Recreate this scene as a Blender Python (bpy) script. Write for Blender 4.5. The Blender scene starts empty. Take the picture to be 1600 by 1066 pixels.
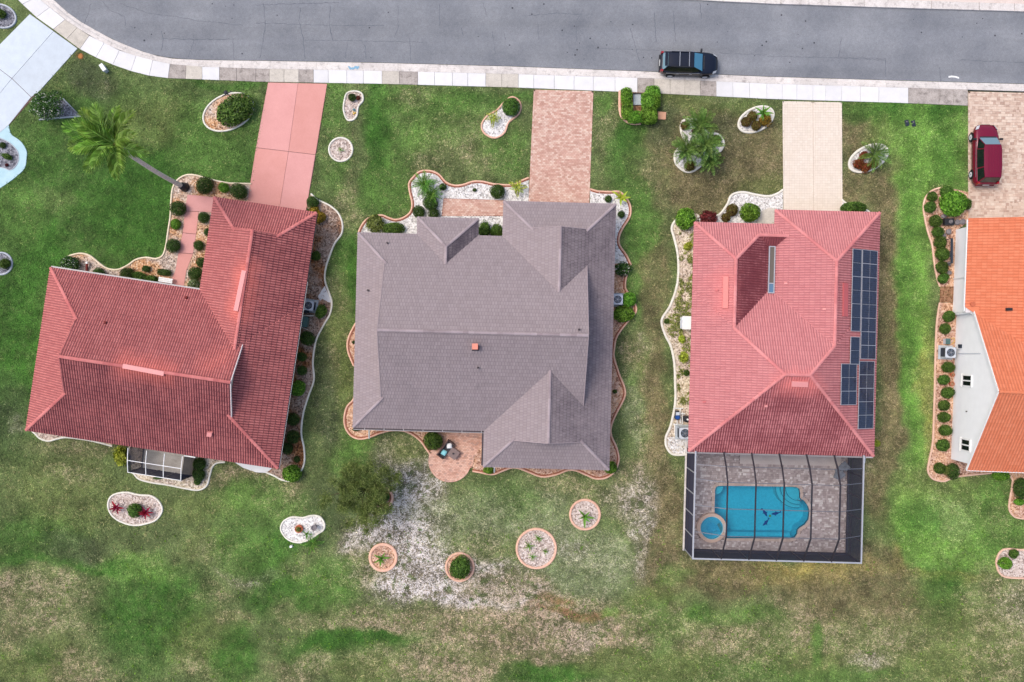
import bpy, bmesh, math, random
import numpy as np
from mathutils import Vector, Matrix

# ------------------------------------------------------------------ camera, sky, sun, exposure
SC = bpy.context.scene
COL = SC.collection
H = 66.0            # height of the drone above the lawn (m)
PPM = 18.8          # photograph pixels per metre on the lawn

cam_d = bpy.data.cameras.new("camera")
cam = bpy.data.objects.new("camera", cam_d)
COL.objects.link(cam)
cam.location = (0, 0, H)
cam.rotation_euler = (0, 0, 0)
cam_d.sensor_width = 36.0
cam_d.lens = 36.0 * H / (1600 / PPM)
cam_d.clip_start = 0.5
cam_d.clip_end = 2000
SC.camera = cam

SUN_TO = Vector((-0.72, 0.30, 1.3)).normalized()
elev = math.asin(SUN_TO.z)
world = bpy.data.worlds.new("World")
SC.world = world
world.use_nodes = True
wn = world.node_tree.nodes
wn.clear()
wo = wn.new("ShaderNodeOutputWorld")
bg = wn.new("ShaderNodeBackground")
sky = wn.new("ShaderNodeTexSky")
sky.sky_type = 'NISHITA'
sky.sun_disc = False
sky.sun_elevation = elev
sky.sun_rotation = math.atan2(SUN_TO.x, SUN_TO.y)
sky.air_density = 1.0
sky.dust_density = 4.0
sky.ozone_density = 1.0
bg.inputs[1].default_value = 0.15
world.node_tree.links.new(sky.outputs[0], bg.inputs[0])
world.node_tree.links.new(bg.outputs[0], wo.inputs[0])

sun_d = bpy.data.lights.new("sun", 'SUN')
sun_d.energy = 0.9
sun_d.angle = math.radians(22)
sun_d.color = (1.0, 0.95, 0.88)
sun = bpy.data.objects.new("sun", sun_d)
COL.objects.link(sun)
sun.rotation_euler = SUN_TO.to_track_quat('Z', 'Y').to_euler()

SC.view_settings.view_transform = 'Standard'
SC.view_settings.look = 'None'
SC.view_settings.gamma = 1.0
SC.view_settings.use_curve_mapping = False
SC.view_settings.exposure = 0.64
SC.cycles.max_bounces = 6
SC.cycles.transparent_max_bounces = 12

rng = np.random.default_rng(11)
rnd = random.Random(5)

# ------------------------------------------------------------------ coordinates
def W(px, py, z=0.0):
    """place on the height z that the photograph shows at (px, py)"""
    f = (H - z) / H / PPM
    return Vector(((px - 800) * f, (533 - py) * f, z))

def W2(px, py, z=0.0):
    w = W(px, py, z)
    return (w.x, w.y)

def P2(pts, z=0.0):
    return [W2(a, b, z) for a, b in pts]

def on_plane(px, py, p0, n):
    o = Vector((0, 0, H)); d = W(px, py) - o
    t = (p0 - o).dot(n) / d.dot(n)
    return o + d * t

def lin(c):
    c = c / 255.0
    return c / 12.92 if c <= 0.04045 else ((c + 0.055) / 1.055) ** 2.4

KALB = 0.9
def C(r, g, b, k=KALB):
    return (lin(r) * k, lin(g) * k, lin(b) * k, 1.0)

# ------------------------------------------------------------------ objects
def tag(o, label=None, cat=None, group=None, kind=None):
    if label: o["label"] = label
    if cat: o["category"] = cat
    if group: o["group"] = group
    if kind: o["kind"] = kind
    return o

def empty(name, loc=(0, 0, 0), rz=0.0, label=None, cat=None, group=None, kind=None):
    o = bpy.data.objects.new(name, None)
    COL.objects.link(o)
    o.location = loc
    o.rotation_euler = (0, 0, rz)
    o.empty_display_size = 0.2
    return tag(o, label, cat, group, kind)

def wloc(o):
    m = Vector((0, 0, 0))
    while o is not None:
        m = m + o.location
        o = o.parent
    return m

def meshdata(name, verts, faces, mat, smooth=False):
    me = bpy.data.meshes.new(name)
    if isinstance(verts, np.ndarray): verts = verts.tolist()
    me.from_pydata(verts, [], faces)
    if mat is not None: me.materials.append(mat)
    if smooth: me.polygons.foreach_set("use_smooth", [True] * len(me.polygons))
    me.update()
    return me

def link(name, me, parent=None, loc=(0, 0, 0), rz=0.0):
    o = bpy.data.objects.new(name, me)
    COL.objects.link(o)
    o.location = loc
    o.rotation_euler = (0, 0, rz)
    if parent is not None: o.parent = parent
    return o

def part(name, verts, faces, mat, parent=None, smooth=False, world=True):
    """one mesh object; verts in world space unless world=False (then in the parent's space)"""
    v = np.array(verts, float).reshape(-1, 3)
    if parent is not None and world:
        v = v - np.array(wloc(parent))
    return link(name, meshdata(name, v, faces, mat, smooth), parent)

class MB:
    def __init__(s): s.v = []; s.f = []
    def add(s, vs, fs):
        n = len(s.v)
        s.v += [tuple(p) for p in vs]
        s.f += [tuple(i + n for i in f) for f in fs]
        return s
    def box(s, c, size, rz=0.0, top=1.0):
        x, y, z = size[0] / 2, size[1] / 2, size[2] / 2
        cr, sr = math.cos(rz), math.sin(rz)
        vs = []
        for dz, k in ((-z, 1.0), (z, top)):
            for dx, dy in ((-x, -y), (x, -y), (x, y), (-x, y)):
                dx *= k; dy *= k
                vs.append((c[0] + dx * cr - dy * sr, c[1] + dx * sr + dy * cr, c[2] + dz))
        return s.add(vs, [(0, 3, 2, 1), (4, 5, 6, 7), (0, 1, 5, 4), (1, 2, 6, 5), (2, 3, 7, 6), (3, 0, 4, 7)])
    def bar(s, a, b, w, h=None, up=(0, 0, 1)):
        a = Vector(a); b = Vector(b); h = h or w
        d = (b - a).normalized()
        u = Vector(up)
        if abs(d.dot(u)) > 0.98: u = Vector((1, 0, 0))
        r = d.cross(u).normalized(); u = r.cross(d).normalized()
        vs = []
        for p in (a, b):
            for i, j in ((-1, -1), (1, -1), (1, 1), (-1, 1)):
                vs.append(p + r * (i * w / 2) + u * (j * h / 2))
        return s.add(vs, [(0, 3, 2, 1), (4, 5, 6, 7), (0, 1, 5, 4), (1, 2, 6, 5), (2, 3, 7, 6), (3, 0, 4, 7)])
    def tube(s, pts, radii, n=8, cap=True):
        pts = [Vector(p) for p in pts]
        rings = []
        for i, p in enumerate(pts):
            d = (pts[min(i + 1, len(pts) - 1)] - pts[max(i - 1, 0)]).normalized()
            u = Vector((0, 0, 1)) if abs(d.z) < 0.9 else Vector((1, 0, 0))
            r = d.cross(u).normalized(); u = r.cross(d)
            rr = radii[i] if hasattr(radii, '__len__') else radii
            rings.append([p + (r * math.cos(2 * math.pi * k / n) + u * math.sin(2 * math.pi * k / n)) * rr for k in range(n)])
        vs = [v for q in rings for v in q]
        fs = []
        for i in range(len(pts) - 1):
            for k in range(n):
                a = i * n + k; b = i * n + (k + 1) % n
                fs.append((a, b, b + n, a + n))
        if cap:
            fs.append(tuple(range(n - 1, -1, -1)))
            fs.append(tuple((len(pts) - 1) * n + k for k in range(n)))
        return s.add(vs, fs)
    def disc(s, c, r, z0, z1, n=20, r1=None):
        r1 = r if r1 is None else r1
        vs = [(c[0] + r * math.cos(2 * math.pi * k / n), c[1] + r * math.sin(2 * math.pi * k / n), z0) for k in range(n)]
        vs += [(c[0] + r1 * math.cos(2 * math.pi * k / n), c[1] + r1 * math.sin(2 * math.pi * k / n), z1) for k in range(n)]
        fs = [tuple(range(n - 1, -1, -1)), tuple(range(n, 2 * n))]
        fs += [(k, (k + 1) % n, n + (k + 1) % n, n + k) for k in range(n)]
        return s.add(vs, fs)
    def ring(s, c, r0, r1, z0, z1, n=28, a0=0.0, a1=2 * math.pi):
        full = abs(a1 - a0 - 2 * math.pi) < 1e-6
        m = n if full else n + 1
        vs = []
        for k in range(m):
            a = a0 + (a1 - a0) * k / n
            for r, z in ((r0, z0), (r0, z1), (r1, z1), (r1, z0)):
                vs.append((c[0] + r * math.cos(a), c[1] + r * math.sin(a), z))
        fs = []
        for k in range(n):
            j = (k + 1) % m
            for q in range(4):
                fs.append((k * 4 + q, k * 4 + (q + 1) % 4, j * 4 + (q + 1) % 4, j * 4 + q))
        if not full:
            fs.append((0, 1, 2, 3)); fs.append((4 * n + 3, 4 * n + 2, 4 * n + 1, 4 * n))
        return s.add(vs, fs)
    def prism(s, poly, z0, z1):
        poly = ccw(poly); n = len(poly)
        vs = [(p[0], p[1], z0) for p in poly] + [(p[0], p[1], z1) for p in poly]
        fs = [tuple(range(n - 1, -1, -1)), tuple(range(n, 2 * n))]
        fs += [(k, (k + 1) % n, n + (k + 1) % n, n + k) for k in range(n)]
        return s.add(vs, fs)
    def build(s, name, mat, parent=None, smooth=False, world=True):
        return part(name, s.v, s.f, mat, parent, smooth, world)

def copy_tree(o, parent=None):
    c = o.copy()
    COL.objects.link(c)
    if parent is not None: c.parent = parent
    for ch in list(o.children): copy_tree(ch, c)
    return c

def area2(poly):
    return 0.5 * sum(poly[i][0] * poly[(i + 1) % len(poly)][1] - poly[(i + 1) % len(poly)][0] * poly[i][1] for i in range(len(poly)))

def ccw(poly):
    return list(poly) if area2(poly) > 0 else list(reversed(poly))

def catmull(pts, closed=True, n=6):
    out = []
    m = len(pts)
    rng_ = range(m) if closed else range(m - 1)
    for i in rng_:
        if closed: p0, p1, p2, p3 = pts[(i - 1) % m], pts[i], pts[(i + 1) % m], pts[(i + 2) % m]
        else: p0, p1, p2, p3 = pts[max(i - 1, 0)], pts[i], pts[i + 1], pts[min(i + 2, m - 1)]
        for k in range(n):
            t = k / n
            q = []
            for a in range(2):
                q.append(0.5 * (2 * p1[a] + (-p0[a] + p2[a]) * t + (2 * p0[a] - 5 * p1[a] + 4 * p2[a] - p3[a]) * t * t + (-p0[a] + 3 * p1[a] - 3 * p2[a] + p3[a]) * t ** 3))
            out.append(tuple(q))
    if not closed: out.append(tuple(pts[-1]))
    return out

def circle(cx, cy, rx, ry=None, rot=0.0, n=14):
    ry = ry or rx
    out = []
    for k in range(n):
        a = 2 * math.pi * k / n
        x, y = rx * math.cos(a), ry * math.sin(a)
        out.append((cx + x * math.cos(rot) - y * math.sin(rot), cy + x * math.sin(rot) + y * math.cos(rot)))
    return out

def inside(poly, x, y):
    """vectorised point in polygon"""
    poly = np.array(poly); r = np.zeros(x.shape, bool)
    bb = (x >= poly[:, 0].min()) & (x <= poly[:, 0].max()) & (y >= poly[:, 1].min()) & (y <= poly[:, 1].max())
    if not bb.any(): return r
    xs, ys = x[bb], y[bb]; c = np.zeros(xs.shape, bool)
    j = len(poly) - 1
    for i in range(len(poly)):
        xi, yi, xj, yj = poly[i][0], poly[i][1], poly[j][0], poly[j][1]
        if yi != yj:
            c ^= ((yi > ys) != (yj > ys)) & (xs < (xj - xi) * (ys - yi) / (yj - yi) + xi)
        j = i
    r[bb] = c
    return r

LAT = np.random.default_rng(3).random((8, 256, 256))
def vnoise(x, y, s=0):
    L = LAT[s % 8]
    xi = np.floor(x).astype(int); yi = np.floor(y).astype(int)
    fx = x - xi; fy = y - yi
    fx = fx * fx * (3 - 2 * fx); fy = fy * fy * (3 - 2 * fy)
    xi += 37 * s; yi += 91 * s
    a = L[xi % 256, yi % 256]; b = L[(xi + 1) % 256, yi % 256]
    c = L[xi % 256, (yi + 1) % 256]; d = L[(xi + 1) % 256, (yi + 1) % 256]
    return (a * (1 - fx) + b * fx) * (1 - fy) + (c * (1 - fx) + d * fx) * fy

def fbm(x, y, s=0, o=4):
    t = 0; a = 1.0; n = 0
    for k in range(o):
        t = t + a * vnoise(x * 2 ** k + 13.7 * k, y * 2 ** k - 7.3 * k, s + k); n += a; a *= 0.55
    return t / n

NOGRASS = []          # ground footprints without grass

# ------------------------------------------------------------------ materials
def newmat(name):
    m = bpy.data.materials.new(name)
    m.use_nodes = True
    nt = m.node_tree
    return m, nt, nt.nodes["Principled BSDF"]

def N(nt, t, **kw):
    n = nt.nodes.new(t)
    for k, v in kw.items():
        if k.startswith('i_'): n.inputs[k[2:].replace('_', ' ')].default_value = v
        else: setattr(n, k, v)
    return n

def ramp(nt, fac, stops):
    r = nt.nodes.new("ShaderNodeValToRGB")
    e = r.color_ramp.elements
    while len(e) < len(stops): e.new(0.5)
    for i, (p, c) in enumerate(stops):
        e[i].position = p; e[i].color = c if len(c) == 4 else (*c, 1)
    nt.links.new(fac, r.inputs[0])
    return r.outputs[0]

def mix(nt, fac, a, b, mode='MIX'):
    m = nt.nodes.new("ShaderNodeMix")
    m.data_type = 'RGBA'; m.blend_type = mode
    for inp, v in ((m.inputs[0], fac), (m.inputs[6], a), (m.inputs[7], b)):
        if hasattr(v, 'is_linked'): nt.links.new(v, inp)
        else: inp.default_value = v
    return m.outputs[2]

def noise(nt, scale, detail=4, rough=0.55, coord='Object', dist=0.0):
    tc = nt.nodes.new("ShaderNodeTexCoord") if coord == 'Object' else None
    n = nt.nodes.new("ShaderNodeTexNoise")
    n.inputs["Scale"].default_value = scale
    n.inputs["Detail"].default_value = detail
    n.inputs["Roughness"].default_value = rough
    n.inputs["Distortion"].default_value = dist
    if tc: nt.links.new(tc.outputs["Object"], n.inputs["Vector"])
    else:
        g = nt.nodes.new("ShaderNodeNewGeometry")
        nt.links.new(g.outputs["Position"], n.inputs["Vector"])
    return n.outputs["Fac"]

def mathn(nt, op, a, b=None):
    m = nt.nodes.new("ShaderNodeMath"); m.operation = op
    for i, v in enumerate((a, b)):
        if v is None: continue
        if hasattr(v, 'is_linked'): nt.links.new(v, m.inputs[i])
        else: m.inputs[i].default_value = v
    return m.outputs[0]

def bump(nt, b, h, dist, strength=1.0):
    n = nt.nodes.new("ShaderNodeBump")
    n.inputs["Distance"].default_value = dist
    n.inputs["Strength"].default_value = strength
    nt.links.new(h, n.inputs["Height"])
    nt.links.new(n.outputs[0], b.inputs["Normal"])

def simple(name, col, rough=0.6, metal=0.0, var=0.12, scale=6.0, spec=0.3, bumpd=0.0):
    m, nt, b = newmat(name)
    b.inputs["Roughness"].default_value = rough
    b.inputs["Metallic"].default_value = metal
    b.inputs["Specular IOR Level"].default_value = spec
    f = noise(nt, scale, 5, 0.6, 'World')
    d = tuple(c * (1 - var) for c in col[:3]) + (1,)
    l = tuple(min(1, c * (1 + var)) for c in col[:3]) + (1,)
    nt.links.new(ramp(nt, f, [(0.3, d), (0.7, l)]), b.inputs["Base Color"])
    if bumpd: bump(nt, b, noise(nt, scale * 6, 4, 0.6, 'World'), bumpd)
    return m

def island(nt):
    g = nt.nodes.new("ShaderNodeNewGeometry")
    return g.outputs["Random Per Island"]

def attr(nt, name):
    a = nt.nodes.new("ShaderNodeAttribute"); a.attribute_name = name
    return a.outputs["Fac"]

def paver_mat(name, cols, rough=0.85, big=0.25):
    m, nt, b = newmat(name)
    b.inputs["Roughness"].default_value = rough
    b.inputs["Specular IOR Level"].default_value = 0.2
    n = len(cols)
    c = ramp(nt, island(nt), [(i / max(1, n - 1), k) for i, k in enumerate(cols)])
    f = noise(nt, 0.6, 5, 0.6, 'World')
    c = mix(nt, big, c, ramp(nt, f, [(0.35, (0.35, 0.35, 0.35)), (0.65, (0.85, 0.85, 0.85))]), 'OVERLAY')
    f2 = noise(nt, 30, 3, 0.6, 'World')
    c = mix(nt, 0.25, c, ramp(nt, f2, [(0.3, (0.3, 0.3, 0.3)), (0.7, (0.75, 0.75, 0.75))]), 'OVERLAY')
    nt.links.new(c, b.inputs["Base Color"])
    return m

def gravel_mat(name, cols, patch=None, pscale=0.35):
    m, nt, b = newmat(name)
    b.inputs["Roughness"].default_value = 0.95
    b.inputs["Specular IOR Level"].default_value = 0.1
    v = nt.nodes.new("ShaderNodeTexVoronoi"); v.inputs["Scale"].default_value = 9
    g = nt.nodes.new("ShaderNodeNewGeometry")
    nt.links.new(g.outputs["Position"], v.inputs["Vector"])
    sep = nt.nodes.new("ShaderNodeSeparateColor")
    nt.links.new(v.outputs["Color"], sep.inputs[0])
    fac = mathn(nt, 'FRACT', mathn(nt, 'ADD', sep.outputs[0], g.outputs["Random Per Island"]))
    c = ramp(nt, fac, [(i / (len(cols) - 1), k) for i, k in enumerate(cols)])
    if patch:
        f = noise(nt, pscale, 5, 0.6, 'World')
        mk = ramp(nt, f, [(0.44, (0, 0, 0)), (0.56, (1, 1, 1))])
        c2 = ramp(nt, fac, [(i / (len(patch) - 1), k) for i, k in enumerate(patch)])
        c = mix(nt, mk, c, c2)
    nt.links.new(c, b.inputs["Base Color"])
    bump(nt, b, v.outputs["Distance"], 0.03, 0.8)
    return m

def leaf_mat(name, cols, trans=0.33, rough=0.55, flower=None, ff=0.9):
    m, nt, b = newmat(name)
    b.inputs["Roughness"].default_value = rough
    b.inputs["Specular IOR Level"].default_value = 0.25
    r = island(nt)
    stops = [(i / (len(cols) - 1) * (ff if flower else 1), k) for i, k in enumerate(cols)]
    if flower: stops += [(min(0.99, ff + 0.02), flower)]
    c = ramp(nt, r, stops)
    oi = nt.nodes.new("ShaderNodeObjectInfo")
    hs = nt.nodes.new("ShaderNodeHueSaturation")
    nt.links.new(c, hs.inputs["Color"])
    nv = mathn(nt, 'MULTIPLY', mathn(nt, 'SUBTRACT', noise(nt, 1.9, 3, .6, 'World'), .5), 1.7)
    nt.links.new(mathn(nt, 'ADD', nv, mathn(nt, 'ADD', mathn(nt, 'MULTIPLY', oi.outputs["Random"], 0.4), 0.85)), hs.inputs["Value"])
    nt.links.new(mathn(nt, 'ADD', mathn(nt, 'MULTIPLY', oi.outputs["Random"], 0.03), 0.485), hs.inputs["Hue"])
    nt.links.new(hs.outputs[0], b.inputs["Base Color"])
    if trans:
        t = nt.nodes.new("ShaderNodeBsdfTranslucent")
        nt.links.new(hs.outputs[0], t.inputs[0])
        ms = nt.nodes.new("ShaderNodeMixShader"); ms.inputs[0].default_value = trans
        nt.links.new(b.outputs[0], ms.inputs[1]); nt.links.new(t.outputs[0], ms.inputs[2])
        nt.links.new(ms.outputs[0], nt.nodes["Material Output"].inputs[0])
    return m

def tile_mat(name, cols, dirt, clean, pan=0.45):
    """clay / concrete tiles: colour per tile, mildew plus slope shade painted in by attribute, bleached near the ridge vents"""
    m, nt, b = newmat(name)
    b.inputs["Roughness"].default_value = 0.8
    b.inputs["Specular IOR Level"].default_value = 0.2
    c = ramp(nt, island(nt), [(i / (len(cols) - 1), k) for i, k in enumerate(cols)])
    gr = attr(nt, "grime_shade")
    f1 = noise(nt, 0.55, 6, 0.65, 'World'); f2 = noise(nt, 3.2, 5, 0.7, 'World')
    f = mathn(nt, 'ADD', mathn(nt, 'MULTIPLY', f1, 0.6), mathn(nt, 'MULTIPLY', f2, 0.5))
    f = mathn(nt, 'ADD', f, mathn(nt, 'MULTIPLY', gr, 0.5))
    spot = ramp(nt, f, [(0.62, (0, 0, 0)), (1.02, (1, 1, 1))])
    base = mathn(nt, 'MULTIPLY', gr, 0.30)
    k = mathn(nt, 'ADD', base, mathn(nt, 'MULTIPLY', spot, mathn(nt, 'ADD', mathn(nt, 'MULTIPLY', gr, 2.0), 0.06)))
    k = mathn(nt, 'ADD', k, mathn(nt, 'MULTIPLY', attr(nt, "pan"), mathn(nt, 'ADD', mathn(nt, 'MULTIPLY', gr, .75), pan * .8)))  # dirt in the pans together with painted shade along the courses
    k = mathn(nt, 'MINIMUM', k, 0.92)
    c = mix(nt, k, c, dirt)  # the dirt colour doubles as the painted shade
    cl = attr(nt, "clean")
    c = mix(nt, cl, c, clean)
    nt.links.new(c, b.inputs["Base Color"])
    return m

M = {}
M['road'] = None
def road_mat():
    m, nt, b = newmat("asphalt")
    b.inputs["Roughness"].default_value = 0.9
    b.inputs["Specular IOR Level"].default_value = 0.2
    f = noise(nt, 0.25, 6, 0.6, 'World'); f2 = noise(nt, 26, 3, 0.7, 'World'); f3 = noise(nt, 5, 4, 0.7, 'World')
    c = ramp(nt, f, [(0.3, C(115, 118, 124)), (0.7, C(137, 139, 143))])
    c = mix(nt, 0.55, c, ramp(nt, f2, [(0.25, (0.2, 0.2, 0.2)), (0.75, (0.8, 0.8, 0.8))]), 'OVERLAY')
    c = mix(nt, 0.25, c, ramp(nt, f3, [(0.3, (0.3, 0.3, 0.3)), (0.7, (0.7, 0.7, 0.7))]), 'OVERLAY')
    # rolled lanes: long faint streaks along the street
    g = nt.nodes.new("ShaderNodeNewGeometry")
    mp = nt.nodes.new("ShaderNodeMapping"); mp.inputs["Scale"].default_value = (0.02, 0.55, 1)
    nt.links.new(g.outputs["Position"], mp.inputs[0])
    n = nt.nodes.new("ShaderNodeTexNoise"); n.inputs["Scale"].default_value = 1.0
    nt.links.new(mp.outputs[0], n.inputs[0])
    c = mix(nt, 0.3, c, ramp(nt, n.outputs[0], [(0.35, (0.35, 0.35, 0.35)), (0.65, (0.65, 0.65, 0.65))]), 'OVERLAY')
    nt.links.new(c, b.inputs["Base Color"])
    bump(nt, b, f2, 0.01)
    return m
M['road'] = road_mat()

def concrete(name, a, bcol, stain=0.3, sc=1.2, spots=0.0):
    m, nt, b = newmat(name)
    b.inputs["Roughness"].default_value = 0.85
    b.inputs["Specular IOR Level"].default_value = 0.2
    f = noise(nt, sc, 6, 0.65, 'World')
    c = ramp(nt, f, [(0.3, a), (0.7, bcol)])
    f2 = noise(nt, 14, 4, 0.7, 'World')
    c = mix(nt, stain, c, ramp(nt, f2, [(0.25, (0.25, 0.25, 0.25)), (0.75, (0.75, 0.75, 0.75))]), 'OVERLAY')
    if spots:
        f3 = noise(nt, 2.2, 6, 0.75, 'World')
        c = mix(nt, ramp(nt, f3, [(0.52, (0, 0, 0)), (0.68, (spots, spots, spots))]), c, C(95, 85, 80))
    oi = nt.nodes.new("ShaderNodeObjectInfo")
    hs = nt.nodes.new("ShaderNodeHueSaturation")
    nt.links.new(c, hs.inputs["Color"])
    nt.links.new(mathn(nt, 'ADD', mathn(nt, 'MULTIPLY', oi.outputs["Random"], 0.1), 0.95), hs.inputs["Value"])
    nt.links.new(hs.outputs[0], b.inputs["Base Color"])
    return m

M['white_slab'] = concrete("pressure_washed_concrete", C(213, 211, 210), C(224, 222, 221), 0.14)
M['tan_slab'] = concrete("tan_concrete", C(188, 180, 168), C(206, 198, 186), 0.4, spots=0.25)
M['old_slab'] = concrete("mildewed_concrete", C(150, 142, 136), C(184, 174, 166), 0.6, 1.6, spots=0.7)
M['kerb'] = concrete("kerb_concrete", C(200, 192, 186), C(222, 215, 209), 0.5, 0.8, spots=0.5)
M['drive_pale'] = concrete("pale_blue_drive", C(192, 200, 207), C(203, 212, 219), 0.12)
M['walk_blue'] = concrete("pale_aqua_walk", C(164, 196, 204), C(184, 210, 216), 0.12)
M['drive_red'] = concrete("salmon_concrete", C(206, 148, 142), C(216, 158, 152), 0.15, 0.5)
M['drive_red2'] = concrete("salmon_concrete_orange", C(208, 146, 136), C(218, 157, 148), 0.15, 0.5)
M['pad'] = concrete("grey_pad", C(170, 178, 182), C(190, 196, 200), 0.3)
M['joint'] = simple("dark_joint", C(105, 80, 75), 0.9)
M['sand_strip'] = concrete("lanai_concrete", C(190, 178, 172), C(200, 190, 184), 0.15)
M['edge_white'] = concrete("white_garden_kerb", C(214, 208, 192), C(238, 233, 222), 0.25, 2.5)
M['edge_cream'] = concrete("cream_garden_kerb", C(220, 202, 172), C(238, 222, 198), 0.25, 2.5)
M['edge_terra'] = concrete("terracotta_garden_kerb", C(216, 168, 143), C(230, 188, 165), 0.35, 2.5)
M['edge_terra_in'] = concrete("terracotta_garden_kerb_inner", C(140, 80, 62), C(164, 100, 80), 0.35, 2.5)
M['edge_pink'] = concrete("pink_garden_kerb", C(216, 174, 150), C(230, 192, 170), 0.25, 2.5)
M['edge_grey'] = concrete("grey_garden_kerb", C(165, 170, 178), C(190, 194, 200), 0.25, 2.5)

M['gr_pink'] = gravel_mat("pink_grey_gravel", [C(130, 112, 104), C(190, 172, 160), C(206, 190, 180), C(226, 214, 206)])
M['gr_tan'] = gravel_mat("tan_gravel", [C(120, 86, 62), C(196, 146, 104), C(206, 160, 120), C(224, 196, 166)], [C(110, 95, 88), C(186, 166, 150), C(200, 180, 164), C(220, 206, 194)], 0.3)
M['gr_white'] = gravel_mat("white_gravel", [C(150, 146, 142), C(214, 210, 206), C(228, 224, 220), C(240, 238, 236)])
M['gr_grey'] = gravel_mat("grey_gravel", [C(76, 76, 84), C(118, 118, 126), C(134, 134, 142), C(160, 160, 168)])
M['gr_cream'] = gravel_mat("cream_gravel", [C(130, 116, 92), C(206, 190, 162), C(218, 204, 180), C(234, 224, 206)], [C(120, 106, 92), C(190, 172, 156), C(206, 188, 172), C(220, 206, 194)], 0.6)
M['gr_mulch'] = gravel_mat("brown_mulch", [C(74, 48, 34), C(140, 92, 58), C(160, 108, 70), C(186, 136, 96)], [C(90, 72, 62), C(156, 132, 116), C(172, 148, 132), C(196, 176, 162)], 0.28)
M['gr_brown'] = gravel_mat("brown_bark", [C(104, 74, 54), C(142, 104, 78), C(152, 114, 88), C(164, 126, 100)])
M['gr_peach'] = gravel_mat("peach_gravel", [C(140, 98, 74), C(204, 160, 128), C(216, 176, 146), C(230, 200, 176)], [C(118, 84, 70), C(180, 138, 116), C(196, 158, 138), C(216, 186, 168)], 0.5)

L3 = lambda a, b, c: [C(*a, k=1.3), C(*b, k=1.3), C(*c, k=1.3)]
M['leaf_dark'] = leaf_mat("dark_clipped_leaves", L3((32, 50, 18), (54, 78, 30), (86, 108, 50)))
M['leaf_mid'] = leaf_mat("mid_green_leaves", L3((34, 54, 16), (66, 94, 32), (106, 132, 58)))
M['leaf_bright'] = leaf_mat("bright_green_leaves", L3((46, 78, 20), (88, 128, 36), (132, 172, 66)))
M['leaf_lime'] = leaf_mat("lime_leaves", L3((90, 104, 30), (142, 156, 50), (190, 200, 86)))
M['leaf_olive'] = leaf_mat("olive_leaves", L3((52, 60, 24), (92, 100, 44), (134, 138, 74)))
M['leaf_rust'] = leaf_mat("bronze_leaves", L3((66, 40, 20), (98, 76, 38), (104, 110, 50)))
M['leaf_maroon'] = leaf_mat("maroon_leaves", L3((52, 20, 20), (98, 42, 38), (136, 66, 58)))
M['leaf_magenta'] = leaf_mat("magenta_leaves", L3((74, 14, 30), (128, 24, 48), (164, 52, 76)))
M['leaf_croton'] = leaf_mat("croton_leaves", L3((60, 64, 20), (132, 104, 34), (186, 164, 60)))
M['leaf_flower'] = leaf_mat("dark_leaves_with_white_flowers", L3((26, 48, 18), (48, 80, 30), (82, 112, 52)), flower=C(226, 222, 214), ff=0.9)
M['leaf_varieg'] = leaf_mat("variegated_leaves", L3((40, 72, 28), (86, 116, 60), (134, 156, 96)), flower=C(224, 224, 200), ff=0.78)
M['frond'] = leaf_mat("palm_leaflets", L3((92, 124, 46), (132, 164, 72), (180, 202, 120)), 0.4, 0.45)
M['frond_dark'] = leaf_mat("date_palm_leaflets", L3((60, 88, 34), (92, 122, 56), (130, 152, 84)), 0.3, 0.45)
M['frond_cycad'] = leaf_mat("cycad_leaflets", L3((50, 88, 30), (80, 124, 44), (124, 158, 74)), 0.3, 0.45)
M['leaf_tree'] = leaf_mat("feathery_tree_leaves", L3((68, 90, 40), (104, 126, 62), (148, 160, 98)), 0.4)
M['leaf_cover'] = leaf_mat("creeping_leaves", L3((70, 86, 40), (120, 130, 66), (164, 164, 96)))
M['bark'] = simple("grey_palm_bark", C(212, 204, 192), 0.9, var=0.3, scale=9, bumpd=0.01)
M['bark_brown'] = simple("brown_bark_wood", C(92, 74, 58), 0.9, var=0.35, scale=14, bumpd=0.01)

RED = [C(192, 114, 110), C(198, 119, 115), C(203, 124, 119), C(208, 129, 124)]
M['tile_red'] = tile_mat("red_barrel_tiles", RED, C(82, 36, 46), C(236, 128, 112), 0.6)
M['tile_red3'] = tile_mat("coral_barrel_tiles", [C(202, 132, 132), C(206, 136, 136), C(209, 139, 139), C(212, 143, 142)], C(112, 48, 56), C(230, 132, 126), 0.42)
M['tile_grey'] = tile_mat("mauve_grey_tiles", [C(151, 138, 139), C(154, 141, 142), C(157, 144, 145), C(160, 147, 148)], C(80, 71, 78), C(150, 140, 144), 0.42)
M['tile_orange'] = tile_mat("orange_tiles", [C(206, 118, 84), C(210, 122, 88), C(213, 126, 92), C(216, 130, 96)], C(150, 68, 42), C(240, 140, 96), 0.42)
M['cap_red'] = paver_mat('red_ridge_tiles', [C(176, 98, 96), C(192, 112, 108), C(202, 124, 120)], .8, .15)
M['cap_red3'] = paver_mat('coral_ridge_tiles', [C(192, 114, 114), C(202, 126, 124), C(210, 136, 134)], .8, .12)
M['cap_grey'] = paver_mat('mauve_ridge_tiles', [C(142, 128, 130), C(154, 140, 142), C(166, 152, 154)], .8, .12)
M['cap_orange'] = simple("orange_ridge_tiles", C(214, 124, 88), 0.8, var=0.08, scale=3)
M['vent_pink'] = simple("pink_vent_metal", C(226, 150, 146), 0.5, var=0.03)
M['vent_coral'] = simple("coral_vent_metal", C(216, 122, 116), 0.5, var=0.03)
M['vent_red'] = simple("red_vent_metal", C(188, 96, 98), 0.5, var=0.03)
M['stucco'] = simple("cream_stucco", C(214, 204, 188), 0.9, var=0.06, scale=3, bumpd=0.004)
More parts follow.
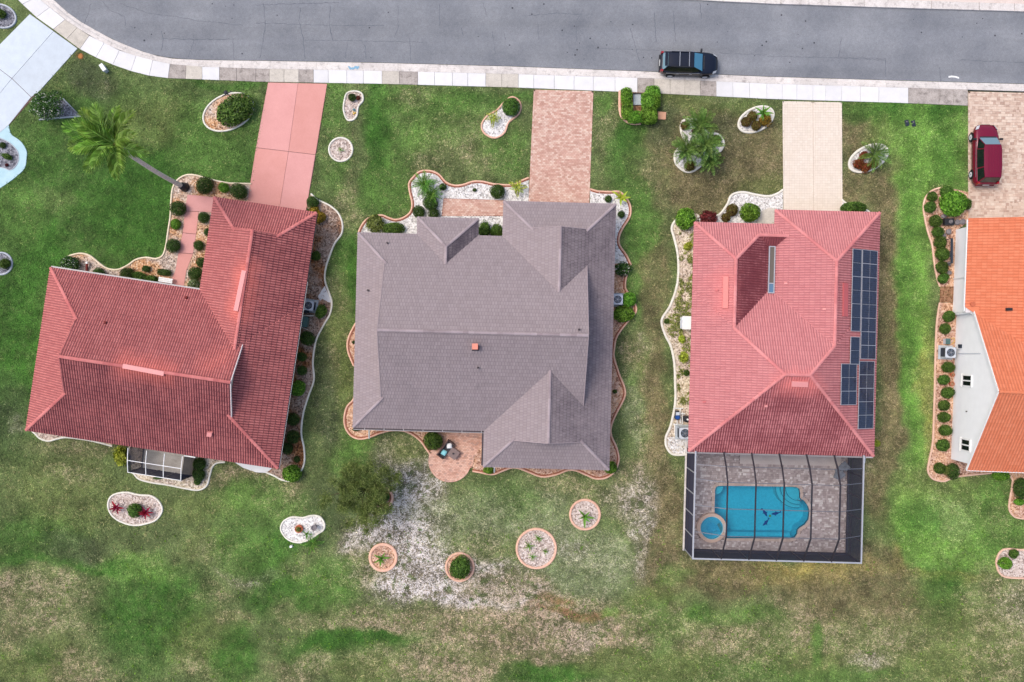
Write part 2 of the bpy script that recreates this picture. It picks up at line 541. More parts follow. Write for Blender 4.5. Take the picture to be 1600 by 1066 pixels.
M['stucco_white'] = simple("white_stucco", C(236, 237, 238), 0.85, var=0.03, scale=1.5, bumpd=0.003)
M['white'] = simple("white_paint", C(232, 232, 230), 0.5, var=0.04)
M['trim'] = simple("white_trim", C(222, 214, 212), 0.5, var=0.05)
M['gutter_dark'] = simple("dark_gutter", C(64, 54, 58), 0.5, var=0.2)
M['gutter_grey'] = simple("grey_gutter", C(170, 166, 166), 0.4, var=0.1)
M['dark'] = simple("black_plastic", C(40, 41, 45), 0.5, var=0.2)
M['black'] = simple("tyre_rubber", C(24, 24, 26), 0.8, var=0.2)
M['rim'] = simple('pale_alloy', C(206, 206, 210), .4, .0, var=.03)
M['steel'] = simple("light_metal", C(176, 178, 182), 0.35, 0.8, var=0.05)
M['ac_grey'] = simple("light_grey_metal", C(196, 202, 210), 0.45, 0.1, var=0.05)
M['ac_dark'] = simple("navy_metal", C(46, 54, 66), 0.45, 0.2, var=0.1)
M['green_box'] = simple("green_grey_metal", C(74, 104, 102), 0.5, var=0.1)
M['terra'] = simple("terracotta_clay", C(190, 104, 74), 0.8, var=0.1)
M['rock'] = simple("grey_rock", C(128, 122, 124), 0.9, var=0.3, scale=8, bumpd=0.02)
M['wicker'] = simple("brown_wicker", C(84, 66, 62), 0.7, var=0.25, scale=40, bumpd=0.005)
M['table'] = simple("grey_brown_table", C(126, 108, 104), 0.6, var=0.15, scale=12)
M['teal'] = simple("teal_fabric", C(140, 206, 212), 0.9, var=0.05)
M['blue'] = simple("blue_plastic", C(30, 74, 142), 0.4, var=0.1)
M['blue_paint'] = simple("blue_marking_paint", C(130, 172, 196), 0.9, var=0.25, scale=20)
M['redwood'] = simple("dark_red_paint", C(112, 40, 36), 0.6, var=0.1)
M['bronze'] = simple("bronze_aluminium", C(58, 52, 58), 0.4, 0.3, var=0.1)
M['alu'] = simple("pale_aluminium", C(176, 178, 184), 0.4, 0.2, var=0.05)
M['pipe'] = simple("white_pvc", C(226, 226, 222), 0.4, var=0.03)
M['yellow'] = simple("yellow_paint", C(214, 176, 70), 0.6, var=0.1)
M['tarp'] = simple("grey_tarp", C(120, 126, 134), 0.6, var=0.3, scale=6)
M['copper'] = simple("pink_clay", C(222, 140, 120), 0.7, var=0.1)
M['dirt'] = simple("orange_dirt", C(168, 112, 62), 0.95, var=0.2, scale=8)

def glass_mat(name, col, rough=0.08, spec=0.6):
    m, nt, b = newmat(name)
    b.inputs["Base Color"].default_value = col
    b.inputs["Roughness"].default_value = rough
    b.inputs["Specular IOR Level"].default_value = spec
    return m
M['glass'] = glass_mat("dark_glass", C(18, 24, 28))
M['glass_blue'] = glass_mat("blue_tinted_glass", C(66, 132, 164), 0.12)
M['glass_grey'] = glass_mat("pale_reflecting_glass", C(112, 142, 156), 0.12)
M['glass_sky'] = glass_mat("skylight_glass", C(104, 94, 82), 0.2)
M['glass_sky2'] = glass_mat("blue_skylight_glass", C(92, 122, 148), 0.15)
M['car_black'] = glass_mat("midnight_car_paint", C(15, 20, 36), 0.16, 0.5)
M['car_red'] = glass_mat("maroon_car_paint", C(112, 12, 44), 0.22, 0.5)
M['lamp_red'] = glass_mat("red_lamp_lens", C(150, 30, 36), 0.15)
M['lamp_clear'] = glass_mat("clear_lamp_lens", C(180, 184, 188), 0.12)

def panel_mat():
    m, nt, b = newmat("solar_cells")
    b.inputs["Roughness"].default_value = 0.12
    b.inputs["Specular IOR Level"].default_value = 0.5
    tc = nt.nodes.new("ShaderNodeTexCoord")
    br = nt.nodes.new("ShaderNodeTexBrick")
    br.offset = 0.0
    br.inputs["Color1"].default_value = C(30, 34, 54); br.inputs["Color2"].default_value = C(35, 40, 62)
    br.inputs["Mortar"].default_value = C(66, 72, 96)
    br.inputs["Scale"].default_value = 1.0
    br.inputs["Mortar Size"].default_value = 0.005
    br.inputs["Brick Width"].default_value = 0.17; br.inputs["Row Height"].default_value = 0.17
    nt.links.new(tc.outputs["Object"], br.inputs["Vector"])
    nt.links.new(br.outputs[0], b.inputs["Base Color"])
    return m
M['cells'] = panel_mat()

def screen_mat(name, k, col):
    m, nt, b = newmat(name)
    nt.nodes.remove(b)
    out = nt.nodes["Material Output"]
    lw = nt.nodes.new("ShaderNodeNewGeometry")
    dot = nt.nodes.new("ShaderNodeVectorMath"); dot.operation = 'DOT_PRODUCT'
    nt.links.new(lw.outputs["Normal"], dot.inputs[0]); nt.links.new(lw.outputs["Incoming"], dot.inputs[1])
    c = mathn(nt, 'MAXIMUM', mathn(nt, 'ABSOLUTE', dot.outputs["Value"]), 0.05)
    # a woven mesh covers more the more obliquely it is seen
    t = mathn(nt, 'POWER', 2.718, mathn(nt, 'DIVIDE', -k, c))
    tr = nt.nodes.new("ShaderNodeBsdfTransparent")
    df = nt.nodes.new("ShaderNodeBsdfDiffuse"); df.inputs[0].default_value = col
    ms = nt.nodes.new("ShaderNodeMixShader")
    nt.links.new(t, ms.inputs[0]); nt.links.new(df.outputs[0], ms.inputs[1]); nt.links.new(tr.outputs[0], ms.inputs[2])
    nt.links.new(ms.outputs[0], out.inputs[0])
    return m
M['screen'] = screen_mat('insect_screen', .20, C(70, 70, 80))
M['screen_wall'] = screen_mat('dense_wall_screen', .62, C(64, 64, 78))
M['purlin'] = simple('grey_purlin', C(112, 114, 122), 0.4, 0.3, var=.05)
M['leaf_redrust'] = leaf_mat('red_bronze_leaves', L3((70, 28, 16), (128, 58, 36), (112, 88, 44)))
M['pav_rose'] = paver_mat('peach_brick_pavers', [C(188, 142, 122), C(208, 162, 142), C(214, 170, 150), C(220, 180, 160), C(170, 136, 124)], 0.85, 0.12)

def water_mat(name, tint):
    m, nt, b = newmat(name)
    nt.nodes.remove(b)
    out = nt.nodes["Material Output"]
    tr = nt.nodes.new("ShaderNodeBsdfTransparent"); tr.inputs[0].default_value = tint
    gl = nt.nodes.new("ShaderNodeBsdfGlossy"); gl.inputs["Roughness"].default_value = 0.05
    fr = nt.nodes.new("ShaderNodeFresnel"); fr.inputs[0].default_value = 1.33
    bp = nt.nodes.new("ShaderNodeBump"); bp.inputs["Distance"].default_value = 0.02
    nt.links.new(noise(nt, 3.5, 3, 0.5, 'World', 0.6), bp.inputs["Height"])
    nt.links.new(bp.outputs[0], gl.inputs["Normal"]); nt.links.new(bp.outputs[0], fr.inputs["Normal"])
    ms = nt.nodes.new("ShaderNodeMixShader")
    nt.links.new(fr.outputs[0], ms.inputs[0]); nt.links.new(tr.outputs[0], ms.inputs[1]); nt.links.new(gl.outputs[0], ms.inputs[2])
    nt.links.new(ms.outputs[0], out.inputs[0])
    return m
M['water'] = water_mat("pool_water", (0.29, 0.80, 0.91, 1))
M['spa_water'] = water_mat("spa_water", (0.50, 0.84, 0.93, 1))
M['plaster'] = simple("aqua_pool_plaster", C(140, 216, 230), 0.7, var=0.1, scale=5)
M['plaster_step'] = simple("pale_pool_plaster", C(176, 222, 228), 0.7, var=0.05)
M['coping'] = paver_mat("pool_coping", [C(178, 160, 148), C(192, 172, 160), C(202, 184, 172)], 0.85, 0.1)
M['spa_coping'] = simple("peach_spa_coping", C(206, 178, 160), 0.8, var=0.1, scale=10)
M['pool_band'] = simple("dark_teal_tile_band", C(40, 96, 110), 0.3, var=0.2, scale=20)
M['pav_red'] = paver_mat("rose_brick_pavers", [C(186, 144, 128), C(197, 156, 140), C(204, 166, 150), C(208, 174, 158), C(218, 190, 174)], 0.85, 0.15)
M['pav_deck'] = paver_mat("grey_mauve_deck_pavers", [C(154, 140, 136), C(168, 154, 150), C(178, 164, 160), C(186, 174, 170), C(218, 208, 202)], 0.85, 0.2)
M['pav_cream'] = paver_mat("cream_pavers", [C(222, 208, 192), C(225, 211, 195), C(227, 213, 197), C(229, 216, 201)], 0.85, 0.05)
M['pav_tan'] = paver_mat("tan_pavers", [C(178, 150, 134), C(198, 172, 154), C(206, 181, 163), C(210, 187, 169), C(216, 195, 178)], 0.85, 0.2)
M['grout_red'] = simple("rose_grout", C(150, 106, 92), 0.9)
M['grout_grey'] = simple("grey_grout", C(118, 106, 104), 0.9)
M['grout_cream'] = simple("cream_grout", C(204, 186, 168), 0.9)
# ------------------------------------------------------------------ lawn colours (what grows where, one strip with painted shade)
CL = {  # grass colour, speckle colour, speckle share
 'G': ((64, 102, 42), (94, 126, 60), .22), 'M': ((88, 120, 58), (132, 142, 90), .28), 'O': ((102, 114, 66), (144, 142, 98), .30),
 'B': ((108, 101, 72), (144, 130, 100), .38), 'T': ((108, 116, 74), (172, 160, 128), .46), 'S': ((118, 110, 94), (212, 202, 196), .54),
 'L': ((106, 144, 66), (138, 166, 94), .32), 'Y': ((146, 134, 78), (176, 158, 104), .42), 'P': ((118, 128, 92), (164, 164, 134), .42),
 'K': ((112, 110, 78), (180, 158, 136), .48), 'D': ((72, 82, 56), (116, 118, 94), .3), 'R': ((112, 98, 60), (132, 92, 64), .4),
}
PATCH = [
 # front lawns
 (200,300,260,160,'G',.7),(150,130,40,30,'D',.8),(170,135,16,10,'T',.3),(220,320,80,80,'G',.8),(240,190,70,45,'O',.7),(60,400,40,60,'G',.9),(30,330,35,45,'M',.8),
 (85,310,26,24,'T',.35),(85,430,14,12,'T',.5),(330,230,60,60,'M',.7),(390,180,20,50,'M',.5),(20,540,60,160,'G',.9),(20,650,40,60,'D',.6),(360,130,60,10,'G',.6),(130,90,10,8,'R',.8),
 (520,200,20,110,'M',.8),(585,200,26,110,'G',.9),(532,205,24,14,'T',.4),(640,150,60,24,'M',.9),(665,150,45,18,'K',.55),(720,160,50,25,'M',.9),(660,205,36,26,'L',.7),(720,230,90,50,'T',.55),(700,180,70,50,'M',.5),(600,300,40,40,'M',.8),(625,240,30,60,'M',.7),(790,240,36,40,'M',.7),(800,152,60,12,'G',.5),
 (945,200,22,60,'T',.55),(940,155,16,16,'M',.8),(985,215,28,38,'G',.85),(985,290,26,40,'M',.8),(960,250,16,30,'G',.4),(1000,330,26,60,'M',.7),(1020,270,16,40,'T',.35),
 (1060,155,60,14,'O',.9),(1150,165,60,12,'M',.7),(1130,240,120,80,'B',.9),(1130,205,30,30,'D',.5),(1040,200,30,40,'D',.6),(1170,240,50,50,'B',.6),(1100,300,70,30,'B',.9),(1190,285,40,20,'O',.5),
 (1350,200,50,70,'B',.85),(1345,175,40,14,'G',.6),(1350,165,60,10,'M',.8),(1445,230,75,120,'L',.95),(1440,175,80,20,'G',.85),(1480,250,30,60,'G',.45),(1470,290,30,14,'T',.5),(1330,300,30,40,'B',.8),(1375,300,26,40,'B',.7),
 # between the houses
 (537,325,20,44,'T',.7),(545,430,16,60,'G',.7),(520,400,22,40,'M',.6),(528,480,20,70,'T',.45),(535,570,26,80,'O',.8),(520,575,14,30,'K',.4),(552,440,8,70,'G',.6),(505,620,20,90,'D',.7),(560,690,30,50,'M',.7),(545,720,40,30,'M',.5),
 (995,400,24,90,'M',.8),(1025,430,22,110,'B',.7),(1005,355,30,40,'M',.8),(1000,560,16,60,'O',.8),(985,548,18,30,'K',.5),(1000,530,14,20,'S',.25),(1022,580,16,70,'B',.7),(1012,620,6,90,'T',.6),(1030,690,22,120,'B',.9),(990,640,16,60,'P',.7),(990,600,10,12,'L',.4),(1003,700,10,60,'T',.6),(985,755,24,45,'K',.6),
 (1045,740,30,30,'T',.5),(1030,830,36,110,'B',.85),(995,785,22,50,'S',.45),(999,840,12,80,'S',.55),
 (1390,450,30,210,'B',.95),(1388,640,20,100,'B',.8),(1432,440,28,330,'L',.95),(1450,620,12,120,'Y',.45),(1420,480,14,200,'G',.35),(1370,740,30,80,'B',.8),(1360,720,24,20,'T',.5),(1430,780,26,90,'L',.9),  # brown strip: dry grass with the coral house's shade painted in
 # back lawns
 (1490,760,90,40,'B',.5),(1500,830,110,80,'L',.75),(1550,770,40,40,'M',.8),(1560,830,40,60,'M',.8),(1480,800,40,30,'P',.3),(1560,800,30,30,'T',.3),(1410,880,12,30,'Y',.6),(1430,903,30,10,'K',.6),(1480,900,60,12,'Y',.7),(1440,805,24,24,'G',.45),
 (1475,935,60,50,'G',.75),(1510,960,40,40,'M',.7),(1560,950,60,70,'T',.8),(1590,970,40,60,'S',.28),(1440,965,20,14,'S',.25),(1480,1010,120,60,'O',.8),(1560,1020,60,50,'T',.8),(1350,940,110,50,'B',.85),(1370,880,50,30,'B',.7),
 (1230,895,140,24,'Y',.85),(1120,900,100,40,'B',.8),(1280,930,90,30,'B',.6),(1330,1000,150,40,'T',.75),(1240,970,50,40,'K',.6),(1360,1034,30,14,'S',.45),(1250,1030,80,30,'O',.7),(1280,1000,14,40,'M',.7),(1300,1055,120,14,'M',.6),(1210,1000,16,50,'M',.4),
 (1120,1010,110,60,'T',.75),(1100,1000,60,40,'K',.5),(1030,970,60,40,'L',.45),(1100,970,26,18,'G',.6),(1025,990,30,50,'M',.8),(1060,955,20,14,'K',.6),(1170,965,60,14,'M',.5),(1020,930,30,24,'O',.7),(1050,895,30,16,'M',.5),(1100,1050,140,16,'M',.5),
 (900,870,80,60,'P',.85),(960,880,30,40,'P',.7),(820,800,90,50,'P',.8),(790,780,60,30,'M',.5),(880,760,50,16,'T',.5),(930,760,50,20,'T',.6),(965,775,34,24,'S',.3),(890,850,26,16,'S',.35),(850,910,60,20,'P',.7),(930,920,60,20,'P',.7),
 (820,940,120,24,'K',.75),(880,990,160,50,'K',.9),(880,1000,60,40,'S',.28),(830,950,60,14,'S',.3),(780,1000,120,60,'K',.8),(900,958,70,7,'R',.65),(860,940,40,10,'R',.55),(960,955,16,8,'L',.6),(850,1055,100,14,'G',.85),(1000,1040,120,24,'O',.7),
 (575,852,44,44,'S',.9),(640,800,54,52,'S',.7),(662,745,42,38,'S',.5),(605,882,86,54,'S',1.1),(690,908,120,36,'S',1.1),(560,886,34,26,'S',.7),(612,832,52,40,'S',.7),(645,795,50,45,'S',.55),(655,750,34,34,'S',.45),(650,860,70,40,'S',.6),(780,926,80,16,'S',.6),(790,915,70,18,'K',.6),(612,725,24,40,'D',.6),(612,735,20,40,'S',.5),(650,705,40,30,'T',.6),(650,720,20,14,'O',.5),(720,800,70,40,'P',.6),(720,850,60,26,'P',.55),(760,860,60,30,'T',.5),
 (560,890,40,40,'T',.8),(520,890,40,30,'M',.6),(480,905,30,14,'K',.6),(500,925,50,40,'M',.8),(560,970,80,24,'T',.8),(650,980,120,30,'K',.7),(560,1005,90,20,'G',.9),(500,1020,60,30,'G',.7),(640,1040,120,30,'T',.75),(470,1040,50,24,'K',.6),(700,1050,100,20,'K',.6),(560,1050,60,16,'O',.6),
 (430,770,50,40,'T',.5),(450,770,24,14,'K',.6),(390,790,70,40,'M',.6),(480,800,40,30,'M',.5),(520,790,40,40,'D',.5),(425,870,40,50,'G',.8),(450,880,30,24,'T',.5),(410,910,24,24,'S',.3),(430,940,50,30,'G',.7),(450,960,36,16,'K',.6),
 (340,870,34,18,'S',.4),(375,905,26,14,'S',.42),(330,860,40,30,'O',.6),(380,860,40,40,'M',.7),(290,945,30,20,'T',.7),(365,970,30,12,'K',.7),(330,930,30,14,'K',.45),(240,960,90,80,'G',.75),(210,885,70,22,'L',.5),(140,885,60,12,'G',.7),(320,1010,60,50,'O',.7),(330,1050,60,20,'T',.6),(370,1030,30,40,'G',.7),
 (75,928,75,32,'T',.8),(90,985,60,40,'T',.7),(60,960,60,40,'K',.25),(60,1040,70,40,'O',.8),(120,1045,50,26,'K',.5),(60,840,80,36,'G',.6),(120,860,50,24,'D',.6),(30,880,50,10,'G',.7),(10,960,30,60,'K',.5),(45,1010,20,20,'G',.3),(100,770,90,60,'O',.7),(110,745,40,16,'T',.4),(130,700,90,14,'K',.45),(105,740,50,24,'T',.4),(30,668,14,20,'S',.45),(340,750,50,14,'K',.5),(370,740,60,14,'K',.4),(380,780,30,20,'L',.3),(300,800,60,30,'O',.6),
]
def rvn(x, y, f, s, a=.6):
    c, q = math.cos(a + s), math.sin(a + s)
    return vnoise((x * c - y * q) * f, (x * q + y * c) * f, s)

def lawn_fields(x, y):
    """ground cover at world (x, y): sRGB grass colour, sRGB speckle colour, share of speckles"""
    px = 800 + x * PPM; py = 533 - y * PPM
    n1 = rvn(x, y, .33, 1) + .5 * rvn(x, y, .8, 2) + .3 * rvn(x, y, 1.9, 3) - .9
    n2 = rvn(x, y, .33, 4) + .5 * rvn(x, y, .8, 5) + .3 * rvn(x, y, 1.9, 6) - .9
    wx = px + 26 * n1; wy = py + 26 * n2
    n = len(x)
    base = np.tile(np.array([96., 110, 68]), (n, 1)); spk = np.tile(np.array([140., 140, 98]), (n, 1)); sh = np.full(n, .27)
    brk = .6 * rvn(x, y, 2.4, 6) + .4 * rvn(x, y, 5.1, 7)
    for (cx, cy, rx, ry, k, w) in PATCH:
        d = np.sqrt(((wx - cx) / rx) ** 2 + ((wy - cy) / ry) ** 2)
        a = np.clip((1.4 - d) / .85, 0, 1); a = a * a * (3 - 2 * a)
        a = np.clip(a * w * (.55 + .9 * brk), 0, 1)
        i = a > 0.002
        if not i.any(): continue
        b_, s_, q = CL[k]; ai = a[i][:, None]
        base[i] = base[i] * (1 - ai) + np.array(b_) * ai
        spk[i] = spk[i] * (1 - ai) + np.array(s_) * ai
        sh[i] = sh[i] * (1 - a[i]) + q * a[i]
    v = 1 + .26 * (rvn(x, y, .9, 2) - .5) + .22 * (rvn(x, y, 2.3, 5) - .5)
    tus = np.clip((.6 * rvn(x, y, 2.6, 1) + .4 * rvn(x, y, 3.1, 4) - .60) / .2, 0, 1) * np.clip((sh - .40) / .12, 0, 1)
    base = base * (1 - .5 * tus[:, None]) + np.array([66., 92, 44]) * .5 * tus[:, None]
    base = base * v[:, None]; spk = spk * (1 + .5 * (v[:, None] - 1))
    strk = np.clip((-y - 14) / 8, 0, 1) * (vnoise(x * .22 + .5 * y, y * 2.1, 4) + vnoise(x * .12, y * .9 + .1 * x, 1) - 1)
    sh = np.clip(sh + .16 * strk + .18 * (rvn(x, y, 1.3, 3) - .5) - .22 * tus, .05, .95)
    return np.clip(base, 10, 250), np.clip(spk, 10, 250), sh

def lawn_colour(x, y):
    base, spk, sh = lawn_fields(x, y)
    s = .45 * rvn(x, y, 4.2, 3) + .35 * rvn(x, y, 9.3, 0) + .2 * rvn(x, y, 19., 7)
    m = np.clip((s - (.5 + (.5 - sh) * .5)) / .12, 0, 1)[:, None]
    col = base * (1 - m) + spk * m
    bare = np.clip((spk.mean(1) - 140) / 50, 0, 1) * m[:, 0]
    return col, bare

def lin_np(c):
    c = c / 255.0
    return np.where(c <= .04045, c / 12.92, ((c + .055) / 1.055) ** 2.4)

# ------------------------------------------------------------------ ground sheet
ROAD_S = [(78, -6), (92, 10), (126, 34), (168, 58), (210, 76), (239, 86), (268, 91), (315, 93.5), (400, 94.5), (600, 98), (800, 103.5), (1000, 111), (1200, 119.5), (1400, 125.5), (1600, 131), (2600, 160)]
WALK_N = [(52, -10), (67, 3), (102, 31), (140, 56), (184, 78), (223, 91), (268, 100.5), (315, 104.5), (400, 107.5), (600, 111), (800, 116), (1000, 122), (1200, 131), (1420, 137.5), (1600, 143), (2600, 172)]
WALK_S = [(18, -14), (29, 0), (47, 20), (89, 50), (122, 75), (131, 81), (168, 98.5), (200, 110), (228, 118), (263, 122.5), (400, 128), (600, 131.5), (800, 137), (1000, 145), (1200, 155), (1400, 161), (1512, 165.5), (2600, 200)]
def interp_y(line, px):
    return np.interp(px, [p[0] for p in line], [p[1] for p in line])
ZROAD, ZKERB, ZWALK = -0.10, 0.035, 0.045

POOLC = []   # filled by the pool code below
CAGE_RECT = None
def frame(ox, oy, deg):
    a = math.radians(deg)
    e = Vector((math.cos(a), -math.sin(a))); n = Vector((math.sin(a), math.cos(a)))
    return (Vector((ox, oy)), e, n)
def FW(fr, u, v, z=None):
    p = fr[0] + fr[1] * u + fr[2] * v
    return Vector((p.x, p.y)) if z is None else Vector((p.x, p.y, z))
F1 = frame(-38.66, -7.08, 8.63)
F2 = frame(-12.73, -6.83, 1.5)
F3 = frame(14.06, -8.76, 1.5)
F4 = frame(36.2, -10.24, 2.2)

def build_ground():
    fx = np.arange(-44, 44.01, .16); fy = np.arange(-30, 30.01, .16)
    far = np.array([4, 10, 20, 40, 80, 160, 320.])
    xs = np.concatenate([(-44 - far)[::-1], fx, 44 + far]); ys = np.concatenate([(-30 - far)[::-1], fy, 30 + far])
    X, Y = np.meshgrid(xs, ys); nx, ny = len(xs), len(ys)
    x, y = X.ravel(), Y.ravel()
    base, spk, sh = lawn_fields(x, y)
    far_ = (np.abs(x) > 43.2) | (np.abs(y) > 29.4)
    base[far_] = (92., 110, 64); spk[far_] = (140., 140, 98); sh[far_] = .27
    z = .03 * (fbm(x * .15, y * .15, 2) - .5) * np.clip(1, 0, 1) + .02 * (vnoise(x * 1.5, y * 1.5, 3) - .5) - .012
    px = 800 + x * PPM; py = 533 - y * PPM
    mid = interp_y(WALK_N, px)
    road = (py < mid + 4) & (py > mid - 160) & (px > -200)
    z = np.where(road, -.30, z)
    cu = (x - F3[0].x) * F3[1].x + (y - F3[0].y) * F3[1].y; cv = (x - F3[0].x) * F3[2].x + (y - F3[0].y) * F3[2].y
    z = np.where((cu > .7) & (cu < 13.6) & (cv > -8.3) & (cv < 0), -2.4, z)
    v = np.stack([x, y, z], 1)
    i = np.arange(nx * ny).reshape(ny, nx)
    q = np.stack([i[:-1, :-1].ravel(), i[:-1, 1:].ravel(), i[1:, 1:].ravel(), i[1:, :-1].ravel()], 1)
    me = bpy.data.meshes.new("lawn")
    me.vertices.add(len(v)); me.vertices.foreach_set("co", v.ravel())
    me.loops.add(q.size); me.loops.foreach_set("vertex_index", q.ravel())
    me.polygons.add(len(q)); me.polygons.foreach_set("loop_start", np.arange(0, q.size, 4)); me.polygons.foreach_set("loop_total", np.full(len(q), 4))
    me.update(calc_edges=True)
    for nm, cc in (("cover", base), ("bare", spk)):
        a = me.color_attributes.new(nm, 'FLOAT_COLOR', 'POINT')
        c4 = np.ones((len(v), 4)); c4[:, :3] = lin_np(cc) * KALB
        a.data.foreach_set("color", c4.ravel())
    a = me.attributes.new("share", 'FLOAT', 'POINT'); a.data.foreach_set("value", sh.astype(np.float32))
    m, nt, b = newmat("lawn_cover")
    b.inputs["Roughness"].default_value = 0.95; b.inputs["Specular IOR Level"].default_value = 0.1
    at = nt.nodes.new("ShaderNodeAttribute"); at.attribute_name = "cover"
    sp = nt.nodes.new("ShaderNodeAttribute"); sp.attribute_name = "bare"
    f = noise(nt, 3.0, 7, .8, 'World', .5); f2 = noise(nt, 10, 4, .8, 'World'); f3 = noise(nt, 4.5, 4, .7, 'World')
    q = mathn(nt, 'ADD', mathn(nt, 'MULTIPLY', f, .6), mathn(nt, 'MULTIPLY', f2, .4))
    k = mathn(nt, 'ADD', q, mathn(nt, 'MULTIPLY', mathn(nt, 'SUBTRACT', attr(nt, "share"), .5), .40))
    mk = ramp(nt, k, [(.46, (0, 0, 0)), (.53, (1, 1, 1))])
    c = mix(nt, mk, at.outputs["Color"], sp.outputs["Color"])
    c = mix(nt, .45, c, ramp(nt, f3, [(.28, (.25, .25, .25)), (.72, (.75, .75, .75))]), 'OVERLAY')
    c = mix(nt, .85, c, ramp(nt, f2, [(.30, (.12, .12, .12)), (.70, (.88, .88, .88))]), 'OVERLAY')
    nt.links.new(c, b.inputs["Base Color"])
    bump(nt, b, f2, .05)
    me.materials.append(m)
    tag(link("lawn", me), kind="structure")

def sheet(name, poly, z, mat, parent=None):
    poly = ccw(poly)
    return part(name, [(p[0], p[1], z) for p in poly], [tuple(range(len(poly)))], mat, parent)

def slab(name, poly, z0, z1, mat, parent=None, bev=0.012):
    """slab with a small chamfer so the joints show"""
    poly = ccw(poly); n = len(poly)
    c = Vector((sum(p[0] for p in poly) / n, sum(p[1] for p in poly) / n))
    ins = []
    for i in range(n):
        p = Vector(poly[i]); a = (Vector(poly[i - 1]) - p).normalized(); b = (Vector(poly[(i + 1) % n]) - p).normalized()
        s = (a + b)
        if s.length < 1e-3: s = Vector((-(b.y), b.x))
        s = s.normalized()
        if a.x * b.y - a.y * b.x > 0: s = -s
        ins.append(p + s * bev)
    vs = [(p[0], p[1], z0) for p in poly] + [(p[0], p[1], z1 - .012) for p in poly] + [(p.x, p.y, z1) for p in ins]
    fs = [tuple(range(2 * n, 3 * n))]
    for k in range(n):
        j = (k + 1) % n
        fs += [(k, j, n + j, n + k), (n + k, n + j, 2 * n + j, 2 * n + k)]
    return part(name, vs, fs, mat, parent)

def strip_between(top, bot, xs):
    """cells between two photo lines at photo columns xs (ground coordinates)"""
    out = []
    for a, b in zip(xs[:-1], xs[1:]):
        k = max(1, int((b - a) / 14))
        q = [W2(a + (b - a) * i / k, float(interp_y(top, a + (b - a) * i / k))) for i in range(k + 1)]
        r = [W2(a + (b - a) * i / k, float(interp_y(bot, a + (b - a) * i / k))) for i in range(k + 1)]
        out.append(q + r[::-1])
    return out

def shrink(poly, d):
    n = len(poly); cx = sum(p[0] for p in poly) / n; cy = sum(p[1] for p in poly) / n
    out = []
    for p in poly:
        v = Vector((cx - p[0], cy - p[1])); L = v.length
        out.append((p[0] + v.x / L * d, p[1] + v.y / L * d))
    return out

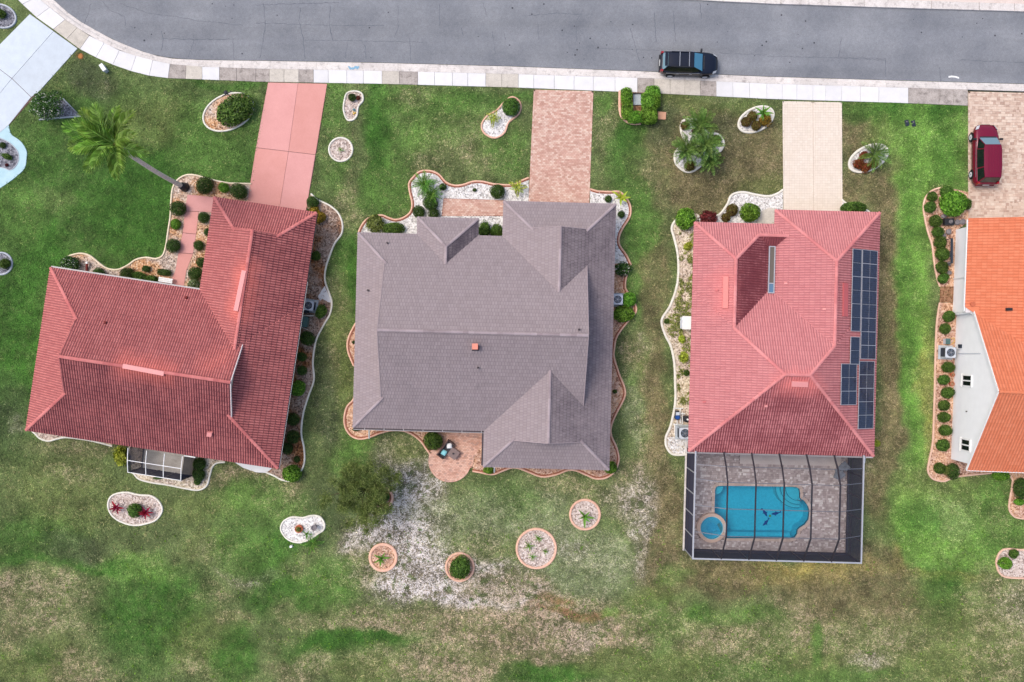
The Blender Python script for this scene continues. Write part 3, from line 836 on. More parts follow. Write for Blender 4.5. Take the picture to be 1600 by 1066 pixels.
def build_street():
    road = []
    xs = list(np.linspace(78, 1600, 60)) + [2000, 2600]
    s = [W2(x, float(interp_y(ROAD_S, x)), ZROAD) for x in xs]
    n = [W2(x, float(interp_y(ROAD_S, max(x, 300))) - 116 - max(0, (300 - x)) * .35, ZROAD) for x in xs]
    sheet("road", s + n[::-1] + [W2(-60, -260, ZROAD), W2(-10, -90, ZROAD), W2(60, -24, ZROAD)], ZROAD, M['road']).__setitem__("kind", "structure")
    # cracks in the asphalt
    lines = [
     [(142,5),(138,22),(131,37)],[(252,48),(255,60),(252,79)],[(302,55),(302,65),(294,90)],[(364,62),(366,93)],[(188,5),(228,20),(276,27),(315,33),(380,40)],
     [(255,60),(300,62),(366,61)],[(160,2),(170,15),(195,26),(196,40)],[(470,13),(467,34),(473,55),(477,92)],[(516,10),(514,38),(520,63)],[(412,5),(415,40),(406,92)],
     [(400,8),(530,4)],[(473,63),(568,64),(662,66)],[(400,36),(520,40),(600,40)],[(570,70),(572,92)],[(622,10),(622,42),(616,60)],[(687,5),(687,40)],[(755,5),(760,24)],[(769,48),(774,85)],[(720,44),(724,56)],[(788,52),(790,62)],
     [(910,16),(901,34),(900,71)],[(1052,16),(1056,65)],[(1094,5),(1096,30)],[(816,25),(870,21),(910,22)],[(931,76),(1031,79)],[(1125,83),(1200,86)],[(1022,20),(1025,66)],[(1200,88),(1290,90),(1384,94)],[(1315,60),(1310,90),(1384,92)],[(1468,105),(1470,128)],
     [(1384,93),(1384,120)],[(640,60),(642,97)],[(540,92),(544,60)],[(840,35),(842,62)],[(985,45),(1000,100)],[(1500,94),(1600,98)],
    ]
    mb = MB()
    r = random.Random(2)
    for L in lines:
        pts = []
        for a, b in zip(L[:-1], L[1:]):
            k = max(2, int(math.hypot(b[0] - a[0], b[1] - a[1]) / 4))
            for i in range(k): pts.append((a[0] + (b[0] - a[0]) * i / k + r.uniform(-.9, .9), a[1] + (b[1] - a[1]) * i / k + r.uniform(-.9, .9)))
        pts.append(L[-1])
        w = r.uniform(.013, .025)
        P = [W(px, py, ZROAD + .004) for px, py in pts]
        vs = []
        for i, p in enumerate(P):
            d = (P[min(i + 1, len(P) - 1)] - P[max(0, i - 1)]).normalized(); q = Vector((-d.y, d.x, 0)) * w * r.uniform(.5, 1.4)
            vs += [p - q, p + q]
        mb.add(vs, [(2 * i, 2 * i + 1, 2 * i + 3, 2 * i + 2) for i in range(len(P) - 1)])
    tag(mb.build("crack", simple("crack_grey", C(100, 103, 110), 0.95, var=.2)), kind="stuff")
    mb = MB()
    for _ in range(60):
        px, py = r.uniform(130, 1600), r.uniform(5, 100)
        if py > interp_y(ROAD_S, px) - 6: continue
        mb.disc(W(px, py, ZROAD), r.uniform(.03, .09), ZROAD + .003, ZROAD + .008, 6)
    tag(mb.build("debris", simple("road_debris", C(70, 70, 76), .9, var=.3)), kind="stuff")
    mb = MB()
    pts = [W(1482, 120.4, ZROAD + .006), W(1487, 119.6, ZROAD + .006), W(1493, 120.2, ZROAD + .006), W(1498.5, 122, ZROAD + .006)]
    vs = []
    for p in pts: vs += [p + Vector((0, .07, 0)), p - Vector((0, .07, 0))]
    mb.add(vs, [(2 * i, 2 * i + 1, 2 * i + 3, 2 * i + 2) for i in range(3)])
    tag(mb.build("road_marking", M['white']), kind="structure")

    kerb = empty("kerb", W(800, 110), kind="structure")
    jx = [58, 82, 104, 126, 150, 174, 198, 222, 246, 268, 310, 344, 364, 400, 422, 448, 494, 550, 626, 664, 720, 777, 838, 870, 928, 960, 1003, 1070, 1117, 1164, 1211, 1237, 1287, 1309, 1384, 1467, 1527, 1600, 1680, 1800]
    for a, cell in zip(jx, strip_between(ROAD_S, WALK_N, jx)):
        # gutter profile: dips to the road, rises to the pavement
        k = len(cell) // 2
        nn = [Vector((*p, 0)) for p in cell[:k]]; ss = [Vector((*p, 0)) for p in cell[k:][::-1]]
        vs = []; fs = []
        prof = [(0, ZROAD + .006), (.38, ZROAD + .03), (.55, ZKERB - .03), (.72, ZKERB), (1.0, ZKERB), (1.0, -.3), (0, -.3)]
        g = .012
        nn[0] = nn[0].lerp(nn[1], .012 / max(.01, (nn[1] - nn[0]).length)); ss[0] = ss[0].lerp(ss[1], .012 / max(.01, (ss[1] - ss[0]).length))
        for i in range(k):
            for t, z in prof:
                p = nn[i].lerp(ss[i], t); vs.append((p.x, p.y, z))
        m = len(prof)
        for i in range(k - 1):
            for j in range(m): fs.append((i * m + j, i * m + (j + 1) % m, (i + 1) * m + (j + 1) % m, (i + 1) * m + j))
        fs += [tuple(range(m)), tuple((k - 1) * m + j for j in range(m - 1, -1, -1))]
        part("kerb_stone", vs, fs, M['kerb'], kerb)
    # north kerb of the street
    nk = empty("kerb", W(1300, 5), kind="structure")
    jx = [300, 400, 520, 640, 760, 880, 1000, 1060, 1130, 1220, 1295, 1350, 1455, 1530, 1585, 1680, 1800]
    NR = [(300, -24), (800, -8), (1060, -1), (1200, 6), (1400, 12.5), (1600, 18.3), (1800, 24)]
    NB = [(a, b - 12) for a, b in NR]
    for cell in strip_between(NB, NR, jx):
        part("kerb_stone", *(lambda mb: (mb.v, mb.f))(MB().prism(shrink(cell, .02), -.3, ZKERB)), M['kerb'], nk)
    sheet("driveway", P2([(1190, -40), (1190, -6), (1400, .6), (1600, 6.4), (1800, 12), (1800, -40)]), .03, M['tan_pale'] if 'tan_pale' in M else M['drive_red2']).__setitem__("kind", "structure")

    walk = empty("sidewalk", W(800, 125), kind="structure")
    cells = [  # left edge, material
     (20,'w'),(58,'w'),(78,'w'),(102,'t'),(121,'t'),(140,'w'),(163,'w'),(187,'w'),(213,'w'),(239,'w'),(266,'o'),(291,'t'),(316,'w'),(343,'o'),(370,'o'),(400,'o'),(421,'t'),(444,'t'),(467,'o'),(490,'w'),(513,'w'),(542,'w'),(568,'w'),
     (597,'t'),(624,'o'),(653,'w'),(679,'w'),(707,'w'),(731,'w'),(759,'t'),(784,'t'),(810,'w'),(834,'w'),(866,'w'),(897,'w'),(927,'w'),(961,'w'),(996,'o'),(1022,'t'),(1047,'t'),(1070,'t'),(1094,'o'),(1119,'w'),(1145,'w'),(1171,'w'),(1198,'w'),
     (1222,'w'),(1245,'w'),(1270,'w'),(1290,'w'),(1315,'w'),(1344,'w'),(1373,'w'),(1419,'o'),(1467,'o'),(1490,'o'),(1512,None)]
    # on the bend the joints run square to the kerb: pair the two edge lines by arc
    def line_at(line, x): return W2(x, float(interp_y(line, x)))
    def back(x): return x - max(0.0, 1 - x / 300.0) * 28 if x < 300 else x
    for (a, k), (b, _) in zip(cells[:-1], cells[1:]):
        if k is None: continue
        n = max(1, int((b - a) / 14)); q = []; r2 = []
        for i in range(n + 1):
            x = a + (b - a) * i / n
            q.append(line_at(WALK_N, x)); r2.append(line_at(WALK_S, back(x)))
        cell = q + r2[::-1]
        slab("slab", shrink(cell, .012), -.3, ZWALK, {'w': M['white_slab'], 't': M['tan_slab'], 'o': M['old_slab']}[k], walk)
    strip = [W2(x, float(interp_y(WALK_N, x)) - 2) for x in range(20, 1800, 20)] + [W2(x, float(interp_y(WALK_S, x)), 0) for x in range(1800, 10, -20)]
    NOGRASS.append(strip)
    # painted utility marks on the kerb
    mb = MB()
    for k in range(14):
        p = W(r.uniform(545, 560), r.uniform(104.5, 107.5), ZKERB)
        mb.disc(p, r.uniform(.05, .12), ZKERB + .002, ZKERB + .004 + .0012 * k, 7)
    tag(mb.build("paint_mark", M['blue_paint']), kind="structure")

def drive(name, poly_px, z, slabs, mat, joint=True, thick=.3):
    """concrete drive: a root with one slab part per poured panel"""
    cx = sum(p[0] for p in poly_px) / len(poly_px); cy = sum(p[1] for p in poly_px) / len(poly_px)
    root = empty(name, W(cx, cy), kind="structure")
    NOGRASS.append(P2(poly_px))
    ms = mat if isinstance(mat, list) else [mat]
    for i, s in enumerate(slabs):
        slab("slab", shrink(P2(s), .018), -thick, z, ms[i % len(ms)], root)
    sheet("joint", P2(poly_px), z - .02, M['joint'], root)
    return root

def pavers(parent, poly, ang, L, Wd, z, mat, holes=(), gap=.012, jit=.006, ashlar=False, edge=None, stag=.5, seed=1, name="paver"):
    poly = ccw(poly)
    r = np.random.default_rng(seed)
    P = np.array(poly); c, s = math.cos(ang), math.sin(ang)
    R = np.array([[c, -s], [s, c]]); Q = P @ R      # into the pattern's axes
    x0, y0 = Q.min(0) - L; x1, y1 = Q.max(0) + L
    bx = []
    y = y0; row = 0
    while y < y1:
        h = Wd if not ashlar else Wd * r.choice([.7, 1.0, 1.4])
        x = x0 + (row % 2) * L * stag
        while x < x1:
            w = L if not ashlar else L * r.choice([.5, .8, 1.0, 1.35])
            bx.append((x, y, w, h)); x += w
        y += h; row += 1
    B = np.array(bx); ctr = np.stack([B[:, 0] + B[:, 2] / 2, B[:, 1] + B[:, 3] / 2], 1) @ R.T
    ok = inside(poly, ctr[:, 0], ctr[:, 1])
    for hl in holes: ok &= ~inside(hl, ctr[:, 0], ctr[:, 1])
    B = B[ok]
    n = len(B); zt = z + r.uniform(-jit, jit, n)
    vs = np.zeros((n, 8, 3))
    for k, (i, j) in enumerate(((0, 0), (1, 0), (1, 1), (0, 1))):
        p = np.stack([B[:, 0] + (gap / 2 if i == 0 else B[:, 2] - gap / 2), B[:, 1] + (gap / 2 if j == 0 else B[:, 3] - gap / 2)], 1) @ R.T
        cen = np.stack([B[:, 0] + B[:, 2] / 2, B[:, 1] + B[:, 3] / 2], 1) @ R.T
        for tt in (.85, .7, .55, .4, .25, .1, 0):
            out = ~inside(poly, p[:, 0], p[:, 1])
            if not out.any(): break
            full = np.stack([B[:, 0] + (gap / 2 if i == 0 else B[:, 2] - gap / 2), B[:, 1] + (gap / 2 if j == 0 else B[:, 3] - gap / 2)], 1) @ R.T
            p[out] = cen[out] + (full[out] - cen[out]) * tt
        vs[:, k, :2] = p; vs[:, k + 4, :2] = p; vs[:, k, 2] = z - .05; vs[:, k + 4, 2] = zt
    f0 = [(4, 5, 6, 7), (0, 1, 5, 4), (1, 2, 6, 5), (2, 3, 7, 6), (3, 0, 4, 7)]
    fs = [tuple(b + 8 * i for b in f) for i in range(n) for f in f0]
    o = part(name, vs.reshape(-1, 3), fs, mat, parent)
    o["kind"] = "stuff"
    if edge:
        mb = MB(); m = len(poly)
        for i in range(m):
            a = Vector(poly[i]); b = Vector(poly[(i + 1) % m]); d = b - a; ln = d.length
            if ln < .05: continue
            d /= ln; nn = Vector((-d.y, d.x)); k = max(1, round(ln / .22))
            for q in range(k):
                p = a + d * (ln * (q + .5) / k) + nn * edge / 2
                mb.box((p.x, p.y, z - .02), (ln / k - gap, edge, .06), math.atan2(d.y, d.x))
        e = mb.build("border_paver", mat, parent); e["kind"] = "stuff"
    return o

def build_drives():
    D0 = [(47, 22), (121.5, 76), (14, 196), (0, 208), (-60, 270), (-60, 120), (0, 72)]
    cl = lambda t: (83 - 80 * t, 54 + 83 * t)
    drive("driveway", D0, .04, [[(47, 22), (84, 49), (19, 123), (-22, 92)], [(84, 49), (121.5, 76), (60, 145), (49, 152), (19, 123)], [(-22, 92), (19, 123), (-48, 205), (-90, 165)], [(19, 123), (49, 152), (14, 196), (0, 208), (-30, 236), (-48, 205)]], M['drive_pale'])
    wo_ = [(14, 196), (18, 210), (29, 218), (36, 225), (42, 236), (42, 246), (39, 263), (26, 276), (10, 288), (-30, 314), (-60, 330), (-60, 270), (0, 208)]
    wk = empty("walkway", W(35, 245), kind="structure")
    sm = catmull(P2(wo_[:10]), False, 4) + P2(wo_[10:])
    slab("slab", sm, -.3, .05, M['walk_blue'], wk); NOGRASS.append(sm)
    drive("driveway", [(419, 129), (511.5, 131), (491, 260), (478, 332), (384, 332), (391, 316)], .045,
          [[(419, 129), (466, 130), (451, 237), (400, 231)], [(466, 130), (511.5, 131), (493, 242), (451, 237)], [(400, 231), (451, 237), (436, 332), (384, 332)], [(451, 237), (493, 242), (478, 332), (436, 332)]], [M['drive_red'], M['drive_red2'], M['drive_red2'], M['drive_red']])
    # walkway round the corner of the left house
    wk = drive("walkway", [(293, 304), (345, 309), (345, 333), (311, 331), (307, 366), (302, 397), (292, 423), (287, 452), (264, 449), (268, 436), (274, 423), (281, 386), (288, 349)], .05,
          [[(293, 304), (345, 309), (345, 333), (311, 331), (289, 330)], [(289, 330), (311, 331), (307, 366), (285.5, 364)], [(285.5, 364), (307, 366), (302, 397), (279, 395)], [(279, 395), (302, 397), (292, 423), (287, 452), (264, 449), (268, 436), (274, 423)]], [M['drive_red'], M['drive_red2'], M['drive_red'], M['drive_red2']])
    # brick drive of the grey house
    p = P2([(834, 140.5), (927, 143), (920.5, 322), (825.5, 322)])
    d = empty("driveway", W(875, 230), kind="structure"); NOGRASS.append(p)
    sheet("bedding", p, .02, M['grout_red'], d)
    pavers(d, p, math.radians(-1.5), .24, .14, .05, M['pav_red'], edge=.13, seed=3)
    p = P2([(693, 310), (789.5, 313), (789.5, 338), (690, 338)])
    d = empty("walkway", W(740, 325), kind="structure"); NOGRASS.append(p)
    sheet("bedding", p, .035, M['grout_red'], d)
    pavers(d, p, math.radians(-1.5), .24, .14, .06, M['pav_red'], seed=4)
    p = P2([(1222.5, 158.5), (1315, 160.5), (1316, 334), (1224, 334)])
    d = empty("driveway", W(1270, 245), kind="structure"); NOGRASS.append(p)
    sheet("bedding", p, .02, M['grout_cream'], d)
    L_ = P2([(1222.5, 158.5), (1269.3, 159.5), (1270.6, 334), (1224, 334)]); R_ = P2([(1270.4, 159.5), (1315, 160.5), (1316, 334), (1271.8, 334)])
    for q, sd in ((L_, 5), (R_, 6)): pavers(d, q, math.radians(-.5), .21, .21, .05, M['pav_cream'], gap=.02, jit=.002, edge=.10, stag=0.0, seed=sd)
    p = P2([(1512.5, 143.5), (1760, 150), (1760, 350), (1512.5, 350)])
    d = empty("driveway", W(1560, 245), kind="structure"); NOGRASS.append(p)
    sheet("bedding", p, .015, M['grout_cream'], d)
    pavers(d, P2([(1512.5, 143.5), (1660, 147), (1660, 350), (1512.5, 350)]), math.radians(-1), .26, .17, .05, M['pav_tan'], ashlar=True, edge=.12, seed=7)
    # paths beside the houses
    p = P2([(1189, 330), (1201, 325), (1214, 326), (1214, 352), (1180, 352)])
    d = empty("path", W(1200, 340), kind="structure"); slab("slab", p, -.2, .05, M['tan_slab'], d); NOGRASS.append(p)
    p = P2([(497, 463), (507.5, 447), (519, 473), (512, 472), (504, 467), (500, 470)])
    d = empty("path", W(508, 462), kind="structure"); slab("slab", p, -.2, .06, M['white_slab'], d)
    p = P2([(366, 722), (380, 731), (400, 738), (416, 739), (430, 728), (380, 712)])
    d = empty("path", W(395, 730), kind="structure"); slab("slab", p, -.2, .05, M['white_slab'], d); NOGRASS.append(p)
    p = P2([(1469, 448), (1492, 448), (1492, 472.5), (1468, 472.5)])
    d = empty("path", W(1480, 460), kind="structure"); slab("slab", p, -.2, .06, M['gr_brown'], d)
    # round brick patio
    pp = [(672, 706), (690, 688), (700, 676), (762, 676), (762, 690), (750, 700), (741, 715), (738, 731)]
    for k in range(37):
        an = math.radians(20 + k * (200 - 20) / 36); pp.append((703 + 33.5 * math.cos(an), 720 + 33.5 * math.sin(an)))
    p = P2(pp)
    d = empty("patio", W(703, 715), kind="structure"); NOGRASS.append(p)
    sheet("bedding", p, .03, M['grout_red'], d)
    pavers(d, p, math.radians(4), .22, .13, .06, M['pav_rose'] if 'pav_rose' in M else M['pav_red'], edge=.14, seed=8)

# ------------------------------------------------------------------ garden beds
def sweep(pts, closed, w, h, z0, off=0.0):
    P = [Vector(p) for p in pts]; n = len(P); vs = []; fs = []
    prof = [(-.5, 0), (-.46, .7), (-.25, 1), (.25, 1), (.46, .7), (.5, 0)]; m = len(prof)
    for i in range(n):
        a = P[(i - 1) % n] if closed or i > 0 else P[i]; b = P[(i + 1) % n] if closed or i < n - 1 else P[i]
        d = (b - a).normalized(); q = Vector((-d.y, d.x))
        for t, hh in prof:
            p = P[i] + q * (t * w + off); vs.append((p.x, p.y, z0 + h * hh))
    for i in range(n if closed else n - 1):
        j = (i + 1) % n
        for k in range(m - 1): fs.append((i * m + k, i * m + k + 1, j * m + k + 1, j * m + k))
    if not closed:
        fs += [tuple(range(m)), tuple((n - 1) * m + k for k in range(m - 1, -1, -1))]
    return vs, fs

def scatter_pebbles(poly, n, r, sizes):
    P = np.array(poly); lo, hi = P.min(0), P.max(0)
    k = int(n * (hi[0] - lo[0]) * (hi[1] - lo[1]) / max(.1, abs(area2(poly))))
    x = r.uniform(lo[0], hi[0], k); y = r.uniform(lo[1], hi[1], k)
    ok = inside(poly, x, y)
    for hp in HARD: ok &= ~inside(hp, x, y)
    x, y = x[ok], y[ok]; k = len(x)
    s = r.uniform(*sizes, k); a = r.uniform(0, 6.28, k)
    base = np.array([(1, 0, .2), (0, .75, .2), (-1, 0, .2), (0, -.75, .2), (.1, .1, .8), (0, 0, -.2)])
    vs = np.zeros((k, 6, 3)); ca, sa = np.cos(a), np.sin(a)
    for i, b in enumerate(base):
        vs[:, i, 0] = x + s * (b[0] * ca - b[1] * sa); vs[:, i, 1] = y + s * (b[0] * sa + b[1] * ca); vs[:, i, 2] = .035 + s * b[2]
    f0 = [(0, 1, 4), (1, 2, 4), (2, 3, 4), (3, 0, 4)]
    return vs.reshape(-1, 3), [tuple(q + 6 * i for q in f) for i in range(k) for f in f0]

BEDN = 0
HARD = []
def bed(label, edge_px, gravel, edge_mat, close_px=None, closed=True, ew=.15, eh=.12, dens=38, inner=None, cat="garden bed", n=6, sm=True, group=None, z=0.0):
    global BEDN; BEDN += 1
    pts = P2(edge_px)
    cur = catmull(pts, closed, n) if sm else pts
    poly = cur + (P2(close_px) if close_px else [])
    c = np.array(poly).mean(0)
    root = empty("garden_bed", (c[0], c[1], 0), 0, label, cat, group)
    sheet("gravel", poly, .03 + z, gravel, root)["kind"] = "stuff"
    v, f = scatter_pebbles(poly, abs(area2(poly)) * dens, np.random.default_rng(100 + BEDN), (.03, .075))
    v[:, 2] += z
    if len(f): part("pebble", v, f, gravel, root)["kind"] = "stuff"
    v, f = sweep(cur, closed, ew, eh, z)
    part("edging", v, f, edge_mat, root)
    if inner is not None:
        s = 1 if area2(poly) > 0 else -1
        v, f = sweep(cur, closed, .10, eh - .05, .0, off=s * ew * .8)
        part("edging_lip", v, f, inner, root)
    NOGRASS.append(poly)
    return root

def build_beds():
    E = M
    HARD.extend(NOGRASS)
    # far left
    bed("grey gravel oval bed at the top left corner of the lawn", circle(2, 25.5, 24, 17.5, .35), E['gr_grey'], E['edge_grey'])
    bed("dark gravel bed framed by the pale aqua curved walkway", [(-22, 208), (0, 216), (16, 224), (28, 237), (29.5, 250), (25, 260), (16, 266), (4, 262), (-22, 258)], E['gr_grey'], E['edge_grey'], ew=.08, eh=.05, z=.035)
    bed("small round grey-edged bed at the left edge of the lawn", circle(2.5, 412, 17), E['gr_grey'], E['edge_grey'])
    bed("triangular dark gravel bed under the white-flowered tree by the pale driveway", [(62, 187), (127, 182), (99, 155), (78, 165)], E['gr_grey'], E['edge_grey'], sm=False)
    bed("egg-shaped white-edged bed filled by a big clipped shrub, left of the salmon driveway", circle(357, 175.5, 41, 27, -.42), E['gr_tan'], E['edge_white'])
    # red house on the left
    bed("long curving cream-edged bed in front of the left red house", [(100, 415), (105, 403), (115.6, 398), (128.7, 396.3), (142, 400.5), (155, 411), (168, 419.7), (184, 421.5), (199.6, 415), (212.7, 406), (228.5, 402.6), (244, 404.5), (254.8, 399), (260, 383.4), (262.6, 365), (266.6, 338.8), (268, 312.5), (270.5, 294), (278.4, 281), (291.5, 274), (307, 274.4), (328, 280.5), (354.6, 286), (367.7, 287), (393, 287.6)], E['gr_tan'], E['edge_cream'],
        close_px=[(390, 318), (338, 315), (335, 345), (316, 455), (250, 450), (110, 430)], closed=False)
    bed("narrow white-edged bed along the right side of the left red house", [(486, 303), (497, 312.5), (515.6, 321.7), (528.7, 333.5), (535, 349), (534, 365), (523, 381), (515.6, 399), (509, 420), (508, 438.6), (514, 457), (518.7, 472.7), (515.6, 491), (505, 509.5), (496, 527), (492, 541), (489, 567), (490.6, 593.5), (481, 622), (473.5, 648.7), (471, 677.6), (475, 698.6), (476, 719.6), (471, 735), (458, 750), (442, 750), (428, 743), (416, 738)], E['gr_mulch'], E['edge_white'],
        close_px=[(425, 722), (440, 690), (478, 420), (488, 330), (476, 322)], closed=False)
    bed("thin white-edged bed along the back wall of the left red house", [(50, 673), (56, 678), (63, 685), (76, 689), (89, 686), (105, 683.5), (140, 688), (176, 697)], E['gr_tan'], E['edge_white'], close_px=[(176, 688), (60, 664)], closed=False)
    bed("white-edged bed wrapped round the screened porch of the left red house", [(206, 737), (210, 740.6), (218, 748.5), (236, 753.7), (262.6, 757.7), (289, 763), (310, 765.6), (323, 759), (328, 743), (332, 730), (339, 723.5), (352, 722)], E['gr_cream'], E['edge_white'], close_px=[(352, 712), (200, 690)], closed=False)
    bed("bean-shaped white-edged bed with maroon plants behind the left red house", [(169.4, 790.5), (173, 777), (184, 771), (199.6, 769.5), (218, 773.4), (236, 774.8), (248, 782.6), (254, 796.5), (247, 809.6), (236, 816), (212.7, 820.7), (191.7, 816), (176, 805.7)], E['gr_pink'], E['edge_white'])
    bed("peanut-shaped bed of white pebbles on the back lawn", [(439.4, 828), (443, 815), (456.5, 808), (473.5, 809), (486.7, 805.7), (499.8, 807.5), (507, 817.5), (506, 827), (497, 834), (485, 842), (468, 847.7), (450, 842.5)], E['gr_white'], E['edge_white'])
    # front lawn of the grey house
    bed("kidney-shaped white-edged bed with a globe bush, right of the salmon driveway", [(537, 171), (539, 155), (543, 145.8), (555, 143), (565.5, 147), (567, 157.6), (560, 166.8), (557.6, 181), (551, 187.8), (542, 186.5)], E['gr_pink'], E['edge_white'])
    bed("round white-edged pebble bed right of the salmon driveway", circle(532.6, 234, 18.3), E['gr_pink'], E['edge_white'])
    bed("terracotta-edged keyhole bed with a globe bush on the front lawn of the grey house", [(753, 194), (755, 206), (765, 214), (775.6, 215.5), (788, 208), (794, 193), (801, 186.5), (810, 178.6), (814, 168), (810.5, 157.6), (800, 152), (788, 160), (776, 173), (762, 181)], E['gr_white'], E['edge_terra'], inner=None)
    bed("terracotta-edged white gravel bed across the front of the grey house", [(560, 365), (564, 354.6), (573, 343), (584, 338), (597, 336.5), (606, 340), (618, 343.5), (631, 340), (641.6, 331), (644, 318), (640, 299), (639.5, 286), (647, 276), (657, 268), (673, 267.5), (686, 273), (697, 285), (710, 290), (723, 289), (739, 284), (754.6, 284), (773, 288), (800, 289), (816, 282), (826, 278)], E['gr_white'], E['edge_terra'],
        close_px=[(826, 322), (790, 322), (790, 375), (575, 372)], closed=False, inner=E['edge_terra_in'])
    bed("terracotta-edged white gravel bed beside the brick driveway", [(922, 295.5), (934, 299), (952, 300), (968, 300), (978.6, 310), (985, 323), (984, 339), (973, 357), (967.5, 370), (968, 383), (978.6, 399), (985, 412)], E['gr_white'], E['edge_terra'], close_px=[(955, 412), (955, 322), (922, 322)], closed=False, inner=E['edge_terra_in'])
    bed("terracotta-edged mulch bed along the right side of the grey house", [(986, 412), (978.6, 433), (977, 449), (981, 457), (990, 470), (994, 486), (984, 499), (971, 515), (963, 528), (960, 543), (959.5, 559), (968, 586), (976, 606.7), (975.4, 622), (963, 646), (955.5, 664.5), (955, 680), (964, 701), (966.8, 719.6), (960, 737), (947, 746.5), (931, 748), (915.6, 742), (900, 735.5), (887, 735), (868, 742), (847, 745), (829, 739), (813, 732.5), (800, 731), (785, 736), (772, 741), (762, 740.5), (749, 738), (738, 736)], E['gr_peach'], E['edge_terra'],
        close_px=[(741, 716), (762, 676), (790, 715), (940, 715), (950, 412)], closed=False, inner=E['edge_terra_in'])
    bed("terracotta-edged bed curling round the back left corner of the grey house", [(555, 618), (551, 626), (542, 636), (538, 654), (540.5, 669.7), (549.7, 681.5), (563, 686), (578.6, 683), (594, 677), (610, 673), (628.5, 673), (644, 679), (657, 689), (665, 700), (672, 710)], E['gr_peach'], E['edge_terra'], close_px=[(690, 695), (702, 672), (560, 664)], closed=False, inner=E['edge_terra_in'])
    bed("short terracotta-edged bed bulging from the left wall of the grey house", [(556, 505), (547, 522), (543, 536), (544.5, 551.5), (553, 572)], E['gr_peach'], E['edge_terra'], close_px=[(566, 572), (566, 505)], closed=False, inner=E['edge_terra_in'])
    # rings on the back lawn
    bed("pink ring bed holding a spiky bromeliad, on bare sand", circle(598.8, 871, 20.5), E['gr_peach'], E['edge_terra'], ew=.25)
    bed("terracotta ring bed filled by a round dark bush", circle(718.6, 886, 21.5), E['gr_peach'], E['edge_terra'], ew=.2)
    bed("largest terracotta ring bed, with four small tufts", circle(838, 857, 30.5), E['gr_pink'], E['edge_terra'], ew=.2)
    bed("pink ring bed holding a star-shaped agave", circle(914, 804, 23), E['gr_pink'], E['edge_terra'], ew=.2)
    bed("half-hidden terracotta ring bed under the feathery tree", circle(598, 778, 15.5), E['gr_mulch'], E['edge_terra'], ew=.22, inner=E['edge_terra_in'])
    # right front
    bed("terracotta-edged bed round the three-sided hedge by the sidewalk", [(968.5, 142), (968, 160), (969, 176), (974, 186), (986, 193), (1001, 193.5)], E['gr_brown'], E['edge_terra'], close_px=[(1024, 190), (1030, 145), (985, 140)], closed=False, ew=.22)
    bed("three-lobed white-edged bed of date palms", [(1078, 187), (1066.6, 190), (1064, 202), (1068, 215), (1073, 224), (1062, 231), (1055, 240), (1056, 255), (1068, 266.6), (1081, 268), (1097, 257), (1112, 242), (1126, 235), (1130, 222), (1121, 210.5), (1106, 209), (1100, 200), (1095, 190)], E['gr_white'], E['edge_white'], ew=.22)
    bed("white-edged oval bed of bronze bushes left of the cream driveway", circle(1181, 187, 29, 17.5, -.45), E['gr_white'], E['edge_white'], ew=.2)
    bed("white-edged oval bed with a leaning fern palm right of the cream driveway", circle(1356.5, 247.5, 32, 18, -.45), E['gr_white'], E['edge_white'], ew=.22)
    bed("white-edged bed of creeping plants along the left side of the pool house", [(1068, 331), (1055, 345), (1049.5, 357), (1053.5, 373), (1058.7, 396.6), (1060, 423), (1057, 449), (1047, 478), (1035.5, 496), (1034, 507), (1040, 525), (1048, 541), (1053.5, 567), (1054.8, 599), (1054.8, 630), (1048, 664.5), (1040.5, 683), (1041.6, 698.6), (1052, 710), (1074, 710)], E['gr_cream'], E['edge_white'], close_px=[(1092, 690), (1092, 335)], closed=False, ew=.2)
    bed("white-edged pale gravel bed in front of the pool house", [(1089, 339), (1105, 338), (1123, 336), (1136, 320), (1141.5, 307), (1150, 302), (1162.5, 300.7), (1181, 304.6), (1200, 307), (1214, 303), (1223, 297)], E['gr_white'], E['edge_white'], close_px=[(1223, 335), (1190, 356), (1092, 356)], closed=False, ew=.2)
    bed("short white-edged bed at the garage corner of the pool house", [(1315, 312), (1322, 318), (1340, 325), (1356, 330), (1359, 336)], E['gr_white'], E['edge_white'], close_px=[(1316, 340)], closed=False)
    # white gabled house
    wb = [o for o in bpy.data.objects if o.get("label", "").startswith("white-edged bed of creeping")][0]
    wp = P2([(1043, 684), (1060, 681), (1092, 684), (1092, 709), (1072, 709), (1053, 708.5), (1044, 698)])
    sheet("pale_gravel", wp, .036, E['gr_white'], wb)["kind"] = "stuff"
    v, f = scatter_pebbles(wp, 200, np.random.default_rng(5), (.03, .07)); part("pale_pebble", v, f, E['gr_white'], wb)["kind"] = "stuff"
    bed("pink-edged bed of ball shrubs along the upper wall of the white gabled house", [(1480, 293.5), (1466, 294.5), (1455, 299), (1446, 309), (1442.6, 326), (1448, 357), (1456, 383), (1459, 407), (1463, 430.7), (1468, 448)], E['gr_peach'], E['edge_pink'], close_px=[(1494, 448), (1494, 360), (1516, 345), (1512, 300)], closed=False)
    bed("pink-edged bed of ball shrubs along the lower wall of the white gabled house", [(1468, 473), (1465, 491), (1462.6, 515), (1461, 559), (1460, 612), (1458.7, 651), (1457, 691), (1452, 717), (1449.5, 735), (1457, 748), (1473, 752), (1484, 748.5), (1494, 745), (1520, 742), (1554, 739), (1572, 740), (1581, 748), (1581, 760), (1577, 783), (1577, 797), (1586, 808), (1605, 811)], E['gr_peach'], E['edge_pink'],
        close_px=[(1660, 811), (1660, 730), (1520, 722), (1494, 690), (1496, 473)], closed=False)
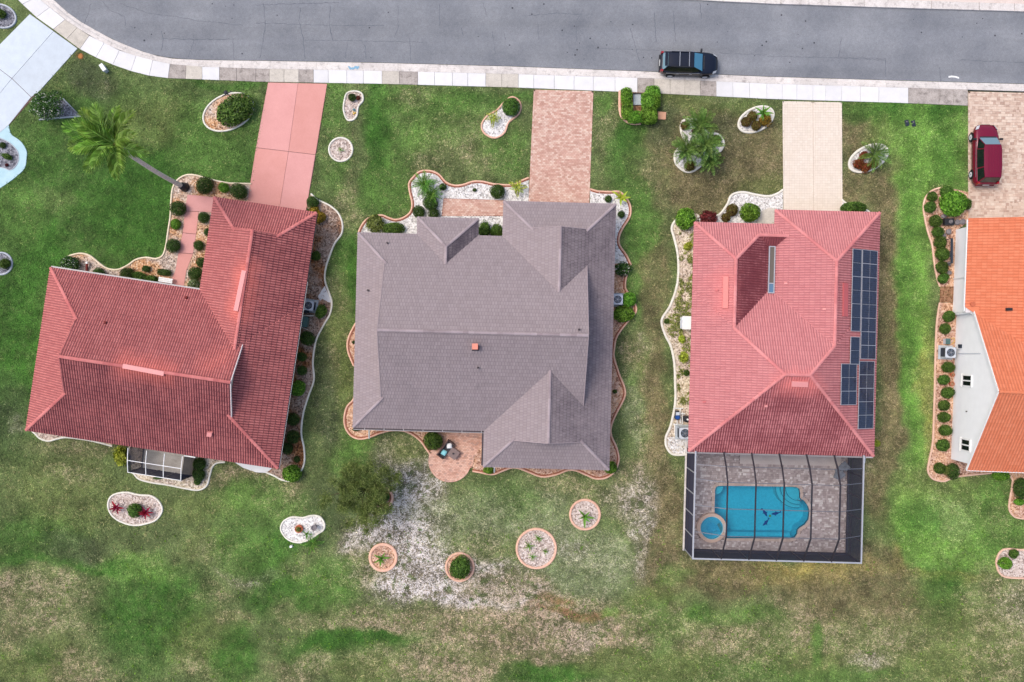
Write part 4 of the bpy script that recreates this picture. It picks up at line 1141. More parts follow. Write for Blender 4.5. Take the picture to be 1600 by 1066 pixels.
    bed("round-ended pink-edged bed of grey gravel at the right edge of the back lawn", [(1680, 858), (1600, 859), (1573, 857.5), (1562, 863), (1556.5, 876), (1558, 888), (1563, 897), (1573, 902), (1600, 903.5), (1680, 904)], E['gr_pink'], E['edge_pink'], closed=False)
# ------------------------------------------------------------------ tiled roofs
class Acc:
    def __init__(s): s.v = []; s.f = []; s.g = []; s.p = []; s.n = 0
    def add(s, v, f, g, p):
        s.v.append(v); s.f += [tuple(i + s.n for i in q) for q in f]; s.g.append(g); s.p.append(p); s.n += len(v)

BARREL = dict(w=.195, l=.40, prof=[(0, 0), (.10, .55), (.32, 1), (.54, .55), (.64, 0), (1.0, 0)], amp=.055, lift=.035, pan=[1, .3, 0, .3, 1, 1], stag=0, butt_shade=.9)
FLAT = dict(w=.215, l=.315, prof=[(.02, .1), (.2, .9), (.45, .35), (.7, .9), (.97, .1)], amp=.022, lift=.034, pan=[.8, 0, .25, 0, .8], stag=.5, butt_shade=1.0)
SPAN = dict(w=.235, l=.36, prof=[(.0, 0), (.18, .8), (.36, 1), (.54, .8), (.72, .05), (1.0, 0)], amp=.03, lift=.024, pan=[.8, .1, 0, .1, .7, .8], stag=0, butt_shade=.9)

def seg_at(L, t):
    for i in range(len(L) - 1):
        if t <= L[i + 1][0] + 1e-9: return i
    return len(L) - 2
def ev(L, t):
    i = seg_at(L, t); (t0, u0), (t1, u1) = L[i], L[i + 1]
    return u0 + (u1 - u0) * (t - t0) / (t1 - t0) if t1 != t0 else u0

def slope(acc, O, ud, vd, ze, p, tmax, Lb, Rb, st, grime_shade):
    """tiles of one roof slope; u runs along the eave, t inwards in plan; Lb / Rb bound u as functions of t"""
    k = math.sqrt(1 + p * p); c = st['l'] / k; w = st['w']; prof = st['prof']; m = len(prof)
    ud3 = np.array((ud.x, ud.y, 0)); vd3 = np.array((vd.x, vd.y, p)); O3 = np.array((O.x, O.y, ze))
    cross = {}
    nrow = int(math.ceil((tmax + .06) / c))
    for j in range(nrow):
        t0 = j * c - .06; t1 = min(t0 + c + .015, tmax); tc = max(0, min(tmax, (t0 + t1) / 2))
        ta, tb = max(0, t0), max(0, min(t1, tmax))
        lo = min(ev(Lb, ta), ev(Lb, tb)); hi = max(ev(Rb, ta), ev(Rb, tb))
        if hi <= lo: continue
        i0 = math.floor(lo / w) - 1; i1 = math.ceil(hi / w) + 1
        sh = (j % 2) * st['stag'] * w
        sl, sr = seg_at(Lb, tc), seg_at(Rb, tc)
        def lev(L, s, t): (a, b), (q, d) = L[s], L[s + 1]; return b + (d - b) * (t - a) / (q - a)
        for i in range(i0, i1):
            ua, ub = i * w + sh, (i + 1) * w + sh
            lin_ = [ua - lev(Lb, sl, t) for t in (t0, t1)] ; lout = [ub - lev(Lb, sl, t) for t in (t0, t1)]
            rin = [lev(Rb, sr, t) - ub for t in (t0, t1)]; rout = [lev(Rb, sr, t) - ua for t in (t0, t1)]
            if max(lout) <= 0 or max(rout) <= 0: continue
            us = np.array([ua + q[0] * w for q in prof]); hs = np.array([q[1] * st['amp'] for q in prof])
            jl = (((i * 7919 + j * 104729) % 97) / 97 - .5) * .012
            v = np.zeros((4 * m, 3)); tmid = t0 + .72 * (t1 - t0)
            v[:m] = O3 + us[:, None] * ud3 + t0 * vd3; v[:m, 2] += hs + st['lift'] + jl
            v[m:2 * m] = O3 + us[:, None] * ud3 + tmid * vd3; v[m:2 * m, 2] += hs + st['lift'] * .3 + jl * .3
            v[2 * m:3 * m] = O3 + us[:, None] * ud3 + t1 * vd3; v[2 * m:3 * m, 2] += hs + .002
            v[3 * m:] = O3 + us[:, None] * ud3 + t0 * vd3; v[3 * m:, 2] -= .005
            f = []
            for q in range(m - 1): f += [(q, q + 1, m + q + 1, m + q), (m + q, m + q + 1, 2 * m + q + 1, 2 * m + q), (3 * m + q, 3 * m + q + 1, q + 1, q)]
            g = np.full(4 * m, grime_shade); pp_ = np.array(st['pan'], float); pn = np.concatenate([pp_, pp_, np.maximum(pp_, st['butt_shade']), np.full(m, 1.0)])  # tile heads and step faces darkened: course shade painted in
            if min(lin_) >= 0 and min(rin) >= 0: acc.add(v, f, g, pn)
            else: cross.setdefault((sl, sr), []).append((v, f, pn))
    for (sl, sr), tiles in cross.items():
        bm = bmesh.new(); lay = bm.verts.layers.float.new("pan")
        for v, f, pn in tiles:
            bv = [bm.verts.new(q) for q in v]
            for q, a in zip(bv, pn): q[lay] = a
            for q in f:
                try: bm.faces.new([bv[i] for i in q])
                except ValueError: pass
        for L, s, sg in ((Lb, sl, -1), (Rb, sr, 1)):
            (a, b), (q, d) = L[s], L[s + 1]
            p0 = O + ud * b + vd * a; p1 = O + ud * d + vd * q
            dr = (p1 - p0).normalized(); nrm = Vector((-dr.y, dr.x))
            if nrm.dot(ud) * sg < 0: nrm = -nrm
            bmesh.ops.bisect_plane(bm, geom=bm.verts[:] + bm.edges[:] + bm.faces[:], dist=1e-5, plane_co=(p0.x, p0.y, ze), plane_no=(nrm.x, nrm.y, 0), clear_outer=True)
        bm.verts.index_update()
        if len(bm.faces):
            v = np.array([q.co[:] for q in bm.verts]); f = [tuple(x.index for x in fc.verts) for fc in bm.faces]
            acc.add(v, f, np.full(len(v), grime_shade), np.array([q[lay] for q in bm.verts]))
        bm.free()

def deck_face(mb, O, ud, vd, ze, p, tmax, Lb, Rb):
    ts = sorted({round(t, 4) for t, _ in Lb + Rb if 0 <= t <= tmax} | {0, tmax})
    def P(u, t): q = O + ud * u + vd * t; return (q.x, q.y, ze + p * t - .012)
    L = [P(ev(Lb, t), t) for t in ts]; R = [P(ev(Rb, t), t) for t in ts]
    for i in range(len(ts) - 1):
        vs = [L[i], R[i], R[i + 1], L[i + 1]]
        if (Vector(vs[2]) - Vector(vs[3])).length < 1e-3: mb.add(vs[:3], [(0, 1, 2)])
        else: mb.add(vs, [(0, 1, 2, 3)])

class Roof:
    def __init__(s, fr, ze, p, st, mat, cap, capw=.13):
        s.fr, s.ze, s.p, s.st, s.mat, s.cap, s.capw = fr, ze, p, st, mat, cap, capw
        s.acc = Acc(); s.deck = MB(); s.caps = []; s.gables = []; s.rakes = []
    def block(s, u0, u1, v0, v1, axis, e0, e1, grime_shade=(.2, .2, .2, .2), skip=()):
        """a hipped / dutch-gabled / joined roof volume. axis: ridge along 'u' or 'v'. e0, e1: ('hip',), ('dutch', d, overhang), ('gable',), ('join',)"""
        fr = s.fr
        if axis == 'u': A, B, O = fr[1], fr[2], FW(fr, u0, v0); La, Lb_ = u1 - u0, v1 - v0
        else: A, B, O = fr[2], fr[1], FW(fr, u0, v0); La, Lb_ = v1 - v0, u1 - u0
        w = Lb_ / 2; p, ze = s.p, s.ze
        def bound(e, sign, base):
            if e[0] == 'hip': pts = [(0, 0), (w, w)]
            elif e[0] == 'dutch': do = e[1] - e[2]; pts = [(0, 0), (do, do), (w, do)]
            elif e[0] == 'gable': pts = [(0, 0), (w, 0)]
            else: pts = [(0, 0), (w, -w)]
            return [(t, base + sign * u) for t, u in pts]
        Lf = bound(e0, 1, 0); Rf = bound(e1, -1, La)
        for side, (Os, vd) in enumerate(((O, B), (O + B * Lb_, -B))):
            slope(s.acc, Os, A, vd, ze, p, w, Lf, Rf, s.st, grime_shade[side]); deck_face(s.deck, Os, A, vd, ze, p, w, Lf, Rf)
        def P(a, b, z): q = O + A * a + B * b; return Vector((q.x, q.y, z))
        ends = []
        for idx, (e, a0, dirn) in enumerate(((e0, 0, 1), (e1, La, -1))):
            if e[0] in ('hip', 'dutch'):
                tm = w if e[0] == 'hip' else e[1]
                Oe = O + A * a0; ue = B; ve = A * dirn
                l = [(0, 0), (tm, tm)]; r = [(0, Lb_), (tm, Lb_ - tm)]
                slope(s.acc, Oe, ue, ve, ze, p, tm, l, r, s.st, grime_shade[2 + idx]); deck_face(s.deck, Oe, ue, ve, ze, p, tm, l, r)
                for q, (b0, b1) in enumerate(((0, tm), (Lb_, Lb_ - tm))):
                    if (idx, q) in skip: continue
                    s.caps.append((P(a0, b0, ze), P(a0 + dirn * tm, b1, ze + p * tm)))
            if e[0] == 'dutch':
                d = e[1]; do = d - e[2]; ag = a0 + dirn * d
                s.gables.append([P(ag, d, ze + p * d - .02), P(ag, Lb_ - d, ze + p * d - .02), P(ag, w, ze + p * w - .05)])
                s.rakes.append((P(a0 + dirn * do, do, ze + p * do), P(a0 + dirn * do, w, ze + p * w), P(a0 + dirn * do, Lb_ - do, ze + p * do), Vector((A.x, A.y, 0)) * -dirn, idx))
                ends.append(a0 + dirn * do)
            elif e[0] == 'hip': ends.append(a0 + dirn * w)
            elif e[0] == 'gable':
                ends.append(a0)
                s.rakes.append((P(a0, 0, ze), P(a0, w, ze + p * w), P(a0, Lb_, ze), Vector((A.x, A.y, 0)) * -dirn, idx))
            else: ends.append(a0 - dirn * w)
        if abs(ends[1] - ends[0]) > .15: s.caps.append((P(ends[0], w, ze + p * w), P(ends[1], w, ze + p * w)))
    def finish(s, house, clean=(), rake_mat=None, rake_idx=None, gable_mat=None):
        roof = s.deck.build("roof", s.mat, house)
        V = np.concatenate(s.acc.v)
        G = np.concatenate(s.acc.g); Pn = np.concatenate(s.acc.p)
        o = part("roof_tile", V, s.acc.f, s.mat, roof); o["kind"] = "stuff"
        cl = np.zeros(len(V))
        for (a, b, r, k) in clean:
            a = np.array(a); b = np.array(b); ab = b - a
            t = np.clip(((V[:, :2] - a) @ ab) / (ab @ ab), 0, 1); d = np.linalg.norm(V[:, :2] - a - t[:, None] * ab, axis=1)
            d = d * (.8 + .5 * vnoise(V[:, 0] * 2, V[:, 1] * 2, 3))
            cl = np.maximum(cl, k * np.clip(1 - d / r, 0, 1))
        for nm, arr in (("grime_shade", G), ("pan", Pn), ("clean", cl)):
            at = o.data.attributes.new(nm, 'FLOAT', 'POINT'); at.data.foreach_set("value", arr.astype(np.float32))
        for a, b in s.caps:
            d = b - a; L = d.length; d = d.normalized(); side = Vector((-d.y, d.x, 0)).normalized(); up = side.cross(d) * (1 if side.cross(d).z > 0 else -1)
            n = max(1, round(L / .42)); mb = MB()
            for i in range(n):
                p0 = a + d * (L * i / n); p1 = a + d * (L * (i + 1) / n + .03); vs = []
                for pp, r, lf in ((p0, s.capw * 1.06, .05), (p1, s.capw * .94, .03)):
                    for k in range(5):
                        an = math.pi * k / 4
                        vs.append(pp + side * (r * math.cos(an)) + up * (r * .55 * math.sin(an) + lf - .01))
                mb.add(vs, [(k, k + 1, k + 6, k + 5) for k in range(4)] + [(0, 1, 2, 3, 4)])
            mb.build("ridge_cap", s.cap, roof)
        for g in s.gables: part("gable", g, [(0, 1, 2)], gable_mat or M['stucco'], house)
        for k, (a, b, c, out, idx) in enumerate(s.rakes):
            mb = MB()
            for q, r in ((a, b), (b, c)):
                o_ = out * .03 + Vector((0, 0, -.03)); mb.bar(q + o_, r + o_, .05, .17)
            mb.build("rake_board", rake_mat if (rake_mat and (rake_idx is None or k in rake_idx)) else s.cap, house)
        return roof

def house_body(house, fr, outline, ze, inset, wall_mat=None):
    """soffit slab and stucco walls from the eave outline (u, v)"""
    o = ccw(outline); n = len(o); ins = []
    for i in range(n):
        p = Vector(o[i]); a = (p - Vector(o[i - 1])).normalized(); b = (Vector(o[(i + 1) % n]) - p).normalized()
        na = Vector((-a.y, a.x)); nb = Vector((-b.y, b.x)); ins.append(p + (na + nb) * inset)
    w = [tuple(FW(fr, *p)) for p in o]; wi = [tuple(FW(fr, *p)) for p in ins]
    MB().prism(w, ze - .17, ze - .015).build("fascia", M['trim'], house)
    MB().prism(wi, -.1, ze - .165).build("wall", wall_mat or M['stucco'], house)
    NOGRASS.append(wi)

def roof_slope_box(parent, name, mat, pts_px, plane, h, lift=.03):
    """a low metal box lying on a roof plane, outlined as seen in the photo"""
    p0, n = plane
    n = n.normalized(); q = [on_plane(x, y, p0 + n * lift, n) for x, y in pts_px]
    vs = q + [v + n * h for v in q]; k = len(q)
    fs = [tuple(range(k - 1, -1, -1)), tuple(range(k, 2 * k))] + [(i, (i + 1) % k, k + (i + 1) % k, k + i) for i in range(k)]
    return part(name, vs, fs, mat, parent)

def plane_of(fr, u, v, ze, inward, p):
    """plane rising from the eave point (u, v) in the frame direction inward (du, dv)"""
    d = fr[1] * inward[0] + fr[2] * inward[1]
    return (FW(fr, u, v, ze), Vector((-d.x * p, -d.y * p, 1)))

def pipe_vent(parent, px, py, plane, mat, r=.07, h=.3):
    q = on_plane(px, py, plane[0], plane[1])
    MB().disc((q.x, q.y), r, q.z - .02, q.z + h, 8).build("vent_pipe", mat, parent)

ZE = 2.8; PT = .5
def house1():
    h = empty("red_house", FW(F1, 10, 8, 0), 0, "large house with a red barrel-tile roof, its wing reaching the salmon driveway", "house")
    R = Roof(F1, ZE, PT, BARREL, M['tile_red'], M['cap_red'])
    R.block(0, 20.25, 0, 13.05, 'u', ('dutch', 3.65, .12), ('dutch', 3.9, .25), (.28, .14, .04, .2), skip=((1, 1),))
    R.block(12.03, 20.25, 13.05, 20.55, 'v', ('join',), ('dutch', 2.45, .15), (.08, .24, .12, .12))
    zr = ZE + PT * 6.525; zw = ZE + PT * 4.11
    va, vb = W2(193, 572, zr), W2(257, 584, zr); wa, wb = W2(382, 423, zw), W2(369, 486, zw)
    roof = R.finish(h, [(va, vb, 1.5, .45), (wa, wb, 1.5, .5), (W2(330, 570, zr - 1), W2(350, 560, zr - 1.2), 1.6, .25)], M['trim'], (1,))
    for a, b, z in ((va, vb, zr), (wa, wb, zw)):
        d = (Vector(b) - Vector(a)); a3 = Vector((*a, z + .14)); b3 = Vector((*b, z + .14))
        s = Vector((-d.y, d.x, 0)).normalized(); vs = []
        for q in (a3, b3): vs += [q - s * .19 - Vector((0, 0, .14)), q - s * .17, q + s * .17, q + s * .19 - Vector((0, 0, .14))]
        part("ridge_vent", vs, [(0, 1, 5, 4), (1, 2, 6, 5), (2, 3, 7, 6), (0, 3, 2, 1), (4, 5, 6, 7)], M['vent_pink'], roof)
    roof_slope_box(roof, "vent_box", M['vent_pink'], [(325, 674), (332.5, 675), (331.5, 681), (324, 680)], plane_of(F1, 10, 0, ZE, (0, 1), PT), .2)
    for x, y in ((291.5, 466), (165, 505)): roof_slope_box(roof, "vent_pipe", M['redwood'], [(x - 1.5, y - 1.5), (x + 1.5, y - 1.5), (x + 1.5, y + 1.5), (x - 1.5, y + 1.5)], plane_of(F1, 10, 13.05, ZE, (0, -1), PT), .2)
    house_body(h, F1, [(.05, .05), (20.2, .05), (20.2, 20.5), (12.08, 20.5), (12.08, 13.0), (.05, 13.0)], ZE, .55)
    # gutters
    MB().bar(FW(F1, 20.28, 0, ZE - .08), FW(F1, 20.28, 20.5, ZE - .08), .10, .12).build("gutter", M['gutter_dark'], h)
    MB().bar(FW(F1, 20.355, 0, ZE - .10), FW(F1, 20.355, 15, ZE - .10), .04, .1).build("gutter", M['gutter_grey'], h)
    MB().bar(FW(F1, 0, 13.16, ZE - .08), FW(F1, 12.0, 13.16, ZE - .08), .12, .12).build("gutter", M['gutter_grey'], h)
    return h

def house2():
    h = empty("grey_house", FW(F2, 10, 7, 0), 0, "large house with a mauve-grey tiled roof, behind the brick driveway", "house")
    R = Roof(F2, ZE, PT, FLAT, M['tile_grey'], M['cap_grey'], .12)
    R.block(.1, 20.5, 0, 15.44, 'u', ('dutch', 2.5, .12), ('dutch', 2.45, .18), (.14, .06, .0, .28), skip=((1, 0), (1, 1)))  # right-hand slopes get their shade painted into the tile colour
    R.block(11.62, 20.5, 15.44, 18.25, 'v', ('join',), ('dutch', 2.35, .12), (.0, .34, .05, .05))
    R.block(10.55, 20.5, -2.87, 0, 'v', ('dutch', 2.4, .1), ('join',), (.05, .3, .14, .2))
    R.block(4.8, 9.6, 15.44, 16.8, 'v', ('join',), ('hip',), (.05, .5, .05, .05))
    roof = R.finish(h)
    ps = plane_of(F2, 5, 0, ZE, (0, 1), PT); pn = plane_of(F2, 5, 15.44, ZE, (0, -1), PT)
    q = on_plane(742.7, 541.5, *ps)
    MB().box((q.x, q.y, q.z + .2), (.34, .34, .6)).box((q.x, q.y, q.z + .53), (.44, .44, .07)).build("chimney_vent", M['copper'], roof)
    roof_slope_box(roof, "flashing", M['gutter_dark'], [(737.5, 540), (748.5, 540), (748.5, 548), (737.5, 548)], ps, .03, .05)
    for x, y, pl in ((605.6, 380, pn), (575.5, 454, plane_of(F2, .1, 5, ZE, (1, 0), PT)), (904.5, 515, pn), (747, 574.6, ps)): pipe_vent(roof, x, y, pl, M['gutter_dark'], .08, .25)
    house_body(h, F2, [(.15, .05), (10.6, .05), (10.6, -2.82), (20.45, -2.82), (20.45, 18.2), (11.67, 18.2), (11.67, 15.4), (9.55, 15.4), (9.55, 16.75), (4.85, 16.75), (4.85, 15.4), (.15, 15.4)], ZE, .55)
    MB().bar(FW(F2, .1, -.12, ZE - .08), FW(F2, 10.5, -.12, ZE - .08), .14, .12).build("gutter", M['gutter_dark'], h)
    MB().bar(FW(F2, .1, -.21, ZE - .06), FW(F2, 10.5, -.21, ZE - .06), .04, .10).build("gutter_lip", M['gutter_grey'], h)
    MB().bar(FW(F2, 10.42, -2.8, ZE - .08), FW(F2, 10.42, -.1, ZE - .08), .14, .12).build("gutter", M['gutter_dark'], h)
    for k in range(7):
        q = FW(F2, 1 + k * 1.55, -.12, ZE - .01); MB().box(q, (.05, .2, .03)).build("gutter_strap", M['gutter_grey'], h)
    MB().bar(W(576.8, 671, 2.4), W(576.8, 685, .3), .10).build("downspout", M['white'], h)
    MB().bar(W(772.5, 731, 2.4), W(772.3, 738, .5), .10).build("downspout", M['white'], h)
    return h

def house3():
    h = empty("coral_house", FW(F3, 7, 8, 0), 0, "coral-red tiled house with solar panels and a screened pool behind it", "house")
    p = PT
    R = Roof(F3, ZE, p, BARREL, M['tile_red3'], M['cap_red3'])
    R.block(0, 14.7, 0, 12.8, 'u', ('hip',), ('hip',), (.36, .05, .04, .16), skip=((0, 1), (1, 1)))
    # upper parts of the hips where nothing covers them
    R.caps.append((FW(F3, 2.95, 9.85, ZE + p * 2.95), FW(F3, 6.4, 6.4, ZE + p * 6.4))); R.caps.append((FW(F3, 10.55, 8.65, ZE + p * 4.15), FW(F3, 8.3, 6.4, ZE + p * 6.4)))
    R.block(0, 5.92, 12.8, 18.2, 'v', ('join',), ('hip',), (.04, .5, .2, .06), skip=((1, 1),))
    R.caps.append((FW(F3, 4.995, 17.275, ZE + p * .925), FW(F3, 2.96, 15.24, ZE + p * 2.96)))
    R.block(6.4, 14.7, 12.8, 19.35, 'v', ('join',), ('hip',), (.05, .22, .2, .04))
    R.block(5.92, 6.4, 16.35, 18.2, 'u', ('join',), ('join',), (.6, .05, .2, .2))
    vents = [[(1130.5, 432), (1139, 432), (1138, 482), (1129.5, 482)], [(1316.5, 442), (1323.5, 443), (1323, 495), (1316, 494)], [(1236.5, 595), (1262, 596), (1262, 604), (1236, 603)]]
    planes = [plane_of(F3, 0, 5, ZE, (1, 0), p), plane_of(F3, 14.7, 5, ZE, (-1, 0), p), plane_of(F3, 5, 0, ZE, (0, 1), p)]
    cz = on_plane(1249, 600, *planes[2])
    cl = [((cz.x - .9, cz.y), (cz.x + .9, cz.y - .05), 1.5, .6)]
    q = on_plane(1131, 457, *planes[0]); cl.append(((q.x, q.y - 1), (q.x, q.y + 1), 1.6, .4))
    roof = R.finish(h, cl)
    for v, pl, m in zip(vents, planes, (M['vent_coral'], M['vent_red'], M['vent_pink'])): roof_slope_box(roof, "ridge_vent", m, v, pl, .13)
    for x, y, k in ((1288, 483, 'g'), (1228, 443, 'g'), (1196.6, 634, 's'), (1101, 628, 'w'), (1120, 454, 'w')):
        pl = {'g': plane_of(F3, 6.4, 15, ZE, (1, 0), p), 's': planes[2], 'w': planes[0]}[k]
        roof_slope_box(roof, "vent_pipe", M['vent_pink'] if k != 'w' else M['vent_red'], [(x - 2.5, y - 1.3), (x + 2.5, y - 1.3), (x + 2.5, y + 1.3), (x - 2.5, y + 1.3)], pl, .12)
    house_body(h, F3, [(.05, .05), (14.65, .05), (14.65, 19.3), (6.45, 19.3), (6.45, 18.15), (.05, 18.15)], ZE, .55)
    # narrow framed skylight in the valley between the two front wings
    sk = empty("skylight", FW(F3, 6.16, 14.3, ZE)); sk.parent = h; sk.location = FW(F3, 6.16, 14.3, ZE) - h.location
    a = -math.radians(1.5); c = FW(F3, 6.16, 14.62)
    def loc(u, v): q = FW(F3, u, v); return (q.x, q.y)
    mb = MB()
    for u in (5.95, 6.38): mb.bar(FW(F3, u, 12.75, ZE + .16), FW(F3, u, 16.42, ZE + .16), .07, .16)
    for v in (12.75, 13.5, 16.42): mb.bar(FW(F3, 5.92, v, ZE + .165), FW(F3, 6.41, v, ZE + .165), .07, .16)
    mb.build("frame", M['alu'], sk)
    part("pane", [FW(F3, 5.97, 13.52, ZE + .17), FW(F3, 6.36, 13.52, ZE + .17), FW(F3, 6.36, 16.4, ZE + .17), FW(F3, 5.97, 16.4, ZE + .17)], [(0, 1, 2, 3)], M['glass_sky'], sk)
    part("pane", [FW(F3, 5.97, 12.78, ZE + .17), FW(F3, 6.36, 12.78, ZE + .17), FW(F3, 6.36, 13.48, ZE + .17), FW(F3, 5.97, 13.48, ZE + .17)], [(0, 1, 2, 3)], M['glass_sky2'], sk)
    MB().bar(FW(F3, -.1, -.12, ZE - .08), FW(F3, 14.7, -.12, ZE - .08), .12, .12).build("gutter", M['gutter_grey'], h)
    MB().bar(W(1351, 712, 2.6), W(1350, 723, .2), .14).build("downspout", M['white'], h)
    return h

def house4():
    h = empty("white_gabled_house", FW(F4, 6, 8, 0), 0, "white-walled gabled house with a bright orange tile roof at the right edge", "house")
    ze = 2.8
    R = Roof(F4, ze, .58, SPAN, M['tile_orange'], M['cap_orange'], .12)
    R.block(0, 16, 0, 12.9, 'u', ('gable',), ('gable',), (.0, .0, 0, 0))
    n0 = len(R.acc.v)
    R2 = Roof(F4, ze, .42, SPAN, M['tile_orange'], M['cap_orange'], .12)
    R2.block(-.6, 13.4, 8.5, 19.95, 'v', ('gable',), ('gable',), (.03, .05, 0, 0))
    R2.caps = R2.caps[-1:]
    # keep only the part of the side roof north of the gable's eave
    R2.rakes = [r for r in R2.rakes if r[4] == 1]
    # cut the buried tiles away
    keepv = []
    roof = R.finish(h, rake_mat=M['white'])
    V = np.concatenate(R2.acc.v)
    rel = V[:, :2] - np.array(F4[0]); uu = rel @ np.array(F4[1]); vv = rel @ np.array(F4[2])
    s = 12.9 - vv; t = uu + .6
    bad = ((uu < .15) & (vv < 12.9)) | (vv < 12.9) & (s * .58 > t * .42 + .25)
    f2 = [f for f in R2.acc.f if not bad[list(f)].any()]
    used = np.unique(np.array([i for f in f2 for i in f])); remap = -np.ones(len(V), int); remap[used] = np.arange(len(used))
    R2.acc.f = [tuple(int(remap[i]) for i in f) for f in f2]
    R2.acc.v = [V[used]]; R2.acc.g = [np.concatenate(R2.acc.g)[used]]; R2.acc.p = [np.concatenate(R2.acc.p)[used]]
    q0, q1 = -.6, 13.4
    R2.deck = MB()
    w = 7.0; z1 = ze + .42 * w
    def F(u, v, z): return FW(F4, u, v, z)
    R2.deck.add([F(-.6, 12.9, ze - .012), F(-.6, 19.95, ze - .012), F(6.4, 19.95, z1 - .012), F(6.4, 12.9, z1 - .012)], [(0, 1, 2, 3)])
    R2.deck.add([F(-.6, 12.9, ze - .012), F(6.4, 12.9, z1 - .012), F(6.4, 12.9 - w * .42 / .58, z1 - .012)], [(0, 1, 2)])
    R2.deck.add([F(13.4, 12.9, ze - .012), F(13.4, 19.95, ze - .012), F(6.4, 19.95, z1 - .012), F(6.4, 12.9, z1 - .012)], [(0, 1, 2, 3)])
    roof2 = R2.finish(h, rake_mat=M['cap_orange'])
    roof2["label"] = "orange roof over the garage"
    pl = (F(-.6, 15, ze), Vector((-(F4[1].x) * .42, -(F4[1].y) * .42, 1)))
    q = on_plane(1576, 483.5, *pl); MB().box((q.x, q.y, q.z + .05), (.45, .22, .2)).build("vent_box", M['dark'], roof2)
    q = on_plane(1519.5, 475.5, *pl); MB().disc((q.x, q.y), .2, q.z + .02, q.z + .12, 8).build("flashing", M['terra'], roof2)
    # walls
    wm = M['stucco_white']
    ua = .24; up = .2
    zt = ze + .58 * 6.45 - .1
    prof = [F(ua, .45, -.1), F(ua, 12.45, -.1), F(ua, 12.45, ze + .58 * .45 - .12), F(ua, 6.45, zt), F(ua, .45, ze + .58 * .45 - .12)]
    pr2 = [v + Vector((F4[1].x, F4[1].y, 0)) * .25 for v in prof]
    part("gable_wall", prof + pr2, [(0, 1, 2, 3, 4), (9, 8, 7, 6, 5)] + [(i, (i + 1) % 5, 5 + (i + 1) % 5, 5 + i) for i in range(5)], wm, h)
    body = [tuple(FW(F4, *q)) for q in ((.3, .5), (15, .5), (15, 12.4), (.3, 12.4))]
    MB().prism(body, -.1, 2.6).build("wall", wm, h)
    body2 = [tuple(FW(F4, *q)) for q in ((-.08, 12.42), (12.9, 12.42), (12.9, 19.5), (-.08, 19.5))]
    MB().prism(body2, -.1, 2.66).build("wall", wm, h)
    MB().prism([tuple(FW(F4, *q)) for q in ((-.58, 12.5), (13.3, 12.5), (13.3, 19.9), (-.58, 19.9))], ze - .17, ze - .015).build("fascia", M['trim'], h)
    NOGRASS.append(body); NOGRASS.append(body2)
    MB().bar(F(-.68, 12.6, ze - .06), F(-.68, 19.9, ze - .06), .09, .12).build("gutter", M['white'], h)
    MB().bar(F(-.625, 12.95, ze - .03), F(-.625, 19.9, ze - .03), .05, .08).build("flashing", M['gutter_dark'], h)
    mb = MB()
    mb.bar(F(.0, -.05, ze - .06), F(15, -.05, ze - .06), .1, .12); mb.build("gutter", M['white'], h)
    mb = MB(); mb.bar(F(.22, 12.3, 2.55), F(-.15, 12.62, 2.5), .06).bar(F(-.12, 12.6, 2.5), F(-.12, 12.6, .1), .07); mb.build("downspout", M['white'], h)
    mb = MB(); mb.bar(F(.14, 12.55, 2.6), F(.14, 12.55, .15), .07).bar(F(-.18, 15.4, 2.5), F(-.18, 15.4, .1), .06); mb.build("downspout", M['white'], h)
    # two windows in the gable wall
    wn_ = Vector((-F4[1].x, -F4[1].y, 0)); p0 = F(ua, 6, 0)
    for (x0, x1, y0, y1) in ((1504.4, 1519, 586.5, 603.5), (1502.4, 1516.5, 686.5, 704.5)):
        c = [on_plane(x, y, p0, wn_) for x, y in ((x0, (y0 + y1) / 2), (x1, (y0 + y1) / 2))]
        ya = on_plane((x0 + x1) / 2, y0, p0, wn_); yb = on_plane((x0 + x1) / 2, y1, p0, wn_)
        z0, z1_ = c[0].z, c[1].z; va = (ya - F(0, 0, 0)).dot(Vector((F4[2].x, F4[2].y, 0))); vb = (yb - F(0, 0, 0)).dot(Vector((F4[2].x, F4[2].y, 0)))
        lo, hi = min(va, vb), max(va, vb)
        f = MB(); o = ua - .05
        for v in (lo, (lo + hi) / 2, hi): f.bar(F(o, v, z0), F(o, v, z1_), .09, .1, up=(F4[2].x, F4[2].y, 0))
        for z in (z0, z1_): f.bar(F(o, lo - .05, z), F(o, hi + .05, z), .1, .09)
        win = f.build("window", M['white'], h)
        for a, b in ((lo, (lo + hi) / 2), ((lo + hi) / 2, hi)):
            part("pane", [F(ua - .03, a + .04, z0 + .04), F(ua - .03, b - .04, z0 + .04), F(ua - .03, b - .04, z1_ - .04), F(ua - .03, a + .04, z1_ - .04)], [(0, 1, 2, 3)], M['glass'], win)
        MB().bar(F(ua - .06, lo - .1, z0 - .08), F(ua - .06, hi + .1, z0 - .08), .14, .08).build("sill", M['white'], win)
    q = on_plane(1511, 643, p0, wn_); MB().bar(q, q + wn_ * .1, .09).build("wall_vent", M['dark'], h)
    for y0, x0, x1 in ((552.5, 1497, 1532), (546.5, 1495, 1501)):
        a = on_plane(x0, y0, p0 + wn_ * .05, wn_); b = on_plane(x1, y0, p0 + wn_ * .05, wn_); MB().bar(a, b, .05).build("conduit", M['ac_grey'], h)
    a = on_plane(1500, 541, p0 + wn_ * .08, wn_); MB().box(a, (.12, .3, .36)).build("meter_box", M['ac_dark'], h)
    return h

